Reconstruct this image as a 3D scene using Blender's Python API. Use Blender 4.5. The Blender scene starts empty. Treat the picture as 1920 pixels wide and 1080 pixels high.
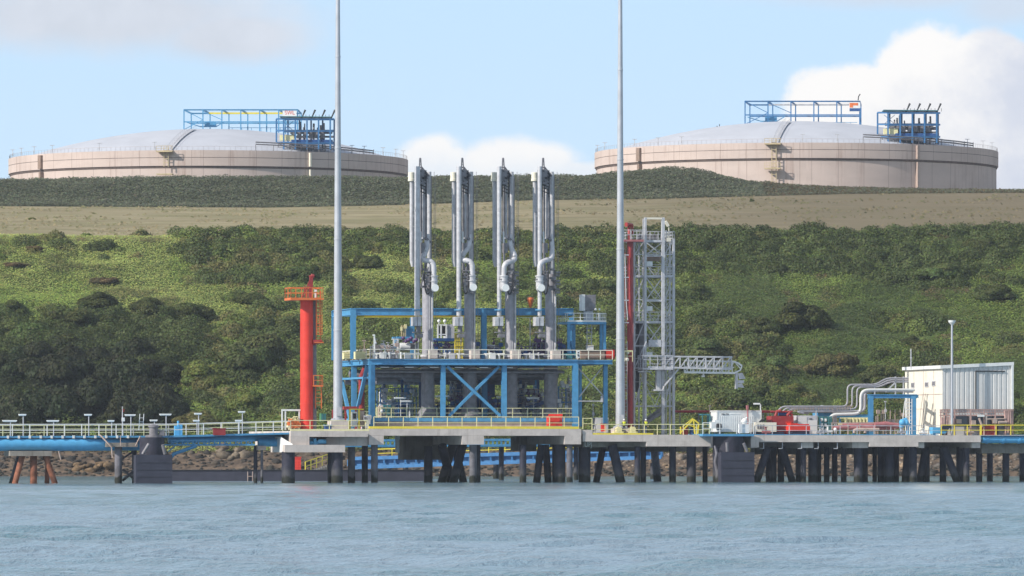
import bpy, math, random
import numpy as np
from mathutils import Vector, Matrix
rnd = random.Random(7)
SC = bpy.context.scene
COL = SC.collection
R = math.radians

# ---------------------------------------------------------------- camera
F = 11000.0          # focal length in photo pixels (1920 wide)
HY = 845.0           # photo row of the horizon
CAMZ = 4.0
cam = bpy.data.cameras.new('camera'); camo = bpy.data.objects.new('camera', cam); COL.objects.link(camo)
cam.sensor_width = 36.0; cam.lens = 36.0 * F / 1920.0
cam.shift_y = (HY - 540.0) / 1920.0
camo.location = (0, 0, CAMZ); camo.rotation_euler = (R(90), 0, 0)
cam.clip_start = 1.0; cam.clip_end = 30000.0
SC.camera = camo
SC.render.resolution_x = 1024; SC.render.resolution_y = 576
SC.cycles.use_denoising = True
SC.cycles.max_bounces = 6; SC.cycles.diffuse_bounces = 2; SC.cycles.glossy_bounces = 2
SC.cycles.transmission_bounces = 2; SC.cycles.transparent_max_bounces = 6
SC.view_settings.view_transform = 'Standard'; SC.view_settings.look = 'None'
SC.view_settings.exposure = 0.45; SC.view_settings.gamma = 1.0

# ---------------------------------------------------------------- sun and sky
SUN = Vector((-0.72, -0.46, 0.55)).normalized()
sl = bpy.data.lights.new('sun', 'SUN'); slo = bpy.data.objects.new('sun', sl); COL.objects.link(slo)
sl.energy = 3.6; sl.angle = R(0.5); sl.color = (1.0, 0.945, 0.87)
slo.rotation_euler = (-SUN).to_track_quat('-Z', 'Y').to_euler(); slo.location = (-300, -200, 300)

def srgb(r, g, b):
    def f(c):
        c /= 255.0
        return c / 12.92 if c <= 0.04045 else ((c + 0.055) / 1.055) ** 2.4
    return (f(r), f(g), f(b))

class NT:
    """small helper around a node tree"""
    def __init__(s, tree): s.t = tree; tree.nodes.clear()
    def n(s, typ, **kw):
        nd = s.t.nodes.new(typ)
        for k, v in kw.items():
            if k.startswith('i_'): nd.inputs[k[2:].replace('_', ' ')].default_value = v
            elif k.startswith('x_'): nd.inputs[int(k[2:])].default_value = v
            else: setattr(nd, k, v)
        return nd
    def l(s, a, b): s.t.links.new(a, b)
    def val(s, sock, v):
        if hasattr(v, 'is_output') or isinstance(v, bpy.types.NodeSocket): s.l(v, sock)
        else: sock.default_value = v
    def m(s, op, a, b=0.0, c=0.0, clamp=False):
        nd = s.t.nodes.new('ShaderNodeMath'); nd.operation = op; nd.use_clamp = clamp
        s.val(nd.inputs[0], a); s.val(nd.inputs[1], b); s.val(nd.inputs[2], c)
        return nd.outputs[0]
    def mix(s, fac, a, b, blend='MIX'):
        nd = s.t.nodes.new('ShaderNodeMix'); nd.data_type = 'RGBA'; nd.blend_type = blend
        s.val(nd.inputs[0], fac)
        for sock, v in ((nd.inputs[6], a), (nd.inputs[7], b)):
            if isinstance(v, tuple): sock.default_value = (*v[:3], 1)
            else: s.l(v, sock)
        return nd.outputs[2]
    def ss(s, x, lo, hi):
        nd = s.t.nodes.new('ShaderNodeMapRange'); nd.interpolation_type = 'SMOOTHSTEP'
        s.val(nd.inputs[0], x); nd.inputs[1].default_value = lo; nd.inputs[2].default_value = hi
        return nd.outputs[0]
    def noise(s, vec, scale, detail=4, rough=0.55, dist=0.0):
        nd = s.n('ShaderNodeTexNoise'); nd.inputs['Scale'].default_value = scale
        nd.inputs['Detail'].default_value = detail; nd.inputs['Roughness'].default_value = rough
        nd.inputs['Distortion'].default_value = dist
        if vec is not None: s.l(vec, nd.inputs['Vector'])
        return nd.outputs['Fac']
    def mapv(s, vec, scale=(1, 1, 1), loc=(0, 0, 0)):
        nd = s.n('ShaderNodeMapping'); nd.inputs['Scale'].default_value = scale; nd.inputs['Location'].default_value = loc
        s.l(vec, nd.inputs['Vector']); return nd.outputs[0]

world = bpy.data.worlds.new('World'); SC.world = world; world.use_nodes = True
w = NT(world.node_tree)
out = w.n('ShaderNodeOutputWorld'); bg = w.n('ShaderNodeBackground'); bg.inputs[1].default_value = 0.1
sky = w.n('ShaderNodeTexSky'); sky.sky_type = 'NISHITA'; sky.sun_disc = False
sky.sun_elevation = math.asin(SUN.z); sky.sun_rotation = math.atan2(SUN.x, SUN.y)
sky.air_density = 1.0; sky.dust_density = 0.6; sky.ozone_density = 1.5; sky.altitude = 0
tc = w.n('ShaderNodeTexCoord'); sep = w.n('ShaderNodeSeparateXYZ'); w.l(tc.outputs['Generated'], sep.inputs[0])
dx, dy, dz = sep.outputs
# cloud layout on the celestial sphere: azimuth and elevation (in milliradians / 91, so that a unit is a thousandth of the focal length)
az = w.m('MULTIPLY', w.m('ARCTAN2', dx, dy), 11.0)
el = w.m('MULTIPLY', w.m('ARCSINE', dz), 11.0)
cv = w.n('ShaderNodeCombineXYZ'); w.l(az, cv.inputs[0]); w.l(el, cv.inputs[1])
P2 = cv.outputs[0]
n1 = w.noise(P2, 3.2, 6, 0.6)
n2 = w.noise(w.mapv(P2, (1, 1, 1), (5.3, 2.1, 0)), 10.0, 8, 0.68)
nn = w.m('ADD', w.m('MULTIPLY', w.m('SUBTRACT', n1, 0.5), 1.2), w.m('MULTIPLY', w.m('SUBTRACT', n2, 0.5), 0.55))
def blob(cx, cy, rx, ry):
    a = w.m('DIVIDE', w.m('SUBTRACT', az, (cx - 960) / 1000.0), rx / 1000.0)
    b = w.m('DIVIDE', w.m('SUBTRACT', el, (HY - cy) / 1000.0), ry / 1000.0)
    r = w.m('SQRT', w.m('ADD', w.m('MULTIPLY', a, a), w.m('MULTIPLY', b, b)))
    return w.m('SUBTRACT', 1.0, r)
def union(bl):
    x = blob(*bl[0])
    for q in bl[1:]: x = w.m('MAXIMUM', x, blob(*q))
    return x
big = union([(1735, 150, 120, 115), (1610, 195, 150, 85), (1800, 260, 330, 175), (1840, 130, 120, 75), (1930, 360, 200, 130), (1540, 265, 120, 60)])
low = union([(812, 298, 70, 52), (975, 315, 140, 58), (885, 335, 130, 45), (1070, 330, 90, 34), (790, 345, 110, 60)])
grey = union([(190, 30, 400, 85), (430, 70, 170, 60)])
corner = union([(1700, -10, 420, 45), (1890, 10, 160, 60)])
m_big = w.ss(w.m('ADD', big, w.m('MULTIPLY', nn, 0.8)), -0.04, 0.2)
m_low = w.ss(w.m('ADD', low, w.m('MULTIPLY', nn, 1.0)), -0.12, 0.34)
m_grey = w.m('MULTIPLY', w.ss(w.m('ADD', grey, w.m('MULTIPLY', nn, 0.75)), -0.2, 0.6), 0.95)
m_corner = w.m('MULTIPLY', w.ss(w.m('ADD', corner, w.m('MULTIPLY', nn, 0.7)), 0.0, 0.8), 0.6)
# unseen clouds above the view, added for the water's reflections and the light
hi = w.noise(w.mapv(tc.outputs['Generated'], (2.2, 2.2, 5.0)), 1.6, 7, 0.6)
m_hi = w.m('MULTIPLY', w.ss(hi, 0.43, 0.63), w.ss(dz, 0.09, 0.18))
# base sky: the physical sky, paled by the maritime air
hsv = w.n('ShaderNodeHueSaturation'); hsv.inputs['Saturation'].default_value = 1.0; w.l(sky.outputs[0], hsv.inputs['Color'])
air = w.mix(w.ss(dz, 0.0, 0.09), (5.3, 6.6, 7.9), (4.25, 5.95, 7.7))
base = w.mix(w.ss(dz, 0.08, 0.55), air, hsv.outputs[0])
# cloud tones: sunlit side white, the rest grey
sh_big = w.ss(w.m('ADD', w.m('ADD', w.m('MULTIPLY', w.m('SUBTRACT', az, 0.72), 2.2), w.m('MULTIPLY', w.m('SUBTRACT', 0.62, el), 1.1)), w.m('MULTIPLY', nn, 1.7)), -0.25, 0.75)
c_big = w.mix(sh_big, (7.6, 7.5, 7.4), (5.1, 5.45, 6.3))
c_low = w.mix(w.ss(w.m('ADD', el, w.m('MULTIPLY', nn, 0.12)), 0.50, 0.57), (6.2, 6.7, 7.3), (7.4, 7.4, 7.4))
c_grey = w.mix(w.ss(nn, -0.3, 0.35), (4.8, 5.15, 5.8), (5.6, 5.95, 6.6))
x = w.mix(m_hi, base, (5.4, 5.75, 6.3))
x = w.mix(m_grey, x, c_grey)
x = w.mix(m_corner, x, (5.2, 5.4, 6.0))
x = w.mix(m_low, x, c_low)
x = w.mix(m_big, x, c_big)
w.l(x, bg.inputs[0]); w.l(bg.outputs[0], out.inputs[0])

# ---------------------------------------------------------------- materials
def material(name, col, rough=0.55, metal=0.0, var=0.12, scale=1.5, streak=0.0, streak_col=(0.1, 0.08, 0.06), spec=0.4, bump=0.0):
    """paint, steel or concrete: tone varies a little over the surface, streaks run down it"""
    m = bpy.data.materials.new(name); m.use_nodes = True; t = NT(m.node_tree)
    o = t.n('ShaderNodeOutputMaterial'); p = t.n('ShaderNodeBsdfPrincipled'); t.l(p.outputs[0], o.inputs[0])
    c = t.n('ShaderNodeTexCoord').outputs['Object']
    n = t.noise(c, scale, 5, 0.6)
    dark = tuple(x * (1 - 1.6 * var) for x in col); light = tuple(min(1, x * (1 + 1.0 * var)) for x in col)
    f = t.ss(n, 0.3, 0.7)
    cc = t.mix(f, dark, light)
    if streak > 0:
        s = t.noise(t.mapv(c, (2.6, 2.6, 0.22)), 1.0, 5, 0.65)
        cc = t.mix(t.m('MULTIPLY', t.ss(s, 0.52, 0.72), streak), cc, streak_col)
    t.l(cc, p.inputs['Base Color'])
    t.l(t.m('ADD', rough - 0.08, t.m('MULTIPLY', n, 0.16)), p.inputs['Roughness'])
    p.inputs['Metallic'].default_value = metal; p.inputs['Specular IOR Level'].default_value = spec
    if bump > 0:
        b = t.n('ShaderNodeBump'); b.inputs['Strength'].default_value = bump; b.inputs['Distance'].default_value = 0.05
        t.l(t.noise(c, scale * 5, 4), b.inputs['Height']); t.l(b.outputs[0], p.inputs['Normal'])
    return m
def pile_mat(name, col, streak_col):
    """pile steel: weathered above, a dark weedy band and pale barnacle patches near the water"""
    m = material(name, col, 0.6, var=0.22, scale=0.8, streak=0.5, streak_col=streak_col, spec=0.25); t = NT.__new__(NT); t.t = m.node_tree
    p = [n for n in m.node_tree.nodes if n.type == 'BSDF_PRINCIPLED'][0]; src = p.inputs['Base Color'].links[0].from_socket
    c = t.n('ShaderNodeTexCoord').outputs['Object']; g = t.n('ShaderNodeNewGeometry'); s = t.n('ShaderNodeSeparateXYZ'); t.l(g.outputs['Position'], s.inputs[0])
    z = t.m('ADD', s.outputs[2], t.m('MULTIPLY', t.m('SUBTRACT', t.noise(t.mapv(c, (1.5, 1.5, 0.6)), 1.0, 4), 0.5), 1.6))
    x = t.mix(t.m('MULTIPLY', t.ss(z, 2.1, 1.2), 0.45), src, srgb(96, 94, 92))
    x = t.mix(t.ss(z, 1.0, 0.6), x, srgb(40, 42, 34)); t.l(x, p.inputs['Base Color']); return m
M = {}
M['blue'] = material('blue_paint', srgb(82, 150, 192), 0.5, var=0.09, streak=0.12, streak_col=srgb(60, 70, 90))
M['deepblue'] = material('deep_blue_paint', srgb(40, 84, 140), 0.5, var=0.12)
M['pipeblue'] = material('pipe_blue_paint', srgb(92, 172, 216), 0.42, var=0.06)
M['steel'] = material('galvanised_steel', srgb(196, 195, 197), 0.48, 0.08, var=0.11, streak=0.25, streak_col=srgb(95, 88, 84))
M['steeldark'] = material('weathered_steel', srgb(128, 125, 128), 0.55, 0.1, var=0.16, streak=0.3, streak_col=srgb(70, 62, 58))
M['mast'] = material('mast_steel', srgb(184, 186, 190), 0.42, 0.25, var=0.06, scale=0.6)
M['white'] = material('white_paint', srgb(228, 228, 224), 0.5, var=0.05)
M['cream'] = material('cream_cladding', srgb(232, 224, 205), 0.6, var=0.03, streak=0.10, streak_col=srgb(190, 170, 150))
M['grey'] = material('grey_cladding', srgb(214, 212, 207), 0.5, var=0.03)
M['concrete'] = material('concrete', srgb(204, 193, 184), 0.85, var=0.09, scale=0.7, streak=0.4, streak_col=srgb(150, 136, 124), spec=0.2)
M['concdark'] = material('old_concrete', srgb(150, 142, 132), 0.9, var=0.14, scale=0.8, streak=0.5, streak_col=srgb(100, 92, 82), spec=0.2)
M['pile'] = pile_mat('pile_coating', srgb(56, 56, 68), srgb(38, 36, 38))
M['pilegrey'] = pile_mat('sunlit_pile_coating', srgb(112, 110, 116), srgb(66, 60, 62))  # paler copy of the pile coating, sunlight put into its colour
M['pinkbrown'] = material('pink_brown_paint', srgb(186, 152, 142), 0.65, var=0.14)
M['rust'] = material('rusty_steel', srgb(142, 92, 70), 0.8, var=0.35, scale=0.9, streak=0.6, streak_col=srgb(78, 66, 64), spec=0.2)
M['fender'] = material('fender_panel', srgb(62, 63, 75), 0.6, var=0.1, scale=0.6, streak=0.2, streak_col=srgb(50, 50, 56), spec=0.25)
M['red'] = material('red_paint', srgb(222, 60, 44), 0.5, var=0.09, scale=0.5, streak=0.45, streak_col=srgb(168, 40, 34))
M['darkred'] = material('dark_red_paint', srgb(156, 54, 54), 0.5, var=0.12)
M['pinkred'] = material('faded_red_paint', srgb(172, 108, 108), 0.6, var=0.15)
M['orange'] = material('orange_paint', srgb(226, 118, 60), 0.5, var=0.08)
M['yellow'] = material('yellow_paint', srgb(236, 214, 70), 0.5, var=0.06)
M['paleyellow'] = material('pale_yellow_paint', srgb(232, 224, 172), 0.5, var=0.06)
M['black'] = material('black_paint', srgb(38, 38, 42), 0.5, var=0.2)
M['teal'] = material('teal_paint', srgb(60, 120, 125), 0.5, var=0.1)
M['purple'] = material('purple_paint', srgb(92, 62, 110), 0.5, var=0.2)
M['tan'] = material('tan_steel', srgb(178, 158, 146), 0.6, var=0.12)
M['brown'] = material('brown_box', srgb(148, 126, 112), 0.7, var=0.1)
M['glassy'] = material('window_glass', srgb(70, 78, 86), 0.15, var=0.2, spec=0.6)
M['skin'] = material('skin', srgb(200, 150, 125), 0.6, var=0.04)
M['hivis'] = material('hi_vis_fabric', srgb(225, 230, 60), 0.7, var=0.05)
M['navy'] = material('navy_fabric', srgb(40, 46, 66), 0.8, var=0.1)
M['frameblue'] = material('frame_blue_paint', srgb(62, 118, 168), 0.5, var=0.12)
M['riser'] = material('riser_steel', srgb(164, 162, 167), 0.5, 0.1, var=0.10, streak=0.3, streak_col=srgb(105, 98, 100))
M['lamp'] = material('lamp_white', srgb(240, 240, 236), 0.35, var=0.02)
M['greenpaint'] = material('green_paint', srgb(70, 130, 90), 0.5, var=0.1)

# ---------------------------------------------------------------- frames and mesh building
Y0 = 730.0; X0 = (690 - 960) / F * Y0; A = R(14.0); CA, SA = math.cos(A), math.sin(A)   # the jetty's own axes: u along the berth, v towards the shore
def uq(px, v):
    k = (px - 960) / F
    return (k * (Y0 + v * CA) - X0 + v * SA) / (CA - k * SA)
def Q(px, py, v):
    u = uq(px, v); yw = Y0 + u * SA + v * CA
    return Vector((u, v, CAMZ + (HY - py) / F * yw))
def QZ(px, py, v): return Q(px, py, v).z
def Wp(px, py, y): return Vector(((px - 960) / F * y, y, CAMZ + (HY - py) / F * y))
PXM = 0.0667                                                     # metres per photo pixel at the berth

class MB:
    def __init__(s): s.v = []; s.f = []; s.s = []; s.g = []; s.k = 0; s.hold = False; s.deep = 0
    def add(s, vs, fs, smooth=False):
        o = len(s.v); s.g += [s.k] * len(fs); s.v += [tuple(q) for q in vs]; s.f += [tuple(i + o for i in q) for q in fs]; s.s += [smooth] * len(fs)
    def box(s, a0, a1, b0, b1, c0, c1):
        a0, a1 = min(a0, a1), max(a0, a1); b0, b1 = min(b0, b1), max(b0, b1); c0, c1 = min(c0, c1), max(c0, c1)
        s.add([(a0, b0, c0), (a1, b0, c0), (a1, b1, c0), (a0, b1, c0), (a0, b0, c1), (a1, b0, c1), (a1, b1, c1), (a0, b1, c1)],
              [(0, 3, 2, 1), (4, 5, 6, 7), (0, 1, 5, 4), (1, 2, 6, 5), (2, 3, 7, 6), (3, 0, 4, 7)])
        return s
    def pbox(s, px0, px1, py0, py1, v0, v1):
        a = Q(px0, py0, v0); b = Q(px1, py1, v0)
        return s.box(a.x, b.x, v0, v1, a.z, b.z)
    def bar(s, p, q, w, h=None, up=(0, 0, 1)):
        h = w if h is None else h
        p = Vector(p); q = Vector(q); d = (q - p).normalized(); up = Vector(up)
        if abs(d.dot(up)) > 0.98: up = Vector((0, 1, 0))
        x = d.cross(up).normalized() * w / 2; y = x.cross(d).normalized() * h / 2
        vs = [p - x - y, p + x - y, p + x + y, p - x + y, q - x - y, q + x - y, q + x + y, q - x + y]
        s.add(vs, [(0, 3, 2, 1), (4, 5, 6, 7), (0, 1, 5, 4), (1, 2, 6, 5), (2, 3, 7, 6), (3, 0, 4, 7)])
        return s
    def ibar(s, p, q, w, h, t=0.06, up=(0, 0, 1)):
        """rolled steel section: web and two flanges"""
        p = Vector(p); q = Vector(q); d = (q - p).normalized(); u0 = Vector(up)
        if abs(d.dot(u0)) > 0.98: u0 = Vector((0, 1, 0))
        x = d.cross(u0).normalized(); y = x.cross(d).normalized()
        o = y * (h / 2 - t / 2)
        s.bar(p + o, q + o, w, t, u0); s.bar(p - o, q - o, w, t, u0)
        return s.bar(p, q, t, h - 2 * t, u0)
    def tube(s, pts, r, n=8, cap=True):
        pts = [Vector(p) for p in pts]; k = len(pts)
        rs = list(r) if hasattr(r, '__len__') else [r] * k
        d0 = (pts[1] - pts[0]).normalized()
        ref = Vector((0, 0, 1)) if abs(d0.z) < 0.9 else Vector((0, 1, 0))
        xs = d0.cross(ref).normalized(); rings = []; pd = d0
        for i, p in enumerate(pts):
            a = (pts[i] - pts[i - 1]).normalized() if i > 0 else d0
            b = (pts[i + 1] - pts[i]).normalized() if i < k - 1 else a
            t = (a + b); t = t.normalized() if t.length > 1e-6 else b
            xs = (pd.rotation_difference(t) @ xs); xs = (xs - t * xs.dot(t)).normalized(); pd = t
            ys = t.cross(xs); m = 1.0 / max(0.6, math.sqrt(max(0.05, (1 + a.dot(b)) / 2)))
            m = 1.0 if i in (0, k - 1) else m
            rings.append([p + (xs * math.cos(2 * math.pi * j / n) + ys * math.sin(2 * math.pi * j / n)) * rs[i] * (1 if n > 7 else m) for j in range(n)])
        vs = [q for g in rings for q in g]
        fs = [(i * n + j, i * n + (j + 1) % n, (i + 1) * n + (j + 1) % n, (i + 1) * n + j) for i in range(k - 1) for j in range(n)]
        s.add(vs, fs, True)
        if cap:
            s.add(rings[0], [tuple(range(n))[::-1]]); s.add(rings[-1], [tuple(range(n))])
        return s
    def lathe(s, c, prof, n=16, a0=0.0):
        """prof: (radius, z) pairs, turned round the vertical through c"""
        c = Vector(c)
        for (r0, z0), (r1, z1) in zip(prof[:-1], prof[1:]):
            vs = []; fs = []
            for j in range(n):
                t = a0 + 2 * math.pi * j / n
                vs.append(c + Vector((r0 * math.cos(t), r0 * math.sin(t), z0)))
                vs.append(c + Vector((r1 * math.cos(t), r1 * math.sin(t), z1)))
            for j in range(n):
                k = (j + 1) % n
                fs.append((2 * j, 2 * k, 2 * k + 1, 2 * j + 1))
            s.add(vs, fs, abs(z1 - z0) > 1e-6 and n > 8)
        return s
    def ball(s, c, r, n=8):
        prof = [(max(1e-3, r * math.sin(math.pi * i / n)), -r * math.cos(math.pi * i / n)) for i in range(n + 1)]
        return s.lathe(c, prof, n + 4)
    def rail(s, pts, h=1.1, sp=2.0, r=0.04, mids=1, close=False, posts=True):
        pts = [Vector(p) for p in pts]
        up = Vector((0, 0, 1))
        for a, b in zip(pts[:-1], pts[1:]):
            L = (b - a).length; k = max(1, round(L / sp))
            s.bar(a + up * h, b + up * h, 2 * r, 2 * r)
            for m_ in range(mids):
                g = h * (m_ + 1) / (mids + 1)
                s.bar(a + up * g, b + up * g, 1.5 * r, 1.5 * r)
            if posts:
                for i in range(k + 1):
                    q = a.lerp(b, i / k); s.bar(q, q + up * h, 1.9 * r, 1.9 * r)
        return s
    def ladder(s, p, q, w=0.5, r=0.035, side=(1, 0, 0), step=0.45):
        p = Vector(p); q = Vector(q); o = Vector(side) * w / 2
        s.bar(p - o, q - o, 2 * r, 2 * r); s.bar(p + o, q + o, 2 * r, 2 * r)
        k = int((q - p).length / step)
        for i in range(1, k):
            c = p.lerp(q, i / k); s.bar(c - o, c + o, 1.4 * r, 1.4 * r)
        return s
    def xbrace(s, a, b, c, d, w=0.1):
        """a-b lower edge, c-d upper edge"""
        s.bar(a, d, w, w); off = Vector((0, w * 1.05, 0)); return s.bar(Vector(b) + off, Vector(c) + off, w, w)

def shape(fn):
    """each call of a shape starts a new piece, unless the pieces are being held together"""
    def run(s, *args, **kw):
        if s.deep == 0 and not s.hold: s.k += 1
        s.deep += 1
        try: return fn(s, *args, **kw)
        finally: s.deep -= 1
    return run
for nm in ('box', 'pbox', 'bar', 'ibar', 'tube', 'lathe', 'ball', 'rail', 'ladder'): setattr(MB, nm, shape(getattr(MB, nm)))
SINGLE = dict(pipes='pipe', valves='valve', actuators='actuator', posts='post', pipe_clips='pipe_clip', hoses='hose', deck_beams='deck_beam', beams='beam', joists='joist', level_beams='level_beam', cables='cable', vents='vent', canisters='canister', braces='brace', legs='leg', doors='door', rods='rod', supports='support', hanger_brackets='hanger_bracket', brackets='bracket', elbows='elbow', floors='floor', chain='chain', feet='foot', side_brace='brace', end_brace='brace', cross_brace='brace', rim_pipes='rim_pipe', signs='sign', panels='panel', railings='railing')
def pieces(mb):
    """one builder per piece"""
    out = {}
    for f_, s_, g_ in zip(mb.f, mb.s, mb.g):
        q = out.setdefault(g_, (MB(), {}))
        ids = []
        for i in f_:
            if i not in q[1]: q[1][i] = len(q[0].v); q[0].v.append(mb.v[i])
            ids.append(q[1][i])
        q[0].f.append(tuple(ids)); q[0].s.append(s_)
    return [q[0] for q in out.values()]
ORG = {}; FRM = {}
def toworld(p, frame):
    if frame == 'w': return Vector(p)
    return Vector((X0 + p[0] * CA - p[1] * SA, Y0 + p[0] * SA + p[1] * CA, p[2]))
def thing(name, label, cat, org, group=None, frame='j'):
    e = bpy.data.objects.new(name, None); COL.objects.link(e); e.empty_display_size = 0.5
    e.location = toworld(org, frame); e.rotation_euler = (0, 0, A if frame == 'j' else 0)
    e['label'] = label; e['category'] = cat
    if group: e['group'] = group
    ORG[e.name] = Vector(org); FRM[e.name] = frame
    return e
def root_of(o):
    while o.parent: o = o.parent
    return o
def meshdata(name, mb, mat, org):
    me = bpy.data.meshes.new(name)
    ox, oy, oz = org
    me.from_pydata([(a - ox, b - oy, c - oz) for a, b, c in mb.v], [], mb.f)
    me.polygons.foreach_set('use_smooth', mb.s)
    me.materials.append(M[mat] if isinstance(mat, str) else mat); me.update()
    return me
def part(parent, name, mb, mat, label=None):
    if name in SINGLE: return [part(parent, SINGLE[name] + ('' if name != 'chain' else '_link'), q, mat, label) for q in pieces(mb)][0]
    me = meshdata(name, mb, mat, ORG[root_of(parent).name])
    o = bpy.data.objects.new(name, me); COL.objects.link(o); o.parent = parent
    if label: o['label'] = label
    return o
def solo(name, label, cat, mb, mat, org, group=None, frame='j'):
    """a thing that is one mesh"""
    me = meshdata(name, mb, mat, org)
    o = bpy.data.objects.new(name, me); COL.objects.link(o)
    o.location = toworld(org, frame); o.rotation_euler = (0, 0, A if frame == 'j' else 0)
    o['label'] = label; o['category'] = cat
    if group: o['group'] = group
    ORG[o.name] = Vector(org); FRM[o.name] = frame
    return o
def clone(root, org, label=None, group=None):
    """a copy of a thing with copies of its parts and their parts, stood at another point of the same frame"""
    fr = FRM[root.name]
    c = root.copy(); COL.objects.link(c); c.location = toworld(org, fr)
    ORG[c.name] = Vector(org); FRM[c.name] = fr
    if label: c['label'] = label
    if group: c['group'] = group
    for ch in root.children:
        d = ch.copy(); COL.objects.link(d); d.parent = c
        for g in ch.children:
            k = g.copy(); COL.objects.link(k); k.parent = d
    return c
def lettering(parent, text, p, height, mat, frame_right=(1, 0, 0), width=None):
    """raised letters on an upright face; p is the lower left corner in the thing's frame"""
    cu = bpy.data.curves.new('lettering', 'FONT'); cu.body = text; cu.size = height * 1.4; cu.extrude = 0.01
    tmp = bpy.data.objects.new('lettering', cu); COL.objects.link(tmp)
    dg = bpy.context.evaluated_depsgraph_get(); dg.update(); me = bpy.data.meshes.new_from_object(tmp.evaluated_get(dg)); bpy.data.objects.remove(tmp)
    me.name = 'lettering'; me.materials.clear(); me.materials.append(M[mat])
    o = bpy.data.objects.new('lettering', me); COL.objects.link(o); o.parent = parent
    o.location = Vector(p) - ORG[root_of(parent).name]; o.rotation_euler = (R(90), 0, 0)
    if width: o.scale.x = width / max(0.01, max(q.co.x for q in me.vertices))
    return o
def parts(parent, name, mat):
    """collects shapes that become one part each: p() starts the next"""
    class PP:
        def __init__(s): s.l = []
        def p(s): s.l.append(MB()); return s.l[-1]
        def done(s): return [part(parent, name, q, mat) for q in s.l]
    return PP()

M['railwhite'] = material('rail_paint', srgb(232, 226, 206), 0.5, var=0.05)
# ---------------------------------------------------------------- sea haze
hz = bpy.data.materials.new('haze'); hz.use_nodes = True; t = NT(hz.node_tree)
o = t.n('ShaderNodeOutputMaterial'); pv = t.n('ShaderNodeVolumePrincipled'); t.l(pv.outputs[0], o.inputs['Volume'])
pv.inputs['Color'].default_value = (0.86, 0.92, 1.0, 1); pv.inputs['Density'].default_value = 0.00007; pv.inputs['Anisotropy'].default_value = 0.2
mb = MB(); mb.box(-5200, 5200, -2700, 9300, -7, 96)
ho = bpy.data.objects.new('haze', meshdata('haze', mb, hz, (0, 0, 0))); COL.objects.link(ho); ho['kind'] = 'stuff'

# ================================================================ LAND AND WATER
def interp(xs, ys): 
    xs = np.array(xs, float); ys = np.array(ys, float)
    return lambda t: np.interp(t, xs, ys)
_g = np.random.default_rng(11)
_perm = _g.random((256, 256))
def vnoise(x, y):
    """smooth value noise, 0..1"""
    xi = np.floor(x).astype(int); yi = np.floor(y).astype(int); fx = x - xi; fy = y - yi
    fx = fx * fx * (3 - 2 * fx); fy = fy * fy * (3 - 2 * fy)
    g = lambda a, b: _perm[a % 256, b % 256]
    return (g(xi, yi) * (1 - fx) + g(xi + 1, yi) * fx) * (1 - fy) + (g(xi, yi + 1) * (1 - fx) + g(xi + 1, yi + 1) * fx) * fy
def fbm(x, y, o=4):
    t = 0; a = 0.5
    for i in range(o): t = t + a * vnoise(x * 2 ** i + 17.3 * i, y * 2 ** i + 5.1 * i); a /= 2
    return t / (1 - 0.5 ** o)
# crest of the bund and top edge of the field, in metres, read across the view (X at 1200 m)
def xat(px, y): return (px - 960) / F * y
_cx = [-60, 100, 300, 640, 760, 850, 1060, 1110, 1180, 1250, 1300, 1350, 1400, 1500, 1600, 1700, 1980]
_cy = [342, 341, 337, 336, 338, 335, 334, 333, 326, 320, 322, 333, 344, 352, 355, 358, 361]
crest_z = interp([xat(a, 1235) for a in _cx], [CAMZ + (HY - b) / F * 1235 for b in _cy])
_fx = [-60, 500, 760, 1000, 1200, 1400, 1600, 1980]; _fy = [386, 389, 384, 375, 373, 368, 363, 361]
field_z = interp([xat(a, 1195) for a in _fx], [CAMZ + (HY - b) / F * 1195 for b in _fy])
BROW = 1040.0; FOOT = 932.0
def height(X, Y):
    X = np.asarray(X, float); Y = np.asarray(Y, float)
    shoreY = 917 + 5 * (fbm(X / 35, X * 0 + 3) - 0.5)
    fz = field_z(X); cz = crest_z(X)
    zb = 41.8 + 1.6 * (fbm(X / 40, X * 0 + 9) - 0.5)
    t = (Y - FOOT) / (BROW - FOOT)
    bank = 4.5 + (zb - 4.5) * np.clip(t, 0, 1) ** 0.92 + 5.0 * (fbm(X / 22, Y / 22) - 0.5) * np.clip(4 * t, 0, 1) * np.clip(4 * (1 - t), 0, 1)
    shore = (Y - shoreY) * 4.5 / (FOOT - 917)
    z = np.where(Y < FOOT, np.maximum(shore, -5), bank)
    tf = np.clip((Y - BROW) / (1195 - BROW), 0, 1)
    z = np.where(Y >= BROW, zb + (fz - zb) * tf ** 0.9 + 0.6 * (fbm(X / 30, Y / 30) - 0.5) * np.sin(np.pi * tf), z)
    te = np.clip((Y - 1195) / 40, 0, 1); te = te * te * (3 - 2 * te)
    z = np.where(Y >= 1195, fz + (cz - fz) * te, z)
    td = np.clip((Y - 1240) / 60, 0, 1)
    z = np.where(Y >= 1240, cz - (cz - 57.5) * td * td * (3 - 2 * td), z)
    z = np.where(Y > 1600, 57.5 - (Y - 1600) * 0.006, z)
    return z
def ground_at(px, py):
    ys = np.arange(905.0, 1320.0, 0.5)
    zs = height((px - 960) / F * ys, ys); ray = CAMZ + (HY - py) / F * ys
    i = int(np.argmax(zs >= ray)); y = ys[i]
    return np.array([(px - 960) / F * y, y, zs[i]])

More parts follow.
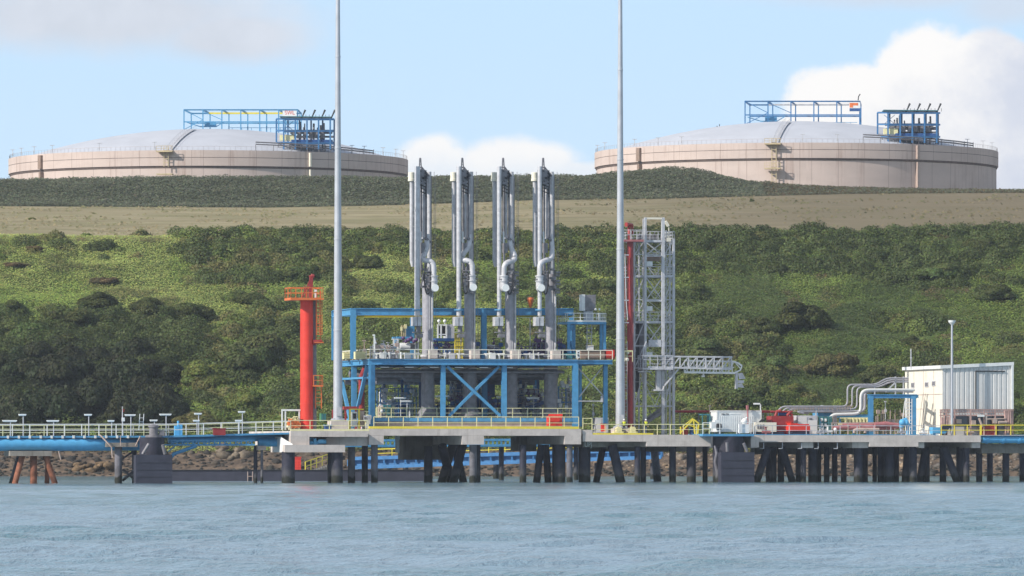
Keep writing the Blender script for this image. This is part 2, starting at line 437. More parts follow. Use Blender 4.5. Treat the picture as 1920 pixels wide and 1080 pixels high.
xs = np.concatenate([-np.geomspace(4000, 140, 26)[:-1], np.arange(-140, 140.1, 1.0), np.geomspace(140, 4000, 26)[1:]])
ys = np.concatenate([np.arange(900, 1330, 1.0), np.arange(1330, 1600, 6.0), np.geomspace(1600, 9000, 24)])
gx, gy = np.meshgrid(xs, ys)
gz = height(gx, gy)
nv = gx.size; nxn = len(xs); nyn = len(ys)
me = bpy.data.meshes.new('terrain')
ii = (np.arange(nyn - 1)[:, None] * nxn + np.arange(nxn - 1)[None, :]).ravel()
quads = np.stack([ii, ii + 1, ii + nxn + 1, ii + nxn], 1)
def mesh_np(name, verts, quads, smooth=True):
    me = bpy.data.meshes.new(name); n = len(quads); k = quads.shape[1]
    me.vertices.add(len(verts)); me.vertices.foreach_set('co', np.ascontiguousarray(verts, np.float32).ravel())
    me.loops.add(n * k); me.loops.foreach_set('vertex_index', np.ascontiguousarray(quads, np.int32).ravel())
    me.polygons.add(n); me.polygons.foreach_set('loop_start', np.arange(0, n * k, k, dtype=np.int32))
    if smooth: me.polygons.foreach_set('use_smooth', np.ones(n, bool))
    me.update(calc_edges=True); me.validate()
    return me
me = mesh_np('hillside', np.stack([gx.ravel(), gy.ravel(), gz.ravel()], 1), quads)
hill = bpy.data.objects.new('hillside_terrain', me); COL.objects.link(hill); hill['kind'] = 'structure'
# ground material: shingle at the water, green bank, straw field, dark bund
m = bpy.data.materials.new('hillside_ground'); m.use_nodes = True; t = NT(m.node_tree)
o = t.n('ShaderNodeOutputMaterial'); p = t.n('ShaderNodeBsdfPrincipled'); t.l(p.outputs[0], o.inputs[0])
p.inputs['Roughness'].default_value = 0.9; p.inputs['Specular IOR Level'].default_value = 0.15
c = t.n('ShaderNodeTexCoord').outputs['Object']; sp = t.n('ShaderNodeSeparateXYZ'); t.l(c, sp.inputs[0])
nA = t.noise(c, 0.05, 5, 0.6); nB = t.noise(c, 0.6, 5, 0.65); nC = t.noise(t.mapv(c, (0.05, 0.25, 0.25)), 1.0, 6, 0.65)
stone = t.mix(t.ss(nB, 0.3, 0.7), srgb(70, 62, 55), srgb(122, 104, 86))
bankc = t.mix(t.ss(nB, 0.3, 0.7), (0.04, 0.06, 0.016), (0.09, 0.13, 0.03))
straw = t.mix(t.ss(nC, 0.32, 0.68), (0.215, 0.178, 0.096), (0.345, 0.29, 0.17))
straw = t.mix(t.m('MULTIPLY', t.ss(nA, 0.45, 0.62), 0.5), straw, (0.19, 0.18, 0.08))
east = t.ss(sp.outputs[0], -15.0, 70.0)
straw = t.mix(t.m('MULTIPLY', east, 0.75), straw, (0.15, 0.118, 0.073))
straw = t.mix(t.m('MULTIPLY', t.ss(nB, 0.6, 0.75), 0.3), straw, (0.17, 0.155, 0.075))
bund = t.mix(t.ss(nB, 0.3, 0.7), (0.04, 0.05, 0.028), (0.08, 0.095, 0.05))
yy = t.m('ADD', sp.outputs[1], t.m('MULTIPLY', t.m('SUBTRACT', nB, 0.5), 10.0))
g1 = t.mix(t.ss(yy, 928, 936), stone, bankc)
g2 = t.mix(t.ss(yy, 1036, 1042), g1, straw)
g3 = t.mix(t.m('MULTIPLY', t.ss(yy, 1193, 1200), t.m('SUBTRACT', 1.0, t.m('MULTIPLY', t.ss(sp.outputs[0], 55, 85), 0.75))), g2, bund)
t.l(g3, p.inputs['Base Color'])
b = t.n('ShaderNodeBump'); b.inputs['Strength'].default_value = 0.25; b.inputs['Distance'].default_value = 0.4
t.l(nB, b.inputs['Height']); t.l(b.outputs[0], p.inputs['Normal'])
me.materials.append(m)

# water
wm = bpy.data.materials.new('sea_water'); wm.use_nodes = True; t = NT(wm.node_tree)
o = t.n('ShaderNodeOutputMaterial'); p = t.n('ShaderNodeBsdfPrincipled'); t.l(p.outputs[0], o.inputs[0])
c = t.n('ShaderNodeTexCoord').outputs['Object']
wa = t.noise(t.mapv(c, (2.4, 1.3, 1)), 1.0, 4, 0.6, 0.4)
wb = t.noise(t.mapv(c, (0.12, 0.05, 1)), 1.0, 4, 0.6, 0.8)
wc = t.noise(t.mapv(c, (0.012, 0.02, 1), (3, 8, 0)), 1.0, 4, 0.6, 0.5)
wp = t.n('ShaderNodeSeparateXYZ'); t.l(c, wp.inputs[0])
hgt = t.m('ADD', t.m('MULTIPLY', wa, 0.5), t.m('MULTIPLY', wb, 0.8))
bmp = t.n('ShaderNodeBump'); bmp.inputs['Strength'].default_value = 1.0; bmp.inputs['Distance'].default_value = 0.5
t.l(t.m('MULTIPLY', hgt, t.m('SUBTRACT', 1.0, t.m('MULTIPLY', t.ss(wp.outputs[1], 430, 680), 0.72))), bmp.inputs['Height']); t.l(bmp.outputs[0], p.inputs['Normal'])
colw = t.mix(t.ss(wc, 0.35, 0.65), srgb(88, 122, 132), srgb(112, 136, 150))
t.l(colw, p.inputs['Base Color']); p.inputs['IOR'].default_value = 1.333
t.l(t.m('ADD', 0.08, t.m('MULTIPLY', wc, 0.14)), p.inputs['Roughness'])
# the sheet is finely gridded where the waves can be made out, and carries real waves there
wx = np.concatenate([-np.geomspace(5000, 78, 14)[:-1], np.arange(-78, 78.01, 0.42), np.geomspace(78, 5000, 14)[1:]])
wy = np.concatenate([[-2500, -800, -200, 0, 80, 130], np.arange(150, 330, 0.5), np.arange(330, 480, 0.9), np.arange(480, 790, 2.0), [800, 830, 870, 910, 945]])
qx, qy = np.meshgrid(wx, wy); qz = np.zeros_like(qx); wr = np.random.default_rng(21)
gust = 0.45 + 1.0 * fbm(qx / 34 + 4, qy / 46 + 2, 3) ** 1.2; gust2 = 0.35 + 1.3 * fbm(qx / 9 + 14, qy / 30 + 22, 3) ** 1.3
for k in range(46):
    lam = 0.95 * (15.0 ** wr.random()); th = wr.normal(0.25, 0.55); kx = 2 * math.pi / lam * math.sin(th); ky = 2 * math.pi / lam * math.cos(th)
    s_ = np.sin(kx * qx + ky * qy + wr.uniform(0, 6.28)); fade = np.clip((lam * 130 - (qy - 150)) / (lam * 60), 0, 1)
    qz += 0.008 * lam ** 0.66 * (s_ + 0.35 * s_ * s_) * fade * (gust if lam > 4 else gust * gust2)
edge = np.clip((78 - np.abs(qx)) / 12, 0, 1) * np.clip((qy - 135) / 20, 0, 1) * np.clip((780 - qy) / 60, 0, 1)
qz = (qz - qz.mean()) * edge * (1 - 0.65 * np.clip((qy - 430) / 240, 0, 1)); nw = len(wx)
ii = (np.arange(len(wy) - 1)[:, None] * nw + np.arange(nw - 1)[None, :]).ravel()
wme = mesh_np('sea_water', np.stack([qx.ravel(), qy.ravel(), qz.ravel()], 1), np.stack([ii, ii + 1, ii + nw + 1, ii + nw], 1)); wme.materials.append(wm)
wo = bpy.data.objects.new('sea_water', wme); COL.objects.link(wo); wo['kind'] = 'structure'

# ================================================================ PLANTS
def leaf_mat(name):
    m = bpy.data.materials.new(name); m.use_nodes = True; t = NT(m.node_tree)
    o = t.n('ShaderNodeOutputMaterial'); p = t.n('ShaderNodeBsdfPrincipled'); tr = t.n('ShaderNodeBsdfTranslucent')
    at = t.n('ShaderNodeAttribute', attribute_name='leaf_colour'); oi = t.n('ShaderNodeObjectInfo')
    h = t.n('ShaderNodeHueSaturation'); t.l(at.outputs['Color'], h.inputs['Color'])
    t.l(t.m('ADD', 0.49, t.m('MULTIPLY', oi.outputs['Random'], 0.02)), h.inputs['Hue'])
    t.l(t.m('ADD', 0.8, t.m('MULTIPLY', oi.outputs['Random'], 0.4)), h.inputs['Value'])
    t.l(h.outputs[0], p.inputs['Base Color']); t.l(h.outputs[0], tr.inputs[0])
    p.inputs['Roughness'].default_value = 0.6; p.inputs['Specular IOR Level'].default_value = 0.22
    mx = t.n('ShaderNodeMixShader'); mx.inputs[0].default_value = 0.3
    t.l(p.outputs[0], mx.inputs[1]); t.l(tr.outputs[0], mx.inputs[2]); t.l(mx.outputs[0], o.inputs[0])
    return m
LEAF = leaf_mat('leaves')
G = np.random.default_rng(5)
def leaves(pos, nrm, size, col, rng=G):
    """one small folded leaf spray (a kite of four corners) per point"""
    n = len(pos); nrm = nrm / np.linalg.norm(nrm, axis=1, keepdims=True)
    a = rng.normal(size=(n, 3)); a -= nrm * np.sum(a * nrm, 1, keepdims=True); a /= np.linalg.norm(a, axis=1, keepdims=True)
    b = np.cross(nrm, a); s = (size * rng.uniform(0.6, 1.35, n))[:, None] if np.ndim(size) == 0 else (size * rng.uniform(0.6, 1.35, n))[:, None]
    asp = rng.uniform(0.45, 0.8, n)[:, None]
    v = np.stack([pos - a * s, pos - b * s * asp + nrm * s * 0.18, pos + a * s, pos + b * s * asp + nrm * s * 0.18], 1).reshape(-1, 3)
    q = np.arange(4 * n).reshape(n, 4)
    c = np.repeat(np.concatenate([col, np.ones((n, 1))], 1), 4, 0)
    return v, q, c
def leaf_mesh(name, v, q, c):
    me = mesh_np(name, v, q, False)
    ca = me.color_attributes.new('leaf_colour', 'FLOAT_COLOR', 'POINT'); ca.data.foreach_set('color', c.astype(np.float32).ravel())
    me.materials.append(LEAF); return me
GREENS = dict(grass=(0.285, 0.305, 0.088), bright=(0.215, 0.26, 0.06), mid=(0.152, 0.19, 0.047), dark=(0.080, 0.102, 0.030), olive=(0.165, 0.16, 0.055), deep=(0.036, 0.045, 0.019), brown=(0.16, 0.125, 0.06), dull=(0.105, 0.132, 0.042), bund=(0.15, 0.165, 0.10))
def colours(n, key, rng=G, amp=0.2):
    base = np.array(GREENS[key])[None]; k = rng.normal(1, amp, (n, 1)).clip(0.35, 2.0)
    tilt = 1 + rng.normal(0, 0.07, (n, 3)); return (base * k * tilt).clip(0.003, 0.5)
def dome(c, r, n, rng, lump=None):
    """points and outward directions over an uneven rounded crown"""
    d = rng.normal(size=(n, 3)); d[:, 2] = np.abs(d[:, 2]) * 1.0 - 0.12; d /= np.linalg.norm(d, axis=1, keepdims=True)
    k = lump if lump is not None else 7
    cen = rng.normal(size=(k, 3)); cen[:, 2] = np.abs(cen[:, 2]); cen /= np.linalg.norm(cen, axis=1, keepdims=True)
    dots = d @ cen.T; best = dots.max(1)
    rad = 0.62 + 0.42 * np.clip((best - 0.55) / 0.45, 0, 1) ** 0.7
    rad *= rng.uniform(0.80, 1.05, n)
    nr = d * 0.6 + cen[dots.argmax(1)] * 0.0 + (d - 0.55 * cen[dots.argmax(1)]) * 0.6
    return c + d * rad[:, None] * r, nr + rng.normal(0, 0.33, (n, 3))
ACC = []
def flush(name, label_kind='stuff'):
    v = np.concatenate([a[0] for a in ACC]); off = 0; qs = []
    for a in ACC: qs.append(a[1] + off); off += len(a[0])
    q = np.concatenate(qs); c = np.concatenate([a[2] for a in ACC]); ACC.clear()
    o = bpy.data.objects.new(name, leaf_mesh(name, v, q, c)); COL.objects.link(o); o['kind'] = label_kind
    return o
# which plants grow where on the bank, with cloud shade to the east painted in: t is the share of the way up, X across
def zone_key(X, Y, rng):
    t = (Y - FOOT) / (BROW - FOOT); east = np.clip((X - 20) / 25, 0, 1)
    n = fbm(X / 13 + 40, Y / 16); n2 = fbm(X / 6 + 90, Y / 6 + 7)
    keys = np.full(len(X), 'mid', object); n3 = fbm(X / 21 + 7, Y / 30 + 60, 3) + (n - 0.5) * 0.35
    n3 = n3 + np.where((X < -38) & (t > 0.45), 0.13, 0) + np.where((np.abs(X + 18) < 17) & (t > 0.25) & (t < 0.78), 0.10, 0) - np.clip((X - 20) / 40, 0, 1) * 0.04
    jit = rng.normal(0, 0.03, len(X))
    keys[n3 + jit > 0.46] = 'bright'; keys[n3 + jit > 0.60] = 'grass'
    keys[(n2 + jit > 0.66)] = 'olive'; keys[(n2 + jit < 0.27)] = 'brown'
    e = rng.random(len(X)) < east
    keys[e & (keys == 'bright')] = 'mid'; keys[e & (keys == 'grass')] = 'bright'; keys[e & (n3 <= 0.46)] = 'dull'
    return keys
# 1. bracken and grass over the whole bank
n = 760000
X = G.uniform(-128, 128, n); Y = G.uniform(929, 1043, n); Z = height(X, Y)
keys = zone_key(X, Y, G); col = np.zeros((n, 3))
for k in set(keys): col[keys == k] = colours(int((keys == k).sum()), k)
col *= np.where(X > 22, 0.85, 1.12)[:, None]  # darker leaves to the east: a cloud's shade put into the plant colour
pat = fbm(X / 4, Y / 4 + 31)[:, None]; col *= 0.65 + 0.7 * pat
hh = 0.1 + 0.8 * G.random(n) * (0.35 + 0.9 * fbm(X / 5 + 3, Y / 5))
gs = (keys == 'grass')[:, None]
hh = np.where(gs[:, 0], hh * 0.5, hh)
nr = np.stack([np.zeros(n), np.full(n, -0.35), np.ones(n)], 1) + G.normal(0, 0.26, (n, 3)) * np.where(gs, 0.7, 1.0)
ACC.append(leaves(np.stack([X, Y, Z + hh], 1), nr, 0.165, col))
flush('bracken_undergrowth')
# 2. low scrub in patches (uncountable)
def scrub(cond, count, rlo, rhi, key, nleaf, size=0.19, seed=3, xr=(-128, 128), yr=(934, 1046)):
    rng = np.random.default_rng(seed); k = 0; tries = 0
    while k < count and tries < count * 60:
        tries += 1
        x = rng.uniform(*xr); y = rng.uniform(*yr)
        if not cond(x, y, rng): continue
        r = rng.uniform(rlo, rhi); z = float(height(x, y))
        c = np.array([x, y, z - 0.15 * r]); rr = np.array([r * rng.uniform(0.9, 1.3), r, r * rng.uniform(0.75, 1.05)])
        nl = int(nleaf * 1.9 * (r / rhi) ** 1.6) + 40
        pos, nr = dome(c, rr, nl, rng, 5)
        kk = key if isinstance(key, str) else key[rng.integers(len(key))]
        ACC.append(leaves(pos, nr, size, colours(nl, kk, rng, 0.2) * rng.uniform(0.75, 1.2), rng)); k += 1
f1 = lambda a: float(fbm(np.array([a[0]]), np.array([a[1]]))[0])
scrub(lambda x, y, g: y > 1022 + 10 * f1((x / 15, 2.0)) and (x > -50 or g.random() < 0.12), 420, 1.2, 2.6, ['mid', 'dull', 'olive', 'dark'], 420, seed=31, xr=(-128, 28))
scrub(lambda x, y, g: y > 1004 + 26 * f1((x / 18, 4.0)) and g.random() < 0.9, 560, 1.2, 2.8, ['dull', 'dark', 'dark'], 420, seed=32, xr=(15, 128))
scrub(lambda x, y, g: f1((x / 14 + 9, y / 14)) > 0.57 and not (x < -50 and y > 985), 130, 1.0, 2.6, ['mid', 'dull', 'olive', 'dark'], 400, seed=33)
scrub(lambda x, y, g: y < 952, 320, 1.2, 3.0, ['mid', 'mid', 'dull', 'olive'], 480, seed=34, yr=(933, 955))
scrub(lambda x, y, g: y < 1022 and f1((x / 12 + 3, y / 12)) > 0.42, 300, 1.4, 3.0, ['mid', 'dull', 'dark'], 480, seed=36, xr=(-30, 32))
def inzone(x, y, px0, px1, py0, py1):
    p_ = 960 + F * x / y; q_ = HY - F * (float(height(x, y)) - CAMZ) / y; return px0 < p_ < px1 and py0 < q_ < py1
scrub(lambda x, y, g: inzone(x, y, -20, 395 - 40 * g.random(), 585 + 40 * g.random(), 700), 190, 1.6, 4.0, ['dark', 'dull', 'dark'], 900, seed=41, xr=(-100, -45), yr=(935, 1015))
scrub(lambda x, y, g: inzone(x, y, -20, 330 - 50 * g.random(), 660, 830), 200, 1.8, 4.2, ['deep', 'deep', 'dark'], 900, seed=45, xr=(-100, -45), yr=(934, 990))
scrub(lambda x, y, g: inzone(x, y, 380, 565, 560 + 60 * g.random(), 830), 110, 1.4, 3.2, ['mid', 'dull', 'dull', 'olive'], 700, seed=42, xr=(-60, -30), yr=(935, 1015))
scrub(lambda x, y, g: inzone(x, y, 360, 640, 420, 530) and g.random() < 0.8, 120, 1.4, 3.0, ['mid', 'dull', 'dark', 'olive'], 600, seed=43, xr=(-62, -25), yr=(990, 1042))
scrub(lambda x, y, g: inzone(x, y, 1265, 1950, 590, 830) and f1((x / 11 + 5, y / 11)) > 0.54, 110, 1.2, 3.4, ['mid', 'dull', 'dark', 'olive'], 700, seed=44, xr=(25, 95), yr=(935, 1010))
flush('hillside_scrub_undergrowth')
# 3. the bund below the tanks
n = 220000
X = G.uniform(-150, 150, n); Y = G.uniform(1193, 1246, n); fr = np.clip((crest_z(X) - field_z(X)) / 5.0, 0, 1)
Y = 1193 + (Y - 1193) * np.where(fr < 0.35, 0.9, 1.0)
keep = G.random(n) < (0.25 + 0.75 * fr); X, Y = X[keep], Y[keep]; n = len(X)
hh = (0.1 + 1.2 * G.random(n) ** 1.3 * fbm(X / 3, Y / 3)) * (0.35 + 0.65 * np.clip((crest_z(X) - field_z(X)) / 5.0, 0, 1))
col = colours(n, 'bund', G, 0.22); col *= (0.72 + 0.55 * fbm(X / 6, Y / 6 + 8))[:, None]
eb = (X > 52) & (G.random(n) < 0.45); col[eb] = colours(int(eb.sum()), 'brown') * 0.8
ACC.append(leaves(np.stack([X, Y, height(X, Y) + hh], 1), np.stack([np.zeros(n), np.full(n, -0.3), np.ones(n)], 1) + G.normal(0, 0.25, (n, 3)), 0.24, col))
flush('bund_undergrowth')
# 4. tussocks in the field
n = 9000
X = G.uniform(-135, 135, n); Y = G.uniform(1041, 1196, n)
k = fbm(X / 9 + 5, Y / 12); keep = k > 0.52; X, Y = X[keep], Y[keep]; n = len(X)
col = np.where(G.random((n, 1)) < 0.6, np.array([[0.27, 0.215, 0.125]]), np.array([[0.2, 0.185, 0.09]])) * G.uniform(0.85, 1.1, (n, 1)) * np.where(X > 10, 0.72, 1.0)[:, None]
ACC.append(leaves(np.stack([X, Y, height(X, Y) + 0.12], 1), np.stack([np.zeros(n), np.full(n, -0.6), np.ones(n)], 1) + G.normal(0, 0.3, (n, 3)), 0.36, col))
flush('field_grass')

# 5. bushes and small trees one can tell apart: each a thing with its own crown and stem
def make_bush(seed, key, nleaf, flat=0.75, lumps=9):
    """an uneven crown: a main dome with smaller domes pushed out of its sides and top"""
    rng = np.random.default_rng(seed); P_, N_, C_ = [], [], []
    subs = [(np.zeros(3), np.array([0.82, 0.82, flat * 0.8]), nleaf // 2)]
    for k in range(8):
        a = rng.uniform(0, 6.283); e_ = rng.uniform(-0.05, 1.1); d = np.array([math.cos(a) * math.cos(e_), math.sin(a) * math.cos(e_), math.sin(e_) * flat])
        r = rng.uniform(0.26, 0.5); subs.append((d * rng.uniform(0.5, 0.78), np.array([r, r, r * rng.uniform(0.75, 1.1)]), int(nleaf * 0.5 * r * r / 0.18) // 3))
    for c, r, n in subs:
        pos, nr = dome(c, r, n, rng, lumps); P_.append(pos); N_.append(nr); C_.append(colours(n, key, rng, 0.2) * rng.uniform(0.8, 1.25) * np.array([rng.uniform(0.9, 1.15), 1, 0.95]))
    v, q, c = leaves(np.concatenate(P_), np.concatenate(N_), 0.045, np.concatenate(C_), rng)
    return leaf_mesh('crown', v, q, c)
BUSH = {}
for i, (key, flat) in enumerate([('dark', 0.8), ('deep', 0.9), ('mid', 0.75), ('olive', 0.7), ('dull', 0.75), ('brown', 0.6)]):
    BUSH[key] = [make_bush(50 + i, key, 7600, flat), make_bush(70 + i, key, 7600, flat * 1.1, 12), make_bush(90 + i, key, 7600, flat * 0.9, 7)]
stem_mb = MB()
for a in range(5):
    q = Vector((math.cos(a * 1.3) * 0.45, math.sin(a * 1.3) * 0.45, 0.5))
    stem_mb.tube([(0, 0, -0.25), q * 0.45 + Vector((0, 0, 0.03)), q], [0.07, 0.05, 0.02], 6)
M['bark'] = material('bark', (0.06, 0.045, 0.03), 0.9, var=0.25, scale=6)
stem_me = meshdata('stem', stem_mb, 'bark', (0, 0, 0))
BUSHN = [0]
def bush(px, py, rpx, key, label, group=None, hr=1.0, tree=False):
    """a bush whose foot stands at this point of the bank; rpx: half its width in photo pixels"""
    g = ground_at(px, py); r = rpx / F * g[1]
    e = bpy.data.objects.new('scrub_tree' if tree else 'scrub_bush', None); COL.objects.link(e); e.empty_display_size = 0.5
    e.location = g; e['label'] = label; e['category'] = 'tree' if tree else 'bush'
    if group: e['group'] = group
    BUSHN[0] += 1; k = BUSHN[0]
    for nm, me_ in (('crown', BUSH[key][k % 3]), ('stem', stem_me)):
        o = bpy.data.objects.new(nm, me_); COL.objects.link(o); o.parent = e
        o.scale = (r, r * 0.95, r * hr); o.rotation_euler = (0, 0, k * 2.4)
    return e
T1 = 'tall dark trees massed at the foot of the bank'
for px, py, r, hr in [(60, 800, 75, 1.15), (150, 790, 80, 1.2), (240, 800, 70, 1.25), (110, 735, 75, 1.1), (215, 735, 72, 1.1), (285, 765, 60, 1.2), (30, 720, 60, 1.1), (20, 815, 60, 1.2), (195, 690, 52, 0.9), (300, 715, 48, 0.95), (150, 700, 60, 1.0), (255, 680, 55, 1.0), (75, 690, 58, 1.0), (320, 790, 48, 1.2), (280, 800, 60, 1.2)]:
    bush(px, py, r, 'deep', 'tall blackish green tree in the dark mass above the pipe trestle', T1, hr, True)
T2 = 'rounded dark green bushes half way up the bank'
for px, py, r, hr in [(60, 640, 60, 0.8), (130, 610, 62, 0.75), (220, 625, 52, 0.85), (300, 610, 58, 0.9), (355, 600, 48, 0.85), (180, 575, 45, 0.7), (20, 590, 45, 0.7), (270, 580, 40, 0.7), (340, 655, 50, 0.85), (100, 665, 58, 0.8)]:
    bush(px, py, r, 'dark', 'rounded dark green bush above the blackish tree mass', T2, hr)
bush(472, 490, 38, 'olive', 'brownish olive rounded bush under the brow behind the red column', hr=0.9)
bush(415, 480, 34, 'dull', 'grey green rounded bush beside the brownish olive bush under the brow', hr=0.9)
bush(562, 525, 46, 'dark', 'dark spreading bush directly behind the top of the red column', hr=0.8)
bush(200, 530, 30, 'brown', 'small brownish bush alone in bright bracken', hr=0.6)
bush(30, 500, 26, 'brown', 'low reddish brown bush near the edge of the view in bright bracken', hr=0.45)
bush(65, 470, 22, 'brown', 'faded brown bush just below the straw field edge', hr=0.5)
bush(480, 570, 38, 'dark', 'small dark bush on bright bracken beside the red column', hr=0.75)
bush(470, 690, 82, 'dull', 'broad grey green tree crown beside the red column', hr=0.95, tree=True)
bush(520, 640, 52, 'dull', 'pale round crown touching the red column at mid height', hr=0.9, tree=True)
bush(390, 720, 52, 'mid', 'mid green bush between the dark tree mass and the broad grey crown', hr=0.9)
bush(455, 765, 55, 'mid', 'light green bush above the drum on the trestle', hr=0.85)
bush(370, 800, 55, 'olive', 'dry olive bush low on the bank above the red box on the railing', hr=0.7)
bush(530, 770, 45, 'dull', 'grey green bush at the foot of the red column', hr=0.8)
bush(1500, 612, 66, 'dark', 'large dark bush with a flat top in the green bracken beyond the gangway', hr=0.8)
bush(1440, 622, 44, 'dark', 'smaller dark bush touching the large flat topped bush', hr=0.75)
bush(1560, 700, 62, 'olive', 'broad brownish bush above the grey pipe bends', hr=0.85)
bush(1705, 645, 24, 'dark', 'small dark bush alone in bracken above the white building', hr=0.75)
bush(1300, 560, 42, 'dark', 'dark bush beside the top half of the gangway tower', hr=0.8)
bush(1330, 670, 56, 'dull', 'dull rounded bush above the telescopic gangway boom', hr=0.8)
bush(1300, 730, 50, 'mid', 'mid green bush below the telescopic gangway boom', hr=0.85)
bush(1395, 760, 55, 'dark', 'dark bush behind the white container', hr=0.9)
bush(1440, 700, 48, 'dull', 'rounded bush behind the tip of the gangway', hr=0.85)
bush(1480, 745, 50, 'mid', 'light green bush behind the red cabinet', hr=0.7)
bush(1650, 720, 50, 'dull', 'low dull bush behind the blue pipe portal', hr=0.7)
bush(1840, 470, 40, 'dark', 'dark rounded bush on the brow above the lamp post', hr=0.8)
bush(1760, 520, 50, 'dull', 'wide dull green bush below the brow over the white building', hr=0.6)
bush(1860, 560, 46, 'dull', 'dull green bush high above the end of the white building', hr=0.6)
bush(690, 500, 34, 'dull', 'rounded bush close beside the first lighting mast', hr=0.85)
bush(720, 470, 30, 'mid', 'leafy green bush between the lighting mast and the loading arms', hr=0.85)
bush(1110, 620, 40, 'dark', 'dark bush behind the grey screen cabinet', hr=0.8)
bush(1120, 550, 44, 'dull', 'dull green bush above the grey screen cabinet', hr=0.8)
bush(1410, 378, 5, 'dark', 'tiny dark bush alone on the straw field', hr=1.3)
bush(60, 412, 8, 'mid', 'small bright bush alone at the lower edge of the field', hr=0.7)

# 6. shore rocks
def ico(sub=1):
    import bmesh
    bm = bmesh.new(); bmesh.ops.create_icosphere(bm, subdivisions=sub, radius=1.0)
    v = np.array([q.co for q in bm.verts]); f = np.array([[q.index for q in fa.verts] for fa in bm.faces]); bm.free(); return v, f
iv, ifc = ico(1)
rm = bpy.data.materials.new('shore_rock'); rm.use_nodes = True; t = NT(rm.node_tree)
o = t.n('ShaderNodeOutputMaterial'); p = t.n('ShaderNodeBsdfPrincipled'); t.l(p.outputs[0], o.inputs[0]); p.inputs['Roughness'].default_value = 0.9
p.inputs['Specular IOR Level'].default_value = 0.2
at = t.n('ShaderNodeAttribute', attribute_name='leaf_colour'); c = t.n('ShaderNodeTexCoord').outputs['Object']
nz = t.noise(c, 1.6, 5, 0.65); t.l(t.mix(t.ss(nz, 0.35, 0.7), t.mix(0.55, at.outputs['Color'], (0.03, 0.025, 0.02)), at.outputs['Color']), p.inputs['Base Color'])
def rockmesh(name, spots, seed, kind='stuff', label=None, cat=None):
    rng = np.random.default_rng(seed); V = []; FF = []; Cc = []; off = 0
    for (x, y, z, r, fl, base) in spots:
        d = iv * (1 + rng.normal(0, 0.2, (len(iv), 1))); k = rng.normal(size=3); k /= np.linalg.norm(k)
        d = np.where((iv @ k)[:, None] > 0.45, d * (0.55 / np.maximum(0.45, (iv @ k)))[:, None], d)
        a = rng.uniform(0, 6.28); ca, sa = math.cos(a), math.sin(a); d = d * np.array([1.2, 0.9, fl]); d = d @ np.array([[ca, sa, 0], [-sa, ca, 0], [0, 0, 1]])
        V.append(d * r + np.array([x, y, z])); FF.append(ifc + off); off += len(iv)
        cc = np.array(base) * rng.uniform(0.6, 1.25); Cc.append(np.tile(np.append(cc, 1), (len(iv), 1)))
    me = mesh_np(name, np.concatenate(V), np.concatenate(FF), False)
    ca_ = me.color_attributes.new('leaf_colour', 'FLOAT_COLOR', 'POINT'); ca_.data.foreach_set('color', np.concatenate(Cc).astype(np.float32).ravel())
    me.materials.append(rm); o = bpy.data.objects.new(name, me); COL.objects.link(o); o['kind'] = kind
    if label: del o['kind']; o['label'] = label; o['category'] = cat
    return o
rg = np.random.default_rng(9); spots = []
for i in range(5200):
    x = rg.uniform(-110, 110); y = rg.uniform(910, 933); r = rg.uniform(0.15, 0.5) * (2.2 if rg.random() < 0.08 else 1)
    base = [(0.23, 0.19, 0.15), (0.31, 0.25, 0.19), (0.16, 0.14, 0.12), (0.36, 0.26, 0.17)][rg.integers(4)]
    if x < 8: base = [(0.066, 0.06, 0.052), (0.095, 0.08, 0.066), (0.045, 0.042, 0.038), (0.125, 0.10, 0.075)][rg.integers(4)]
    z = float(height(x, y))
    if z < 1.2: base = (0.06, 0.06, 0.05)
    spots.append((x, y, z, r, rg.uniform(0.5, 0.9), base))
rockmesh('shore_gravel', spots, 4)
g = ground_at(430, 885); spots = []
for i in range(46):
    s_ = rg.random(); h_ = rg.random()
    spots.append((xat(380 + 100 * s_, 925), 922 + 5 * h_ + 2 * rg.random(), 0.5 + 4.6 * h_ * (1 - abs(s_ - 0.45) * 1.2), rg.uniform(0.7, 1.5), rg.uniform(0.5, 0.8), (0.27, 0.215, 0.155)))
rockmesh('rock_outcrop', spots, 5, label='pale sandstone outcrop at the water edge behind the blue truss', cat='rocks')
spots = []
for i in range(26):
    s_ = rg.random(); spots.append((xat(140 + 80 * s_, 922), 919 + 3 * rg.random(), 0.4 + 1.5 * rg.random(), rg.uniform(0.6, 1.2), 0.55, (0.24, 0.16, 0.09)))
rockmesh('rock_ledge', spots, 6, label='tan rock ledge at the water edge beside the rusty piles', cat='rocks')

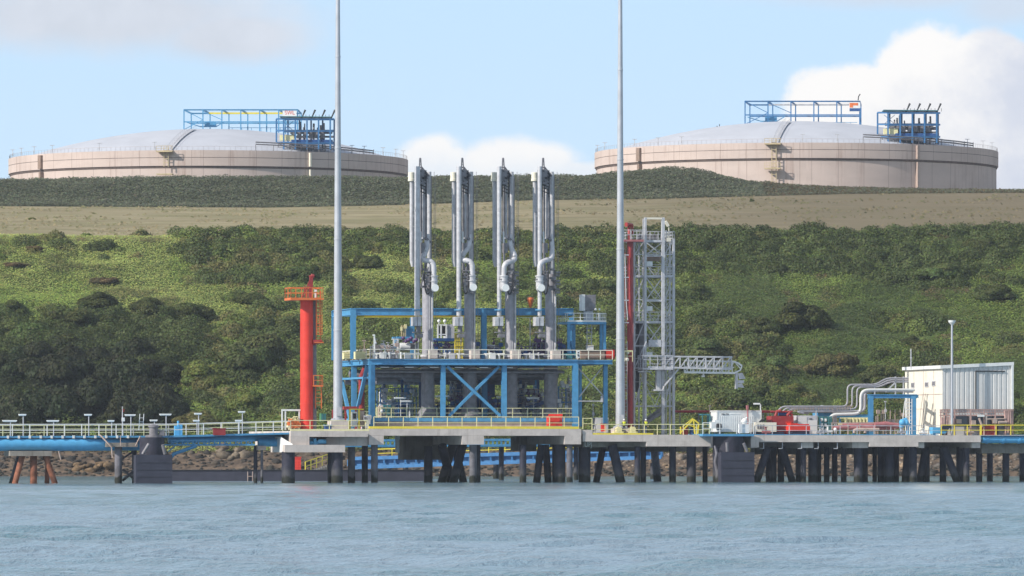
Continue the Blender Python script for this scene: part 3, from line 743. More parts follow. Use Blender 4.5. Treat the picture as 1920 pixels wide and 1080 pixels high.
# ================================================================ STORAGE TANKS
def tank_wall_mat(name, col):
    m = bpy.data.materials.new(name); m.use_nodes = True; t = NT(m.node_tree)
    o = t.n('ShaderNodeOutputMaterial'); p = t.n('ShaderNodeBsdfPrincipled'); t.l(p.outputs[0], o.inputs[0])
    p.inputs['Roughness'].default_value = 0.85; p.inputs['Specular IOR Level'].default_value = 0.15
    c = t.n('ShaderNodeTexCoord').outputs['Object']; s = t.n('ShaderNodeSeparateXYZ'); t.l(c, s.inputs[0])
    ang = t.m('ARCTAN2', s.outputs[0], s.outputs[1]); arc = t.m('MULTIPLY', ang, 47.8)
    cv = t.n('ShaderNodeCombineXYZ'); t.l(arc, cv.inputs[0]); t.l(s.outputs[2], cv.inputs[1])
    n = t.noise(t.mapv(cv.outputs[0], (0.12, 0.25, 1)), 1.0, 5, 0.6)
    st = t.noise(t.mapv(cv.outputs[0], (0.9, 0.05, 1)), 1.0, 5, 0.7)
    st2 = t.noise(t.mapv(cv.outputs[0], (0.16, 0.03, 1), (3, 4, 0)), 1.0, 3, 0.6)
    cc = t.mix(t.ss(n, 0.3, 0.7), tuple(x * 0.93 for x in col), tuple(min(1, x * 1.05) for x in col))
    cc = t.mix(t.m('MULTIPLY', t.m('MULTIPLY', t.ss(st, 0.5, 0.75), t.ss(st2, 0.40, 0.56)), 0.75), cc, srgb(150, 122, 108))
    fr = t.m('FRACT', t.m('DIVIDE', arc, 6.2)); ln = t.m('LESS_THAN', fr, 0.028)
    cc = t.mix(t.m('MULTIPLY', ln, 0.4), cc, srgb(128, 104, 96))
    fr2 = t.m('FRACT', t.m('DIVIDE', arc, 1.55)); ln2 = t.m('LESS_THAN', fr2, 0.06)
    cc = t.mix(t.m('MULTIPLY', t.m('MULTIPLY', ln2, t.ss(st2, 0.45, 0.6)), 0.3), cc, srgb(140, 112, 100))
    t.l(cc, p.inputs['Base Color']); return m
M['tankL'] = tank_wall_mat('tank_concrete', srgb(202, 184, 174))
M['domeroof'] = material('dome_membrane', srgb(186, 188, 194), 0.75, var=0.04, scale=0.15, spec=0.2)
M['tanksteel'] = material('ochre_steel', srgb(196, 178, 140), 0.6, var=0.12)
M['darkline'] = material('dark_gap_line', srgb(112, 96, 90), 0.8, var=0.2)  # dark tone of the lines below and across the ring beam

def tank(cx, cy, Rr, zrim, zmid, zband, zapex, label, marks, ladder_px, low_platform):
    e = thing('storage_tank', label, 'storage tank', (cx, cy, 56), frame='w'); N = 160
    wall = MB().lathe((cx, cy, 0), [(Rr - 0.45, 55.0), (Rr - 0.45, zband - 0.35)], N)
    part(e, 'wall', wall, 'tankL')
    band = MB().lathe((cx, cy, 0), [(Rr - 0.42, zband - 0.05), (Rr, zband - 0.05), (Rr, zmid - 0.06)], N)
    band.lathe((cx, cy, 0), [(Rr, zmid + 0.06), (Rr, zrim), (Rr - 1.6, zrim), (Rr - 1.6, zrim - 0.6)], N)
    part(e, 'ring_beam', band, 'tankL')
    gap = MB().lathe((cx, cy, 0), [(Rr - 0.44, zband - 0.55), (Rr - 0.30, zband - 0.5), (Rr - 0.2, zband - 0.055)], N)
    gap.lathe((cx, cy, 0), [(Rr - 0.04, zmid - 0.065), (Rr - 0.04, zmid + 0.065)], N)
    part(e, 'ring_gap', gap, 'darkline')
    rb = Rr - 1.4; sag = zapex - (zrim - 0.5); Rs = (rb * rb + sag * sag) / (2 * sag); zc = zapex - Rs
    prof = []
    for i in range(19):
        rr = rb * (1 - i / 18); prof.append((max(rr, 0.01), zc + math.sqrt(Rs * Rs - rr * rr)))
    part(e, 'dome_roof', MB().lathe((cx, cy, 0), prof, N), 'domeroof')
    def rim(px, r=None):
        """the point of the near rim seen in this photo column"""
        r = Rr if r is None else r; k = (px - 960) / F
        # |k*y - cx|^2 + (y-cy)^2 = r^2, nearer root
        a_ = k * k + 1; b_ = -2 * (k * cx + cy); c_ = cx * cx + cy * cy - r * r
        y = (-b_ - math.sqrt(max(0.0, b_ * b_ - 4 * a_ * c_))) / (2 * a_); return Vector((k * y, y, 0))
    for px, wpx, mat in marks:
        q = rim(px, Rr + 0.05); n = Vector((q.x - cx, q.y - cy, 0)).normalized(); tt = Vector((-n.y, n.x, 0))
        hw = wpx / 2 / F * 1370 / max(0.35, abs(n.y)); b = MB()
        b.bar(Vector((q.x, q.y, 55)), Vector((q.x, q.y, zband - 0.6)), hw * 1.2, 0.9, up=n) ; b.bar(Vector((q.x, q.y, zband + 0.1)) + n * 0.1, Vector((q.x, q.y, zrim - 0.3)) + n * 0.1, hw * 2, 0.9, up=n)
        part(e, 'buttress', b, mat)
    # stair across the dome, in line with the ladder
    q = rim(ladder_px); n = Vector((q.x - cx, q.y - cy, 0)).normalized(); tt = Vector((-n.y, n.x, 0)); st = MB(); rl = MB()
    pts = []
    for i in range(13):
        rr = rb * (1 - 0.62 * i / 12); pts.append(Vector((cx, cy, zc + math.sqrt(Rs * Rs - rr * rr) + 0.25)) + n * rr)
    for a_, b_ in zip(pts[:-1], pts[1:]):
        st.bar(a_, b_, 1.2, 0.1)
        for s_ in (-0.6, 0.6): rl.bar(a_ + tt * s_ + Vector((0, 0, 0.75)), b_ + tt * s_ + Vector((0, 0, 0.75)), 0.03)
    for a_ in pts:
        for s_ in (-0.6, 0.6): rl.bar(a_ + tt * s_, a_ + tt * s_ + Vector((0, 0, 0.75)), 0.03)
    o = part(e, 'dome_stair', st, 'steel'); part(o, 'railing', rl, 'steeldark')
    # rim ladder with landings
    ld = MB(); c0 = q + n * 0.9
    up = lambda z: Vector((c0.x, c0.y, z))
    ld.ladder(up(57 if low_platform else zband - 0.3), up(zrim + 0.8), 1.0, 0.09, side=tt, step=0.8)
    for z in ([zrim - 0.35] + ([zrim - 6.0] if low_platform else [zrim - 5.6])):
        ld.bar(q + n * 1.0 + Vector((0, 0, z)) - tt * 2.1, q + n * 1.0 + Vector((0, 0, z)) + tt * 1.6, 1.8, 0.28)
    lo = part(e, 'rim_ladder', ld, 'tanksteel'); lr = MB()
    for z in [zrim - 0.2] + ([zrim - 5.85] if low_platform else []):
        a_ = q + n * 1.85 + Vector((0, 0, z)); lr.rail([a_ - tt * 2.1, a_ + tt * 1.6], 1.1, 1.2, 0.05)
    part(lo, 'landing_rail', lr, 'tanksteel')
    # walkway rail round the rim
    rr = MB(); ring = []
    for i in range(121):
        t_ = math.pi + math.pi * i / 120.0; ring.append(Vector((cx + (Rr - 0.25) * math.cos(t_), cy + (Rr - 0.25) * math.sin(t_), zrim)))
    rr.rail(ring, 0.9, 4.0, 0.018, mids=0)
    part(e, 'rim_railing', rr, 'tan')
    # pipe run that slopes down the far side of the rim
    pr = MB()
    for dz_ in (0.6, 1.1):
        pts = [Vector((cx + (Rr - 1.2) * math.cos(t_), cy + (Rr - 1.2) * math.sin(t_), zrim + dz_ + 0.9 * (1 - (t_ - 5.0) / 0.7))) for t_ in np.linspace(5.0, 5.75, 14)]
        pr.tube(pts, 0.16, 6)
    for t_ in np.linspace(5.0, 5.75, 9):
        b_ = Vector((cx + (Rr - 1.2) * math.cos(t_), cy + (Rr - 1.2) * math.sin(t_), zrim)); pr.bar(b_, b_ + Vector((0, 0, 1.4)), 0.14)
    part(e, 'rim_pipes', pr, 'steeldark')
    return e, rim, (zc, Rs)
TL = tank(-72.4, 1400.0, 47.6, 73.3, 71.6, 69.75, 80.6, 'domed concrete tank whose lower wall is hidden by the scrubby bund', [(77, 6, 'brown'), (581, 3, 'cream')], 313, False)
TR = tank(67.8, 1400.0, 48.1, 75.0, 73.4, 71.5, 82.4, 'domed concrete tank with its tall wall bared down to the field', [(1199, 6, 'brown'), (1720, 4.5, 'tan')], 1452, True)

def rim_lamps(T_, pxs, zrim, grp, lab):
    for px in pxs:
        q = T_[1](px, 47.2); b = MB(); h = 1.9
        b.tube([(q.x, q.y, zrim), (q.x, q.y, zrim + h)], 0.07, 6); b.bar((q.x - 0.55, q.y, zrim + h), (q.x + 0.55, q.y, zrim + h), 0.22, 0.12)
        b.bar((q.x - 0.1, q.y, zrim + 0.7), (q.x + 0.1, q.y, zrim + 0.7), 0.25, 0.3)
        solo('rim_lamp', lab, 'lamp', b, 'steel', (q.x, q.y, zrim), grp, 'w')
rim_lamps(TL, [24, 40, 64, 98, 186, 290, 660, 683, 718, 742, 756], 73.3, 'rim lamps of the tank above the bund', 'thin lamp post on the rim of the tank behind the scrubby bund')
rim_lamps(TR, [1120, 1134, 1190, 1234, 1278, 1505, 1570, 1814, 1843, 1860], 75.0, 'rim lamps of the bare walled tank', 'thin lamp post on the rim of the tank with the tall bare wall')

def gantry(px0, px1, py0, py1, y, bays, depth, label, sign_px, sign_text, boatlike):
    """open blue crane frame on a dome; depth in metres towards the back"""
    c = Wp((px0 + px1) / 2, py1, y); e = thing('crane_gantry', label, 'steel frame', c, frame='w')
    f = lambda px, py, d: Wp(px, py, y) + Vector((0, d, 0))
    sh = 11.0  # the back row stands this many photo pixels to the side
    ps = [px0 + (px1 - px0) * i / bays for i in range(bays + 1)]
    colm = parts(e, 'column', 'blue' if boatlike else 'frameblue')
    for p_ in ps:
        for d, o_ in ((0, 0), (depth, sh)):
            colm.p().ibar(f(p_ + o_ - (6 if p_ == px1 and d else 0), py1 + 6, d), f(p_ + o_ - (6 if p_ == px1 and d else 0), py0 + (4 if d else 0), d), 0.27, 0.27, 0.09)
    colm.done()
    bm_ = MB()
    for d, o_ in ((0, 0), (depth, sh)):
        bm_.ibar(f(px0 + o_, py0 + (4 if d else 0), d), f(px1 + (o_ - 6 if d else 0), py0 + (4 if d else 0), d), 0.32, 0.32, 0.1)
        bm_.bar(f(px0 + o_, (py0 + py1) / 2 + 4, d), f(px1 + o_ - (6 if d else 0), (py0 + py1) / 2 + 4, d), 0.28)
    for p_ in ps: bm_.bar(f(p_, py0, 0), f(p_ + sh - (6 if p_ == px1 else 0), py0 + 4, depth), 0.3)
    part(e, 'beams', bm_, 'blue' if boatlike else 'frameblue')
    rl = MB()
    rl.bar(f(px0 + 45, py0 + 5, depth * 0.5), f(px1 - 8, py0 + 5, depth * 0.5), 0.45, 0.4)
    part(e, 'crane_rail', rl, 'yellow' if boatlike else 'steel')
    br = MB()
    br.bar(f(ps[0], py1, 0), f(ps[1], (py0 + py1) / 2, 0), 0.16); br.bar(f(ps[0], py0, 0), f(ps[1], (py0 + py1) / 2, 0), 0.16)
    br.bar(f(ps[1], py0 + 3, 0), f(ps[2], (py0 + py1) / 2, 0), 0.16)
    part(e, 'braces', br, 'blue' if boatlike else 'frameblue')
    lower = MB()
    lower.bar(f(px0 + 5, py1 - 14, 1), f(px0 + 30, py1 - 6, 1), 0.2); lower.bar(f(px0 + 30, py1 - 6, 1), f(px0 + 60, py1 - 6, 1), 0.25)
    lower.bar(f(px0 + 60, py1 - 6, 1), f(px0 + 75, py1 - 15, 1), 0.2); lower.box(*sorted((f(px0 + 38, 0, 0).x, f(px0 + 60, 0, 0).x)), y + 0.8, y + 2, f(0, py1 - 6, 0).z, f(0, py1 - 14, 0).z)
    for k in range(7): lower.bar(f(px0 + 90 + 18 * k, py1 - 4, 1.2), f(px0 + 90 + 18 * k, py1 + 4, 1.2), 0.12)
    lower.bar(f(px0 + 86, py1 - 4, 1.2), f(px1 - 4, py1 - 4, 1.2), 0.12)
    part(e, 'trolley_platform', lower, 'blue')
    a = f(sign_px[0], sign_px[2], -0.35); b = f(sign_px[1], sign_px[3], -0.35)
    s = part(e, 'sign_board', MB().box(a.x, b.x, y - 0.4, y - 0.3, a.z, b.z), 'white')
    if sign_text:
        o = lettering(s, sign_text, (a.x + 0.5, y - 0.42, (a.z + b.z) / 2 - 0.1), 0.95, 'red', width=abs(b.x - a.x) * 0.72)
        o['label'] = 'red letters on a white board'
    else:
        o = MB(); ww = b.x - a.x
        o.box(a.x + 0.1, a.x + ww * 0.8, y - 0.43, y - 0.4, a.z - 0.75, a.z - 0.15); o.box(a.x + 0.1, a.x + ww * 0.35, y - 0.43, y - 0.4, a.z - 1.25, a.z - 0.75)
        part(s, 'emblem', o, 'orange'); o = MB().box(a.x + 0.1, b.x, y - 0.43, y - 0.4, b.z + 0.05, b.z + 0.75); part(s, 'stripe', o, 'deepblue')
    return e
gantry(345, 558, 206, 243, 1398, 6, 6.0, 'long open blue crane frame with a red lettered board on the dome behind the bund', (530, 556, 208, 220), 'SWL', True)
gantry(1397, 1612, 190, 233, 1398, 5, 6.0, 'long open blue crane frame with an orange and blue board on the bare walled tank', (1592, 1613, 192, 209), None, False)
def roof_plant(px0, px1, py0, py1, y, label, cut, hide):
    """the dense blue pipe frame with four vent pipes that leans over the rim"""
    c = Wp((px0 + px1) / 2, py1, y); e = thing('pipework_gantry', label, 'steel frame', c, frame='w')
    f = lambda px, py, d=0.0: Wp(px, py, y) + Vector((0, d, 0))
    n = 5; ps = [px0 + (px1 - px0) * i / n for i in range(n + 1)]; D = 7.0
    colm = parts(e, 'column', 'frameblue'); bms = MB(); x0 = 16.0
    for i, p_ in enumerate(ps):
        for d, o_ in ((0, x0), (D, 0)):
            if p_ + o_ > px1 + 1: continue
            colm.p().ibar(f(p_ + o_, py1 + 8, d), f(p_ + o_, py0 + (0 if d else 4), d), 0.36, 0.36, 0.1)
    colm.done()
    H = py1 - py0
    for g in (0.0, 0.42, 0.86):
        for d, o_ in ((0, x0), (D, 0)): bms.ibar(f(px0 + o_, py0 + g * H + (0 if d else 4), d), f(px1, py0 + g * H + (0 if d else 4), d), 0.4, 0.4, 0.1)
        for p_ in ps[:-1]: bms.bar(f(p_ + x0, py0 + g * H + 4, 0), f(p_, py0 + g * H, D), 0.25)
    part(e, 'beams', bms, 'frameblue')
    rf = MB(); rf.bar(f(px0 + 8, py0 - 2, D / 2), f(px1 - 4, py0 - 1, D / 2), D * 0.9, 0.16); part(e, 'top_grating', rf, 'teal')
    fl = MB(); a = f(px0 + 30, py0 + 0.80 * H, 0.5); b = f(px1 - 2, py0 + 0.93 * H, 0.5); fl.box(a.x, b.x, y + 0.5, y + D - 0.5, b.z, a.z); part(e, 'floor_band', fl, 'deepblue')
    pp = MB(); r_ = random.Random(int(px0))
    for k in range(9):
        xx = px0 + 24 + r_.random() * (px1 - px0 - 34); pp.tube([f(xx, py0 + 0.84 * H, 1 + 4 * r_.random()), f(xx, py0 + (0.1 + 0.3 * r_.random()) * H, 2 + 3 * r_.random())], 0.14 + 0.12 * r_.random(), 6)
    for k in range(7):
        yy = py0 + (0.45 + 0.35 * r_.random()) * H; pp.tube([f(px0 + 10 + 20 * r_.random(), yy, 2 + k * 0.5), f(px1 - 18 * r_.random(), yy, 2 + k * 0.5)], 0.16 + 0.14 * r_.random(), 6)
    for k in range(6):
        xx = px0 + 34 + k * (px1 - px0 - 44) / 6; a = f(xx, py0 + 0.62 * H, 1.2); pp.box(a.x - 0.5, a.x + 0.5, y + 1, y + 2, a.z - 0.8, a.z + 0.7)
    part(e, 'pipes', pp, 'steeldark')
    va = parts(e, 'valve_box', 'paleyellow')
    for k in range(3):
        a = f(px0 + 12 + k * 9, py0 + 0.74 * H, 1.0); va.p().box(a.x - 0.5, a.x + 0.6, y + 0.6, y + 1.8, a.z - 0.6, a.z + 0.7)
    va.done()
    for k in range(4):
        xx = px0 + (px1 - px0) * (0.44 + 0.17 * k); v_ = MB()
        v_.tube([f(xx, py0 + 3, 2), f(xx + 4, py0 - 6, 2), f(xx + 8, py0 - 15, 2)], [0.16, 0.16, 0.24], 6)
        v_.bar(f(xx - 3, py0, 2), f(xx - 3, py0 - 6, 2), 0.1); v_.bar(f(xx + 9, py0, 2), f(xx + 9, py0 - 6, 2), 0.1)
        part(e, 'vent_pipe', v_, 'black')
    xb = MB(); xb.bar(f(ps[0] + 12, py0 + 4, D), f(ps[1] + 10, py0 + 0.42 * H, D), 0.12); xb.bar(f(ps[0] + 12, py0 + 0.42 * H, D), f(ps[1] + 10, py0 + 4, D), 0.12); part(e, 'braces', xb, 'frameblue')
    lg = parts(e, 'leg', 'steeldark')
    for k in range(10):
        xx = px0 + (px1 - px0) * (k + 0.5) / 10; lg.p().bar(f(xx, py1 - 2, 1), f(xx, py1 + 12, 1), 0.22)
        lg.p().bar(f(xx, py1 - 2, 5), f(xx, py1 + 8, 5), 0.22)
    lg.done()
    return e
roof_plant(516, 625, 220, 272, 1362, 'dense blue pipe frame with four slanted vents on the tank behind the bund', 0, 0)
roof_plant(1649, 1763, 208, 260, 1362, 'dense blue pipe frame with four slanted vents on the bare walled tank', 0, 0)
b = MB(); q = Wp(1349, 240, 1395); b.tube([q - Vector((0, 0, 0.6)), q + Vector((0, 0, 0.9))], 0.09, 6); b.bar(q + Vector((-0.6, 0, 0.2)), q + Vector((0.6, 0, 0.2)), 0.2); b.box(q.x - 0.7, q.x - 0.45, q.y - 0.1, q.y + 0.1, q.z, q.z + 0.5); b.box(q.x + 0.45, q.x + 0.75, q.y - 0.1, q.y + 0.1, q.z - 0.1, q.z + 0.35)
solo('roof_lamp', 'dark cross armed lamp pole alone on the grey dome of the bare walled tank', 'lamp', b, 'black', q, frame='w')
b = MB(); q = Wp(1609, 188, 1396); b.tube([q, q + Vector((0.1, 0, 0.9)), q + Vector((0.5, 0, 1.5))], 0.12, 6); solo('roof_horn', 'small dark bent pipe on top of the crane frame with the orange board', 'pipe', b, 'black', q, frame='w')

# ================================================================ JETTY: CONCRETE AND PILES
def pile(parent, pxt, pyt, pxb, wpx, v, mat='pile', vb=None, label=None):
    """one pile from its head (photo column, row) down through the water"""
    vb = v if vb is None else vb
    a = Q(pxt, pyt, v); b = Q(pxb, 905, vb); b.z = 0.0
    d = (b - a) / max(0.1, a.z); b = b + d * 3.0
    return part(parent, 'pile', MB().tube([a, b], wpx * PXM / 2, 14, cap=False), mat, label)

ZM = QZ(890, 804, 0)                # deck of the loading platform
lp = thing('loading_platform', 'long grey concrete platform with a yellow edge that carries the loading arms', 'jetty platform', Q(890, 905, 12))
mb = MB(); mb.pbox(690, 1090, 804, 817, 0, 26); part(lp, 'deck_slab', mb, 'concrete')
for p0, p1, pb in [(692, 719.5, 834), (866.5, 907.5, 833.5), (1058.5, 1089.5, 833)]:
    a = Q(p0, 817, 0.003); b_ = Q(p1, pb, 0.003)
    part(lp, 'cross_beam', MB().box(a.x, b_.x, -0.003, 25.6, a.z - 0.003, b_.z), 'concrete')
for p0, p1, v_, py1 in [(756, 838, 16, 862), (968, 1006, 19, 846)]:
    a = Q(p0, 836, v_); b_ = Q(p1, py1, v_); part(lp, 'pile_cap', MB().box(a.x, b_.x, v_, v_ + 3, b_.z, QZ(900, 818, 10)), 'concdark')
a = Q(692.5, 799.3, 0.02); b_ = Q(1085, 804, 0.02)
part(lp, 'kerb', MB().box(a.x, b_.x, 0.02, 0.4, ZM + 0.004, a.z), 'yellow')
pts = [Q(701, 804, 0.65), Q(1085, 804, 0.65)]; pts = [Vector((p.x, p.y, ZM)) for p in pts]
part(lp, 'railing', MB().rail(pts, 1.5, 1.85, 0.045, mids=1), 'paleyellow')
# raised process floor with its blue edge beam
a = Q(700, 783.5, 3.4); b_ = Q(1080, 804, 3.4); ZF = a.z
part(lp, 'raised_floor', MB().box(a.x, b_.x, 3.4, 23, ZM + 0.004, ZF - 0.45), 'tan')
part(lp, 'edge_beam', MB().box(a.x - 0.02, b_.x + 0.02, 3.2, 23.2, ZF - 0.446, ZF), 'blue')
pts = [Vector((Q(705, 780, 5).x, 5, ZF)), Vector((Q(1074, 780, 5).x, 5, ZF)), Vector((Q(1074, 780, 5).x, 12, ZF))]
o = part(lp, 'floor_railing', MB().rail(pts, 1.25, 2.0, 0.04), 'paleyellow')
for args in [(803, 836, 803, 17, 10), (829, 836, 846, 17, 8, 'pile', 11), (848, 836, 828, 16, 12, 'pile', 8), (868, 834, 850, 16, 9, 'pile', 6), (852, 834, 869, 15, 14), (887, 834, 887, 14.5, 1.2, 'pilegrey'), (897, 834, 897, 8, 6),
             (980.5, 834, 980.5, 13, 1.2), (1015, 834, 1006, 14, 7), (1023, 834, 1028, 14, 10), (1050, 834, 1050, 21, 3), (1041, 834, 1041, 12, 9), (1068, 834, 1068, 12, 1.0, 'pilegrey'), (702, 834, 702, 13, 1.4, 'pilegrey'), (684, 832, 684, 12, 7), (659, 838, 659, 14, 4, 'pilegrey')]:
    pile(lp, *args)
# crumpled writing on the beam end
# ---- west block with the lighting mast
ZW = QZ(610, 808, -2)
wb_ = thing('mast_platform', 'stepped pale concrete platform under the red column with a window in its front', 'jetty platform', Q(610, 905, 6))
mb = MB(); mb.pbox(545, 689.8, 808, 819, -2, 24); part(wb_, 'deck_slab', mb, 'concrete')
mb = MB(); mb.pbox(545, 580, 819.05, 834, -1.997, 20); mb.pbox(612, 689.5, 819.05, 836, 0.6, 12); mb.pbox(580.05, 611.95, 819.05, 834, 6, 7); part(wb_, 'wall', mb, 'concrete')
mb = MB(); mb.pbox(534, 647, 834.05, 848, -2.6, 6); part(wb_, 'pile_cap', mb, 'concrete')
mb = MB(); a = Q(526, 819, -1); b_ = Q(545, 848, -1)
mb.add([(a.x, -1, a.z), (b_.x, -2.2, a.z - 0.9), (b_.x, -2.2, b_.z), (a.x, -1, b_.z), (a.x, 3, a.z), (b_.x - 0.03, 3, a.z - 0.9), (b_.x - 0.03, 3, b_.z), (a.x, 3, b_.z)], [(0, 3, 2, 1), (4, 5, 6, 7), (0, 1, 5, 4), (1, 2, 6, 5), (2, 3, 7, 6), (3, 0, 4, 7)])
part(wb_, 'corner_fairing', mb, 'white')
mb = MB(); mb.pbox(545, 692, 804.5, 807.9, -1.95, -1.7); part(wb_, 'kerb', mb, 'paleyellow')
z0 = ZW + 0.003
mb = MB(); mb.rail([Vector((Q(545, 808, 8).x, 8, z0)), Vector((Q(545, 808, -1.6).x, -1.6, z0)), Vector((Q(690, 808, -1.6).x, -1.6, z0))], 1.3, 2.2, 0.04); part(wb_, 'railing', mb, 'paleyellow')
for args in [(540.5, 847, 540.5, 25, -1.5), (632, 847, 632, 22, -1.5), (619, 847, 619, 10, 3)]: pile(wb_, *args)
mb = MB(); mb.tube([Q(580, 831, -.6), Q(611, 828, -.6)], 0.3, 10); mb.tube([Q(590, 833.8, -.8), Q(590, 822, -.8)], 0.25, 8); mb.pbox(581, 588, 821, 833, -.3, 1); mb.pbox(597, 607, 824, 831, -1, 0)
solo('pipe_valve', 'blue pipe valve seen through the window of the stepped concrete platform', 'valve', mb, 'pipeblue', Q(595, 833, -.6))
mb = MB(); mb.tube([Q(745, 824, 10), Q(745, 849, 10)], 0.27, 12); mb.tube([Q(745, 818, 10), Q(745, 824, 10)], 0.36, 12)
solo('drain_pipe', 'white drain pipe hanging below the long concrete platform', 'pipe', mb, 'white', Q(745, 849, 10))

# ---- gangway platform
g2 = thing('gangway_platform', 'grey concrete platform with yellow railing under the gangway tower', 'jetty platform', Q(1210, 905, 10))
Z2 = QZ(1210, 815, 0)
mb = MB(); mb.pbox(1093, 1333, 815, 828, 0.2, 22); part(g2, 'deck_slab', mb, 'concrete')
mb = MB(); mb.pbox(1212, 1332.8, 828.05, 837, 0.203, 8); part(g2, 'deep_fascia', mb, 'concrete')
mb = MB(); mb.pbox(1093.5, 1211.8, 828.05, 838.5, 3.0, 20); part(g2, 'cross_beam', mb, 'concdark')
mb = MB(); mb.pbox(1105, 1225, 812, 814.95, 0.25, 0.6); part(g2, 'kerb', mb, 'yellow')
mb = MB(); zz = Z2 + 0.003
mb.rail([Vector((Q(1110, 815, 0.9).x, 0.9, zz)), Vector((Q(1330, 815, 0.9).x, 0.9, zz))], 1.3, 1.75, 0.045)
mb.rail([Vector((Q(1093, 806, 0.7).x, 0.7, zz + 0.7)), Vector((Q(1110, 806, 0.7).x, 0.7, zz + 0.7))], 1.35, 0.95, 0.045)
part(g2, 'railing', mb, 'paleyellow')
mb = MB(); mb.pbox(1092, 1111, 806, 814.95, 0.22, 3); part(g2, 'step_block', mb, 'concrete')
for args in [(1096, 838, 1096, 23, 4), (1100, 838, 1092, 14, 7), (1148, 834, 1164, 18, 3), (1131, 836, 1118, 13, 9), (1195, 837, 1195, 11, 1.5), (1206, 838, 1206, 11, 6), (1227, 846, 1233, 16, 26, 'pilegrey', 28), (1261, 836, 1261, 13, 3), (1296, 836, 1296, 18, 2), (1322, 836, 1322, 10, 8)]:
    pile(g2, *args)
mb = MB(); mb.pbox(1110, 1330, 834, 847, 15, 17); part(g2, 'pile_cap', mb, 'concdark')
lettering(g2, 'UPJ', (Q(1096, 838, 2.95).x, 2.97, QZ(1096, 837.5, 2.95)), 0.6, 'white', width=0.95)

# ---- equipment platform
g3 = thing('equipment_platform', 'long grey concrete platform on dark close set piles under the white building', 'jetty platform', Q(1620, 905, 10))
Z3 = QZ(1620, 816, 0)
mb = MB(); mb.pbox(1409, 1839, 816, 829, 0, 24); part(g3, 'deck_slab', mb, 'concrete')
mb = MB(); mb.pbox(1630, 1722, 829.05, 837.5, -0.003, 12); part(g3, 'deep_fascia', mb, 'concrete')
for p0, p1 in [(1404, 1420), (1502, 1525), (1598, 1628), (1722.3, 1733), (1822, 1838)]:
    mb = MB(); mb.pbox(p0, p1, 829.06, 840, 0.6, 22); part(g3, 'cross_beam', mb, 'concrete')
mb = MB()
for p_ in (1432, 1467, 1503, 1534, 1570): mb.bar(Q(p_, 829.5, 0.3), Q(p_, 841, 0.3), 0.09); mb.bar(Q(p_ - 7, 841, 0.3), Q(p_, 841, 0.3), 0.09)
part(g3, 'hanger_brackets', mb, 'steel')
mb = MB(); mb.pbox(1409, 1760, 814.3, 815.95, 0.05, 0.25); part(g3, 'edge_strip', mb, 'blue')
mb = MB(); z3 = Z3 + 0.003
mb.rail([Vector((Q(1416, 815, 0.5).x, 0.5, z3)), Vector((Q(1765, 815, 0.5).x, 0.5, z3))], 1.2, 2.3, 0.04); part(g3, 'railing', mb, 'steel')
mb = MB(); mb.rail([Vector((Q(1765, 815, 0.5).x, 0.5, z3)), Vector((Q(1838, 815, 0.5).x, 0.5, z3))], 1.3, 1.8, 0.055); part(g3, 'yellow_railing', mb, 'yellow', 'yellow end of the railing')
for args in [(1440, 838, 1418, 15, 2), (1450, 838, 1450, 13, 6), (1464, 838, 1464, 13, 9), (1466, 838, 1486, 14, 4), (1497, 838, 1497, 11, 8), (1506, 838, 1506, 11, 1.5), (1524, 838, 1524, 18, 5), (1550, 838, 1550, 11, 7), (1565, 838, 1565, 11, 10), (1582, 838, 1582, 11, 5),
             (1609, 839, 1609, 17, 2), (1621, 838, 1621, 13, 10), (1652, 838, 1652, 14, 6), (1667, 838, 1667, 20, 4), (1680, 838, 1680, 12, 11), (1703, 838, 1698, 16, 6, 'pile', 3), (1712, 838, 1712, 15, 2), (1736, 838, 1724, 14, 6), (1737, 838, 1737, 13, 8),
             (1768, 838, 1768, 13, 5), (1770, 838, 1795, 15, 3), (1801, 838, 1801, 17, 6), (1812, 840, 1812, 12, 1.6), (1440, 838, 1440, 9, 14), (1536, 838, 1536, 8, 14), (1640, 838, 1640, 9, 15)]:
    pile(g3, *args)
mb = MB(); mb.pbox(1415, 1835, 838, 852, 17, 19); part(g3, 'pile_cap', mb, 'concdark')

# ---- pipe trestle at the far end of the equipment platform
g4 = thing('pipe_trestle', 'concrete trestle with blue pipes and yellow railing beyond the white building', 'trestle', Q(1900, 905, 4))
mb = MB(); mb.pbox(1840.5, 2060, 832, 850, 4, 9); part(g4, 'deck_slab', mb, 'concdark')
mb = MB(); mb.tube([Q(1840.5, 824, 2), Q(2060, 824, 2)], 0.5, 14); mb.tube([Q(1840.5, 818, 3.2), Q(2060, 818, 3.2)], 0.22, 10)
for p_ in range(1850, 2050, 30): mb.tube([Q(p_ - 2, 824, 2), Q(p_ + 2, 824, 2)], 0.56, 14)
part(g4, 'pipe', mb, 'pipeblue')
mb = MB(); zt = QZ(1880, 816, 1.4); mb.rail([Vector((Q(1840, 0, 1.4).x, 1.4, zt)), Vector((Q(2060, 0, 1.4).x, 1.4, zt))], 1.3, 1.9, 0.055); part(g4, 'railing', mb, 'yellow')
mb = MB(); mb.pbox(1840.5, 2060, 815.6, 817, 1.3, 5); part(g4, 'walkway', mb, 'steel')
for args in [(1836, 848, 1836, 12, 6), (1886, 850, 1886, 13.5, 5), (1856, 850, 1856, 12, 20), (1917, 848, 1917, 12, 20), (1960, 850, 1960, 13, 5), (2030, 850, 2030, 13, 5)]: pile(g4, *args)

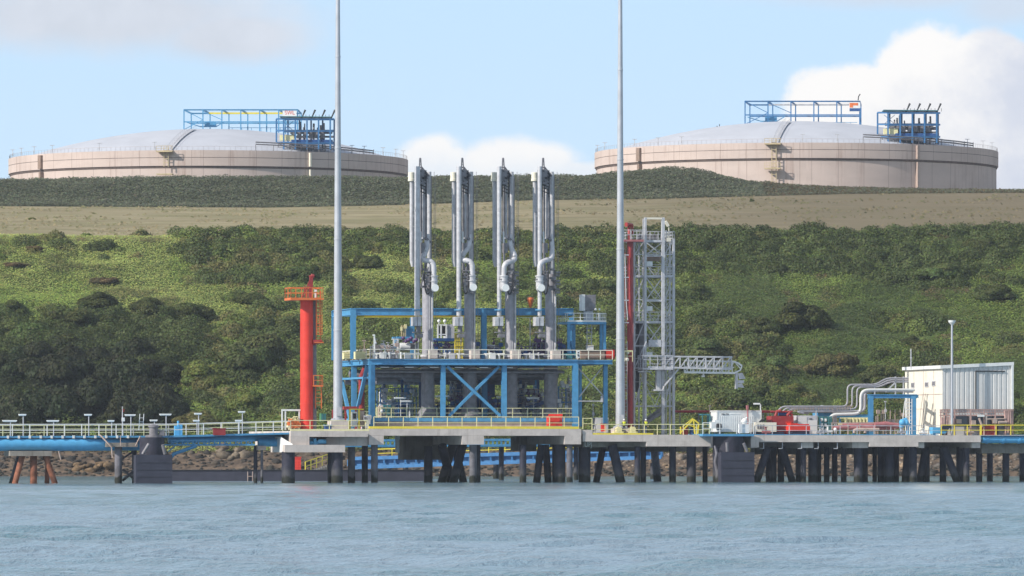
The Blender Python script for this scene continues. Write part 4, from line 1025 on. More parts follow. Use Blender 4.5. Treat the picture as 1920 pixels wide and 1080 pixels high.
# ---- pipe trestle that comes in from the other side
pt = thing('pipe_trestle', 'trestle carrying the large blue pipe and a white railed walkway to the red column', 'trestle', Q(150, 905, 2))
mb = MB(); pts = [Q(-140, 833.5, -1), Q(150, 833.5, -1), Q(232, 833, 0), Q(262, 833, 2)]
mb.tube(pts, 0.78, 20); part(pt, 'large_pipe', mb, 'pipeblue')
mb = MB(); mb.tube([Q(316, 825, 1.5), Q(420, 822.5, 2.2), Q(545, 820, 3)], 0.42, 14); part(pt, 'pipe', mb, 'pipeblue')
mb = MB(); mb.tube([Q(484, 830, 1.5), Q(545, 830, 1.5)], 0.50, 14); part(pt, 'pipe', mb, 'pipeblue')
mb = MB(); zt = QZ(150, 821, -1)
ta = Vector((uq(-140, -1.6), -1.6, QZ(-140, 818, -1.6))); tb = Vector((uq(250, -1.6), -1.6, QZ(250, 817, -1.6))); tcx = Vector((uq(316, -1.6), -1.6, QZ(316, 817, -1.6))); td = Vector((uq(545, -1.2), -1.2, QZ(545, 811, -1.2)))
def slab(mb, a, b, w_, h_):
    mb.add([(a.x, a.y, a.z - h_), (b.x, b.y, b.z - h_), (b.x, b.y + w_, b.z - h_), (a.x, a.y + w_, a.z - h_), (a.x, a.y, a.z), (b.x, b.y, b.z), (b.x, b.y + w_, b.z), (a.x, a.y + w_, a.z)], [(0, 3, 2, 1), (4, 5, 6, 7), (0, 1, 5, 4), (1, 2, 6, 5), (2, 3, 7, 6), (3, 0, 4, 7)])
for a, b_ in ((ta, tb), (tb, tcx), (tcx, td)): slab(mb, a, b_, 5.0, 0.22)
part(pt, 'walkway', mb, 'blue')
mb = MB()
up = Vector((0, 0, 0.003)); mb.rail([ta + up, tb + up, tcx + up, td + up], 1.42, 2.07, 0.055)
part(pt, 'railing', mb, 'white')
mb = MB(); off = Vector((0, 4.8, 0.003)); mb.rail([ta + off, tb + off, tcx + off, td + off], 1.3, 2.6, 0.04, mids=2); part(pt, 'back_railing', mb, 'paleyellow')
mb = MB()
for k in range(-3, 16):
    q = ta.lerp(tb, (k + 3.5) / 19); mb.box(q.x - 0.12, q.x + 0.12, -1.75, -1.4, q.z - 0.30, q.z + 0.05)
part(pt, 'pipe_clips', mb, 'white')
# pipe support on raked rusty piles
mb = MB(); mb.pbox(19, 97, 845.5, 855, -2.4, 2.4); part(pt, 'pile_cap', mb, 'concdark')
for args in [(42, 854, 28, 11, -1.6, 'rust'), (63, 854, 63, 13, -1.4, 'rust'), (85, 854, 103, 11, -1.6, 'rust'), (36, 854, 21, 9, 1.6, 'pile'), (90, 854, 88, 9, 1.4, 'rust')]: pile(pt, *args)
# side bent beside the dolphin
mb = MB(); mb.pbox(199, 258, 830, 838, -1.8, 2); part(pt, 'pile_cap', mb, 'concdark')
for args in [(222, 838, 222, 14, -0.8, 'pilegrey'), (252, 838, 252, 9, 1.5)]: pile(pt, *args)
mb = MB(); mb.bar(Q(230, 880, -0.4), Q(254, 900, -0.4), 0.28); mb.bar(Q(230, 901, -0.3), Q(254, 880, 0), 0.28); mb.bar(Q(230, 860, -0.3), Q(250, 846, 0), 0.2); part(pt, 'brace', mb, 'pile')
# blue lattice under the walkway
mb = MB()
for v_ in (-0.8, 2.5):
    mb.bar(Q(305, 834, v_), Q(478, 834, v_), 0.16, 0.2); mb.bar(Q(318, 826, v_), Q(478, 826, v_), 0.2)
    for k in range(16):
        p_ = 322 + k * 10; mb.bar(Q(p_, 826, v_), Q(p_, 834, v_), 0.16)
    for k in range(0, 8):
        p_ = 322 + k * 20; mb.bar(Q(p_, 834, v_), Q(p_ + 10, 826, v_), 0.1)
mb.tube([Q(320, 858, -0.6), Q(326, 851, -0.6), Q(368, 836, -0.6)], 0.22, 8); mb.bar(Q(315, 847, -0.5), Q(330, 835, -0.5), 0.14)
part(pt, 'lattice_girder', mb, 'blue')
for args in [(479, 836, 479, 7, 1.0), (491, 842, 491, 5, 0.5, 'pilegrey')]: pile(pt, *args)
mb = MB(); mb.pbox(483, 499, 836, 844, -0.2, 1.6); part(pt, 'pile_cap', mb, 'tan')
mb = MB()
mb.tube([Q(186, 815, -1.9), Q(190, 818, -2.2), Q(209, 838, -2.2), Q(211, 858, -2.2)], 0.09, 6); mb.tube([Q(110, 846, -2.2), Q(114, 862, -2.2)], 0.08, 6); mb.tube([Q(263, 818, -2.2), Q(254, 836, -2.2)], 0.08, 6); mb.tube([Q(226, 816, -2.1), Q(226, 836, -2.1)], 0.05, 6)
part(pt, 'hoses', mb, 'tan')

# ---- dolphins with fenders
def dolphin(pc, half, pyt, pyb, f0, f1, fy, v, label):
    e = thing('mooring_dolphin', label, 'dolphin', Q(pc, 905, v))
    r = half * PXM; c = Q(pc, pyt, v + r); zb_ = QZ(pc, pyb, v + r)
    mb = MB().lathe((c.x, c.y, 0), [(0.01, c.z), (r, c.z), (r, -3.0)], 24); part(e, 'shaft', mb, 'pile')
    a = Q(f0, fy, v - 1.5); b_ = Q(f1, 905, v - 1.5); mb = MB(); mb.box(a.x, b_.x, v - 1.9, v - 0.9, -0.9, a.z)
    fp = part(e, 'fender_panel', mb, 'fender'); mb = MB(); n = 4
    for k in range(1, n):
        z = a.z * (1 - k / n) - 0.1; mb.box(a.x + 0.05, b_.x - 0.05, v - 1.93, v - 1.88, z - 0.02, z + 0.02)
    part(fp, 'seam', mb, 'black')
    mb = MB(); mb.box(a.x - 0.16, a.x - 0.003, v - 1.9, v - 0.4, -0.9, a.z - 0.02); part(fp, 'side_plate', mb, 'fender')
    mb = MB(); mb.tube([(c.x - r * 0.6, v - 1.4, c.z - 0.8), (a.x + 0.8, v - 1.3, a.z + 0.1)], 0.2, 8); mb.tube([(c.x + r * 0.5, v - 1.4, c.z - 0.9), (b_.x - 0.8, v - 1.3, a.z + 0.1)], 0.2, 8); part(fp, 'chain', mb, 'steeldark')
    return e
d1 = dolphin(285, 23, 820, 852, 256, 322, 853, -5.0, 'dark round dolphin with a square fender under the drum on the pipe trestle')
mb = MB(); c = Q(288, 818, -2.2); mb.lathe((c.x, c.y, 0), [(0.55, c.z - 0.2), (0.55, c.z + 1.1), (0.7, c.z + 1.1), (0.7, c.z + 1.3), (0.35, c.z + 1.45), (0.01, c.z + 1.5)], 16); mb.lathe((c.x, c.y, 0), [(1.05, c.z - 0.35), (1.05, c.z + 0.15), (0.01, c.z + 0.15)], 16); mb.box(c.x + 0.7, c.x + 1.3, -2.6, -1.9, c.z, c.z + 0.7)
solo('mooring_capstan', 'grey blue drum capstan on top of the dark dolphin', 'capstan', mb, 'steeldark', (c.x, c.y, c.z - 0.3))
d2 = dolphin(1366, 30, 818, 850, 1353, 1413, 848, -1.5, 'dark round dolphin with a square fender between the two concrete platforms')
mb = MB(); mb.pbox(1318, 1414, 813.5, 818, -1.5, 7); part(d2, 'blue_deck', mb, 'blue')
mb = MB(); zz = QZ(1366, 813.5, -1.2); mb.rail([Vector((uq(1318, -1.2), -1.2, zz)), Vector((uq(1413, -1.2), -1.2, zz))], 1.4, 2.4, 0.045); part(d2, 'railing', mb, 'white')
for args in [(1343, 838, 1350, 10, -0.5), (1346, 836, 1340, 8, 3, 'pile')]: pile(d2, *args)
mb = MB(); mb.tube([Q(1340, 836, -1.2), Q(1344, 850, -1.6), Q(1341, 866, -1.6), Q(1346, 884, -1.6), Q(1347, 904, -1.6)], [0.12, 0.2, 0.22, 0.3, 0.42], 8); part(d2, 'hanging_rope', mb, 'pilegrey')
mb = MB(); mb.pbox(1408, 1423, 818, 839, -0.6, 5); part(g3, 'corbel', mb, 'concrete')

# ---- floating pontoon, far footbridge and the landing behind
mb = MB(); e = thing('pontoon', 'long dark low pontoon afloat behind the pipe trestle', 'pontoon', Wp(480, 903, 775), frame='w')
a = Wp(318, 882.5, 775); b_ = Wp(800, 882.5, 775); mb.box(a.x, b_.x, 775, 779, -0.4, a.z); part(e, 'hull', mb, 'fender')
mb = MB(); mb.ladder(Wp(469, 902, 774.8), Wp(469, 884, 774.8), 0.65, 0.05); part(e, 'ladder', mb, 'tan')
mb = MB(); mb.box(a.x - 0.05, b_.x + 0.05, 774.9, 779.1, a.z + 0.003, a.z + 0.12); part(e, 'rubbing_strake', mb, 'black')
fb = thing('pipe_bridge', 'low blue girder bridge with yellow rails that runs to the rocky shore', 'bridge', Wp(800, 880, 842), frame='w')
def fbq(px, py): return Wp(px, py, 842 - (px - 660) * 0.03)
mb = MB()
for dy in (0, 3.0):
    o_ = Vector((0, dy, 0)); mb.bar(fbq(655, 860) + o_, fbq(1240, 843) + o_, 0.35, 0.5); mb.bar(fbq(655, 877) + o_, fbq(1240, 857) + o_, 0.35, 0.5)
    for k in range(30):
        p_ = 660 + k * 20; t_ = (p_ - 655) / 585; mb.bar(fbq(p_, 860 - 17 * t_) + o_, fbq(p_, 877 - 20 * t_) + o_, 0.25)
part(fb, 'girder', mb, 'frameblue')
mb = MB(); mb.bar(fbq(655, 868) + Vector((0, 1.5, 0)), fbq(1240, 850) + Vector((0, 1.5, 0)), 1.8, 0.9); part(fb, 'pipe_duct', mb, 'frameblue')
mb = MB(); mb.rail([fbq(705, 858) + Vector((0, -0.1, 0)), fbq(1100, 846) + Vector((0, -0.1, 0))], 1.2, 2.4, 0.05); part(fb, 'railing', mb, 'yellow')
for p_ in (672, 760, 930, 1120, 1225):
    q = fbq(p_, 868) + Vector((0, 1.5, 0)); part(fb, 'pile', MB().tube([q, Vector((q.x, q.y, -3))], 0.4, 10), 'pile')
st = thing('steps', 'steps with yellow rails that go up the riprap behind the concrete piles', 'steps', Wp(590, 885, 915), frame='w')
mb = MB(); a = Wp(572, 886, 915); b_ = Wp(625, 868, 918)
for k in range(12):
    q = a.lerp(b_, k / 12); mb.box(q.x, q.x + 0.45, q.y, q.y + 1.6, q.z - 0.5, q.z + 0.12)
part(st, 'treads', mb, 'concdark'); mb = MB(); u_ = Vector((0, 0, 0.15)); mb.rail([a + u_, b_ + u_], 1.5, 1.0, 0.05); mb.rail([a + u_ + Vector((0, 1.5, 0)), b_ + u_ + Vector((0, 1.5, 0))], 1.5, 1.0, 0.05); part(st, 'railing', mb, 'yellow')
mb = MB(); a = Wp(553, 858, 905); b_ = Wp(564, 884, 905); mb.box(a.x, b_.x, 905, 906, b_.z, a.z)
for k in range(5):
    z = b_.z + (a.z - b_.z) * (k + 0.5) / 5; mb.box(a.x - 0.04, b_.x + 0.04, 904.95, 904.99, z - 0.03, z + 0.03)
mb.box(a.x - 0.08, b_.x + 0.08, 904.9, 906.1, a.z, a.z + 0.12); mb.tube([(a.x + 0.2, 905.5, b_.z), (a.x + 0.2, 905.5, -1)], 0.12, 6); mb.tube([(b_.x - 0.2, 905.5, b_.z), (b_.x - 0.2, 905.5, -1)], 0.12, 6)
solo('red_locker', 'tall red locker on legs at the foot of the yellow railed steps', 'locker', mb, 'red', (a.x, 905, b_.z), frame='w')
ap = thing('approach_bridge', 'blue lattice approach bridge high behind the piles of the loading platform', 'bridge', Q(900, 905, 60))
mb = MB()
for v_ in (60, 63):
    mb.bar(Q(640, 826, v_), Q(1100, 824, v_), 0.3); mb.bar(Q(640, 836, v_), Q(1100, 834.5, v_), 0.3)
    for k in range(58): mb.bar(Q(644 + k * 8, 826, v_), Q(644 + k * 8, 836, v_), 0.2)
part(ap, 'lattice_girder', mb, 'blue'); mb = MB(); mb.bar(Q(640, 838, 61.5), Q(1100, 836.5, 61.5), 2.6, 0.15); part(ap, 'floor', mb, 'pipeblue')
for p_ in (660, 800, 940, 1080): part(ap, 'pile', MB().tube([Q(p_, 837, 61.5), Vector((Q(p_, 837, 61.5).x, 61.5, -3))], 0.35, 10), 'pile')

# ================================================================ LAMPS ALONG THE TRESTLE
def batten(px, py, wpx, v, foot_py, label, grp):
    a = Q(px, py, v); zf = QZ(px, foot_py, v); mb = MB(); h = wpx * PXM / 2
    e = thing('batten_lamp', label, 'lamp', (a.x, v, zf), grp)
    part(e, 'post', MB().tube([(a.x + 0.1, v, zf), (a.x + 0.1, v, a.z)], 0.06, 6), 'steel')
    mb.box(a.x - h, a.x + h, v - 0.14, v + 0.14, a.z, a.z + 0.15); mb.box(a.x - h * 0.9, a.x + h * 0.9, v - 0.1, v + 0.1, a.z - 0.08, a.z - 0.004); part(e, 'lamp_head', mb, 'lamp')
GL = 'white batten lamps along the pipe trestle'
for i, (px, py, w_, v_) in enumerate([(18, 790, 27, 0.5), (42, 778.5, 14, 3), (99, 790, 23, 0.5), (165, 778.5, 14, 3), (208, 790, 12, 3), (244, 779, 20, 0.5), (288, 789, 14, -0.2), (310, 778, 22, 0.5), (371, 776.5, 14, 3), (368, 789.5, 12, 3), (447, 789.5, 12, 3), (453, 773, 13, 0.5)]):
    batten(px, py, w_, v_, 818, ('tall' if py < 785 else 'short') + ' post with a white batten lamp on the railed pipe trestle', ('tall ' if py < 785 else 'short ') + GL)
e = thing('instrument_mast', 'slim grey mast with a small white box rising above the trestle railing', 'mast', Q(230, 818, 1))
part(e, 'pole', MB().tube([Q(230, 818, 1), Q(229.5, 762, 1)], [0.10, 0.05], 8), 'steel'); mb = MB(); mb.pbox(229, 234, 783, 790, 0.8, 1.1); part(e, 'box', mb, 'white'); mb = MB(); mb.bar(Q(229, 768, 1), Q(233, 768, 1), 0.1); mb.bar(Q(230, 772, 1), Q(233, 770, 1), 0.1); part(e, 'sensor', mb, 'darkred')
mb = MB(); mb.ladder(Q(264, 806, 1), Q(266, 776, 1), 0.5, 0.04); solo('ladder', 'short white ladder standing up from the trestle next to the drum', 'ladder', mb, 'white', Q(264, 806, 1))
mb = MB(); mb.pbox(400, 423, 804, 816, -1.75, -1.66); mb.pbox(400.5, 422.5, 804.5, 815.5, -1.66, -1.2); mb.pbox(399, 424, 803, 804, -1.8, -1.1); solo('life_ring_box', 'dark red box hung on the white railing of the pipe trestle', 'box', mb, 'darkred', Q(411, 816, -1.6))
mb = MB(); mb.pbox(328, 337, 798, 817, 2, 2.6); mb.pbox(338, 342, 796, 817, 2, 2.4); mb.tube([Q(334, 798, 2.3), Q(334, 789, 2.3)], 0.14, 8); solo('valve_cabinet', 'pale blue cabinets on the trestle between the two tall lamps', 'cabinet', mb, 'pipeblue', Q(335, 817, 2.2))
mb = MB(); [mb.bar(Q(p_, 770, 3), Q(p_, 806, 3), 0.16) for p_ in (529, 535, 561)]; mb.bar(Q(528, 769, 3), Q(563, 769, 3), 0.22); mb.bar(Q(528, 790, 3), Q(536, 790, 3), 0.12); mb.bar(Q(529, 770, 5), Q(529, 806, 5), 0.14); mb.bar(Q(529, 769.5, 3), Q(529, 769.5, 5), 0.14); solo('gate_frame', 'white tubular gate frame at the end of the trestle walkway', 'gate', mb, 'white', Q(545, 806, 3))

# ================================================================ RED COLUMN
rc = thing('monitor_tower', 'red round column topped by an orange railed platform', 'tower', Q(575, 806, 3))
c = Q(575, 562, 3); zt = c.z; r = 12 * PXM
mb = MB().lathe((c.x, 3, 0), [(r, ZW), (r, zt)], 28)
for z in np.linspace(ZW + 0.1, zt, 6)[:-1]: mb.lathe((c.x, 3, z), [(r, 0), (r + .02, 0.03), (r + .02, .07), (r, .1)], 28)
part(rc, 'column', mb, 'red')
mb = MB(); a = Q(545, 558, 1.4); b_ = Q(594, 563.5, 1.4); mb.box(a.x, b_.x, 1.4, 5.2, b_.z + 0.05, a.z); part(rc, 'platform', mb, 'orange')
mb = MB(); z = a.z + 0.003; mb.rail([(a.x + .05, 5, z), (a.x + .05, 1.5, z), (b_.x + 0.8, 1.5, z), (b_.x + 0.8, 5, z), (a.x + .05, 5, z)], 1.25, 1.4, 0.045); part(rc, 'railing', mb, 'orange')
mb = MB(); mb.box(b_.x, b_.x + 0.9, 1.4, 5.2, a.z - 0.25, a.z - 0.05); part(rc, 'landing', mb, 'orange')
mb = MB(); mb.bar(Q(566, 558, 3), Q(583, 522, 3), 0.14); mb.bar(Q(583, 558, 3), Q(583.5, 517, 3), 0.42, 0.3); mb.bar(Q(570, 545, 3), Q(572, 535, 3), 0.1)
for k in range(4): mb.bar(Q(569 + 3.4 * k, 550 - 7 * k, 3), Q(569 + 3.4 * k, 557, 3), 0.1)
mb.tube([Q(580, 519, 3), Q(589, 517, 3)], [0.16, 0.22], 8); mb.tube([Q(583, 524, 3), Q(586, 514, 3)], 0.16, 8); part(rc, 'fire_monitor', mb, 'darkred')
mb = MB(); mb.pbox(587.5, 593.5, 560, 806, 3.0, 3.5); part(rc, 'cable_tray', mb, 'steeldark')
mb = MB(); mb.ladder(Q(597, 640, 3), Q(597, 545, 3), 0.6, 0.05); 
for k in range(14):
    py = 562 + k * 5; mb.bar(Q(594, py, 3), Q(594, py, 2.3), 0.05); mb.bar(Q(594, py, 2.3), Q(604, py, 2.3), 0.05); mb.bar(Q(604, py, 2.3), Q(604, py, 3), 0.05)
for p_ in (594, 599, 604): mb.bar(Q(p_, 562, 2.3), Q(p_, 628, 2.3), 0.06)
mb.pbox(590, 607, 641, 643, 2.2, 4); part(rc, 'caged_ladder', mb, 'orange')
mb = MB(); mb.pbox(587, 606, 722, 725, 2.2, 4.2); z = QZ(596, 722, 2.3); mb.rail([(Q(588, 0, 2.3).x, 2.3, z), (Q(605, 0, 2.3).x, 2.3, z), (Q(605, 0, 2.3).x, 4, z)], 1.2, 1.1, 0.05); mb.ladder(Q(597, 766, 2.8), Q(597, 725, 2.8), 0.75, 0.06); part(rc, 'lower_landing', mb, 'orange')
mb = MB(); mb.tube([Q(587, 642, 2.6), Q(604, 640, 2.6)], [0.35, 0.2], 8); part(rc, 'pipe_outlet', mb, 'darkred')
mb = MB(); mb.pbox(590, 594, 543, 547, 2.8, 3.2); mb.pbox(590, 593, 549, 558, 2.9, 3.1); part(rc, 'lamp', mb, 'lamp')

# ================================================================ LIGHTING MASTS
def mast(px, pyb, v, label, base_py):
    a = Q(px, pyb, v); e = thing('lighting_mast', label, 'mast', (a.x, v, QZ(px, base_py, v)))
    Hm = 63.0; mb = MB(); pts = [(a.x, v, a.z + Hm * t_) for t_ in (0, 0.2, 0.4, 0.6, 0.8, 1.0)]
    mb.tube(pts, [0.60 - 0.40 * t_ for t_ in (0, 0.2, 0.4, 0.6, 0.8, 1.0)], 16)
    for t_ in (0.18, 0.36, 0.54, 0.72): mb.lathe((a.x, v, a.z + Hm * t_), [(0.60 - 0.4 * t_, -0.2), (0.635 - 0.4 * t_, -0.18), (0.635 - 0.4 * t_, 0.0), (0.60 - 0.4 * t_, 0.05)], 16)
    part(e, 'pole', mb, 'mast'); mb = MB(); mb.box(a.x - 0.3, a.x + 0.3, v - 0.66, v - 0.56, a.z + 0.6, a.z + 1.7); part(e, 'access_door', mb, 'steel')
    mb = MB().lathe((a.x, v, 0), [(0.95, a.z - 0.02), (0.95, a.z + 0.12), (0.62, a.z + 0.3)], 16)
    for k in range(8):
        t_ = k * math.pi / 4; mb.box(a.x + 0.8 * math.cos(t_) - .05, a.x + 0.8 * math.cos(t_) + .05, v + 0.8 * math.sin(t_) - .05, v + 0.8 * math.sin(t_) + .05, a.z + 0.1, a.z + 0.3)
    part(e, 'base_flange', mb, 'mast')
    mb = MB()
    for k in range(10):
        t_ = k * math.pi / 5; mb.box(a.x + 1.2 * math.cos(t_) - .3, a.x + 1.2 * math.cos(t_) + .3, v + 1.2 * math.sin(t_) - .3, v + 1.2 * math.sin(t_) + .3, a.z + Hm - 0.5, a.z + Hm + 0.1)
    mb.lathe((a.x, v, 0), [(1.3, a.z + Hm + 0.1), (1.3, a.z + Hm + 0.3), (0.1, a.z + Hm + 0.5)], 16); part(e, 'lamp_crown', mb, 'steel')
    mb = MB(); b0 = QZ(px, base_py, v); mb.box(a.x - 1.1, a.x + 1.1, v - 1.1, v + 1.1, b0, a.z - 0.03); part(e, 'plinth', mb, 'concrete')
    return e
mast(633.5, 789, 0.5, 'tall tapering lighting mast that stands beside the red column', 807)
mast(1163, 803, 3.0, 'tall tapering lighting mast that stands beside the gangway tower', 814.5)

# ================================================================ BLUE STEEL STRUCTURE
sf = thing('steel_structure', 'blue steel frame with a railed upper deck round the four loading arms', 'steel structure', Q(890, 804, 12))
ZU = QZ(890, 674, 3.2); V1 = 24.0
def icol(parent, px, pyt, pyb, v, wpx, mat='blue', name='column'):
    mb = MB(); w_ = wpx * PXM; mb.ibar(Q(px, pyb, v), Q(px, pyt, v), w_, w_, 0.08, up=(0, 1, 0)); return part(parent, name, mb, mat)
for px, w_ in ((697, 10.5), (830.5, 8.5), (945, 9), (1078.5, 10)): icol(sf, px, 684, 803.5 if px in (697, 1078.5) else 783, 3.0 if px in (697, 1078.5) else 3.7, w_)
icol(sf, 1135, 680, 797, 5.0, 7.5); icol(sf, 1088, 681, 800, 7, 5)
# the back row stands in the same grid, further in
for px in (697, 830.5, 945, 1078.5):
    u0 = uq(px, 3.2)
    for v_ in (13.5, 23.3):
        mb = MB(); mb.ibar((u0, v_, ZF), (u0, v_, ZU - 0.6), 0.6, 0.6, 0.08, up=(0, 1, 0)); part(sf, 'column', mb, 'blue')
uL = uq(692, 3.0); uR = uq(1083.5, 3.0); uRR = uq(1151, 3.0)
mb = MB()
for v_ in (3.2, 13.5, 23.5): mb.ibar((uL, v_, ZU - 0.36), (uR if v_ > 4 else uR, v_, ZU - 0.36), 0.45, 0.72, 0.09)
for u_ in (uL + 0.25, uq(830.5, 3.2), uq(945, 3.2), uR - 0.3): mb.ibar((u_, 3.45, ZU - 0.37), (u_, 23.25, ZU - 0.37), 0.4, 0.66, 0.08)
mb.ibar((uR + 0.02, 3.8, ZU - 0.28), (uRR, 3.8, ZU - 0.28), 0.4, 0.5, 0.08); mb.ibar((uRR - 0.2, 4.02, ZU - 0.28), (uRR - 0.2, 20, ZU - 0.28), 0.4, 0.5, 0.08)
part(sf, 'deck_beams', mb, 'blue')
mb = MB(); mb.box(uL + 0.02, uR, 3.0, V1 - 0.3, ZU + 0.004, ZU + 0.07); mb.box(uR + 0.01, uRR, 3.6, 20, ZU - 0.02, ZU + 0.065); part(sf, 'deck_plate', mb, 'steeldark')
mb = MB()
for k in range(12):
    u_ = uL + 1.5 + k * (uR - uL - 3) / 11; mb.bar((u_, 3.5, ZU - 0.2), (u_, 23, ZU - 0.2), 0.15, 0.28)
part(sf, 'joists', mb, 'deepblue')
mb = MB(); z = ZU + 0.07
mb.rail([(uL + .1, 23, z), (uL + .1, 3.1, z), (uRR - 0.05, 3.1, z)] if False else [(uL + .1, 23, z), (uL + .1, 3.1, z), (uR, 3.1, z)], 1.15, 1.9, 0.045); mb.rail([(uR, 3.7, z), (uRR, 3.7, z)], 1.15, 1.6, 0.045); part(sf, 'railing', mb, 'railwhite')
mb = MB(); mb.rail([(uL + .5, 22.8, z), (uR, 22.8, z)], 1.15, 2.2, 0.04, mids=2); part(sf, 'back_railing', mb, 'paleyellow')
# front cross brace
mb = MB(); a = Q(838, 687, 3.6); b_ = Q(937, 687, 3.6); c = Q(843, 780, 3.6); d = Q(938, 780, 3.6)
mb.bar(a, d, 0.34, 0.34); mb.bar(b_ + Vector((0, .36, 0)), c + Vector((0, .36, 0)), 0.34, 0.34); part(sf, 'cross_brace', mb, 'blue')
mb = MB(); mb.bar(Q(1084, 690, 5.2), Q(1131, 742, 5.2), 0.13); mb.bar(Q(1131, 686, 5.4), Q(1086, 744, 5.4), 0.13); mb.bar(Q(1084, 752, 5.2), Q(1131, 752, 5.2), 0.12); mb.pbox(1127, 1131, 742, 754, 5.0, 5.3); part(sf, 'side_brace', mb, 'steel')
# side towards the mast: darker braces
mb = MB(); mb.bar((uL + .2, 5, ZU - 0.8), (uL + .2, 13, ZM + 0.2), 0.4); mb.bar((uL + .25, 22, ZU - 0.8), (uL + .25, 14, ZM + 0.2), 0.4); mb.bar((uL + .2, 4, ZU - 2.3), (uL + .2, 23, ZU - 2.3), 0.25); part(sf, 'end_brace', mb, 'blue')
mb = MB(); mb.tube([(uL + 0.6, 10.0, ZM), (uL + 0.6, 10.0, ZU - 2.2), (uL + 0.9, 8.8, ZU - 0.9)], 0.4, 10); part(sf, 'fire_main', mb, 'darkred')
# crane portal on the upper deck
vp = 9.0
for px in (662, 907): icol(sf, px, 580, 673, vp, 9.5)
icol(sf, 773, 594, 672, 18, 7); icol(sf, 1071, 594, 672, 18, 7)
mb = MB(); a = Q(657, 584.5, vp); b_ = Q(1075, 584.5, vp); mb.ibar(a, b_, 0.45, 0.9, 0.09); mb.ibar((a.x + .25, vp + .25, a.z), (a.x + .25, 20, a.z), 0.45, 0.85, 0.09); mb.ibar((a.x, 20.2, a.z), (b_.x, 20.2, a.z), 0.4, 0.7, 0.08); mb.ibar((b_.x - .25, vp + .25, a.z), (b_.x - .25, 20, a.z), 0.4, 0.7, 0.08); part(sf, 'portal_beam', mb, 'blue')
u0 = a.x + 0.25; mb = MB(); mb.ibar((u0, 20, ZU + .1), (u0, 20, a.z - .4), 0.5, 0.5, 0.08, up=(0, 1, 0)); part(sf, 'column', mb, 'blue')
mb = MB(); a = Q(669, 592.5, vp + 1.2); b_ = Q(1070, 592.5, vp + 1.2); mb.ibar(a, b_, 0.35, 0.35, 0.08); part(sf, 'crane_rail', mb, 'yellow')

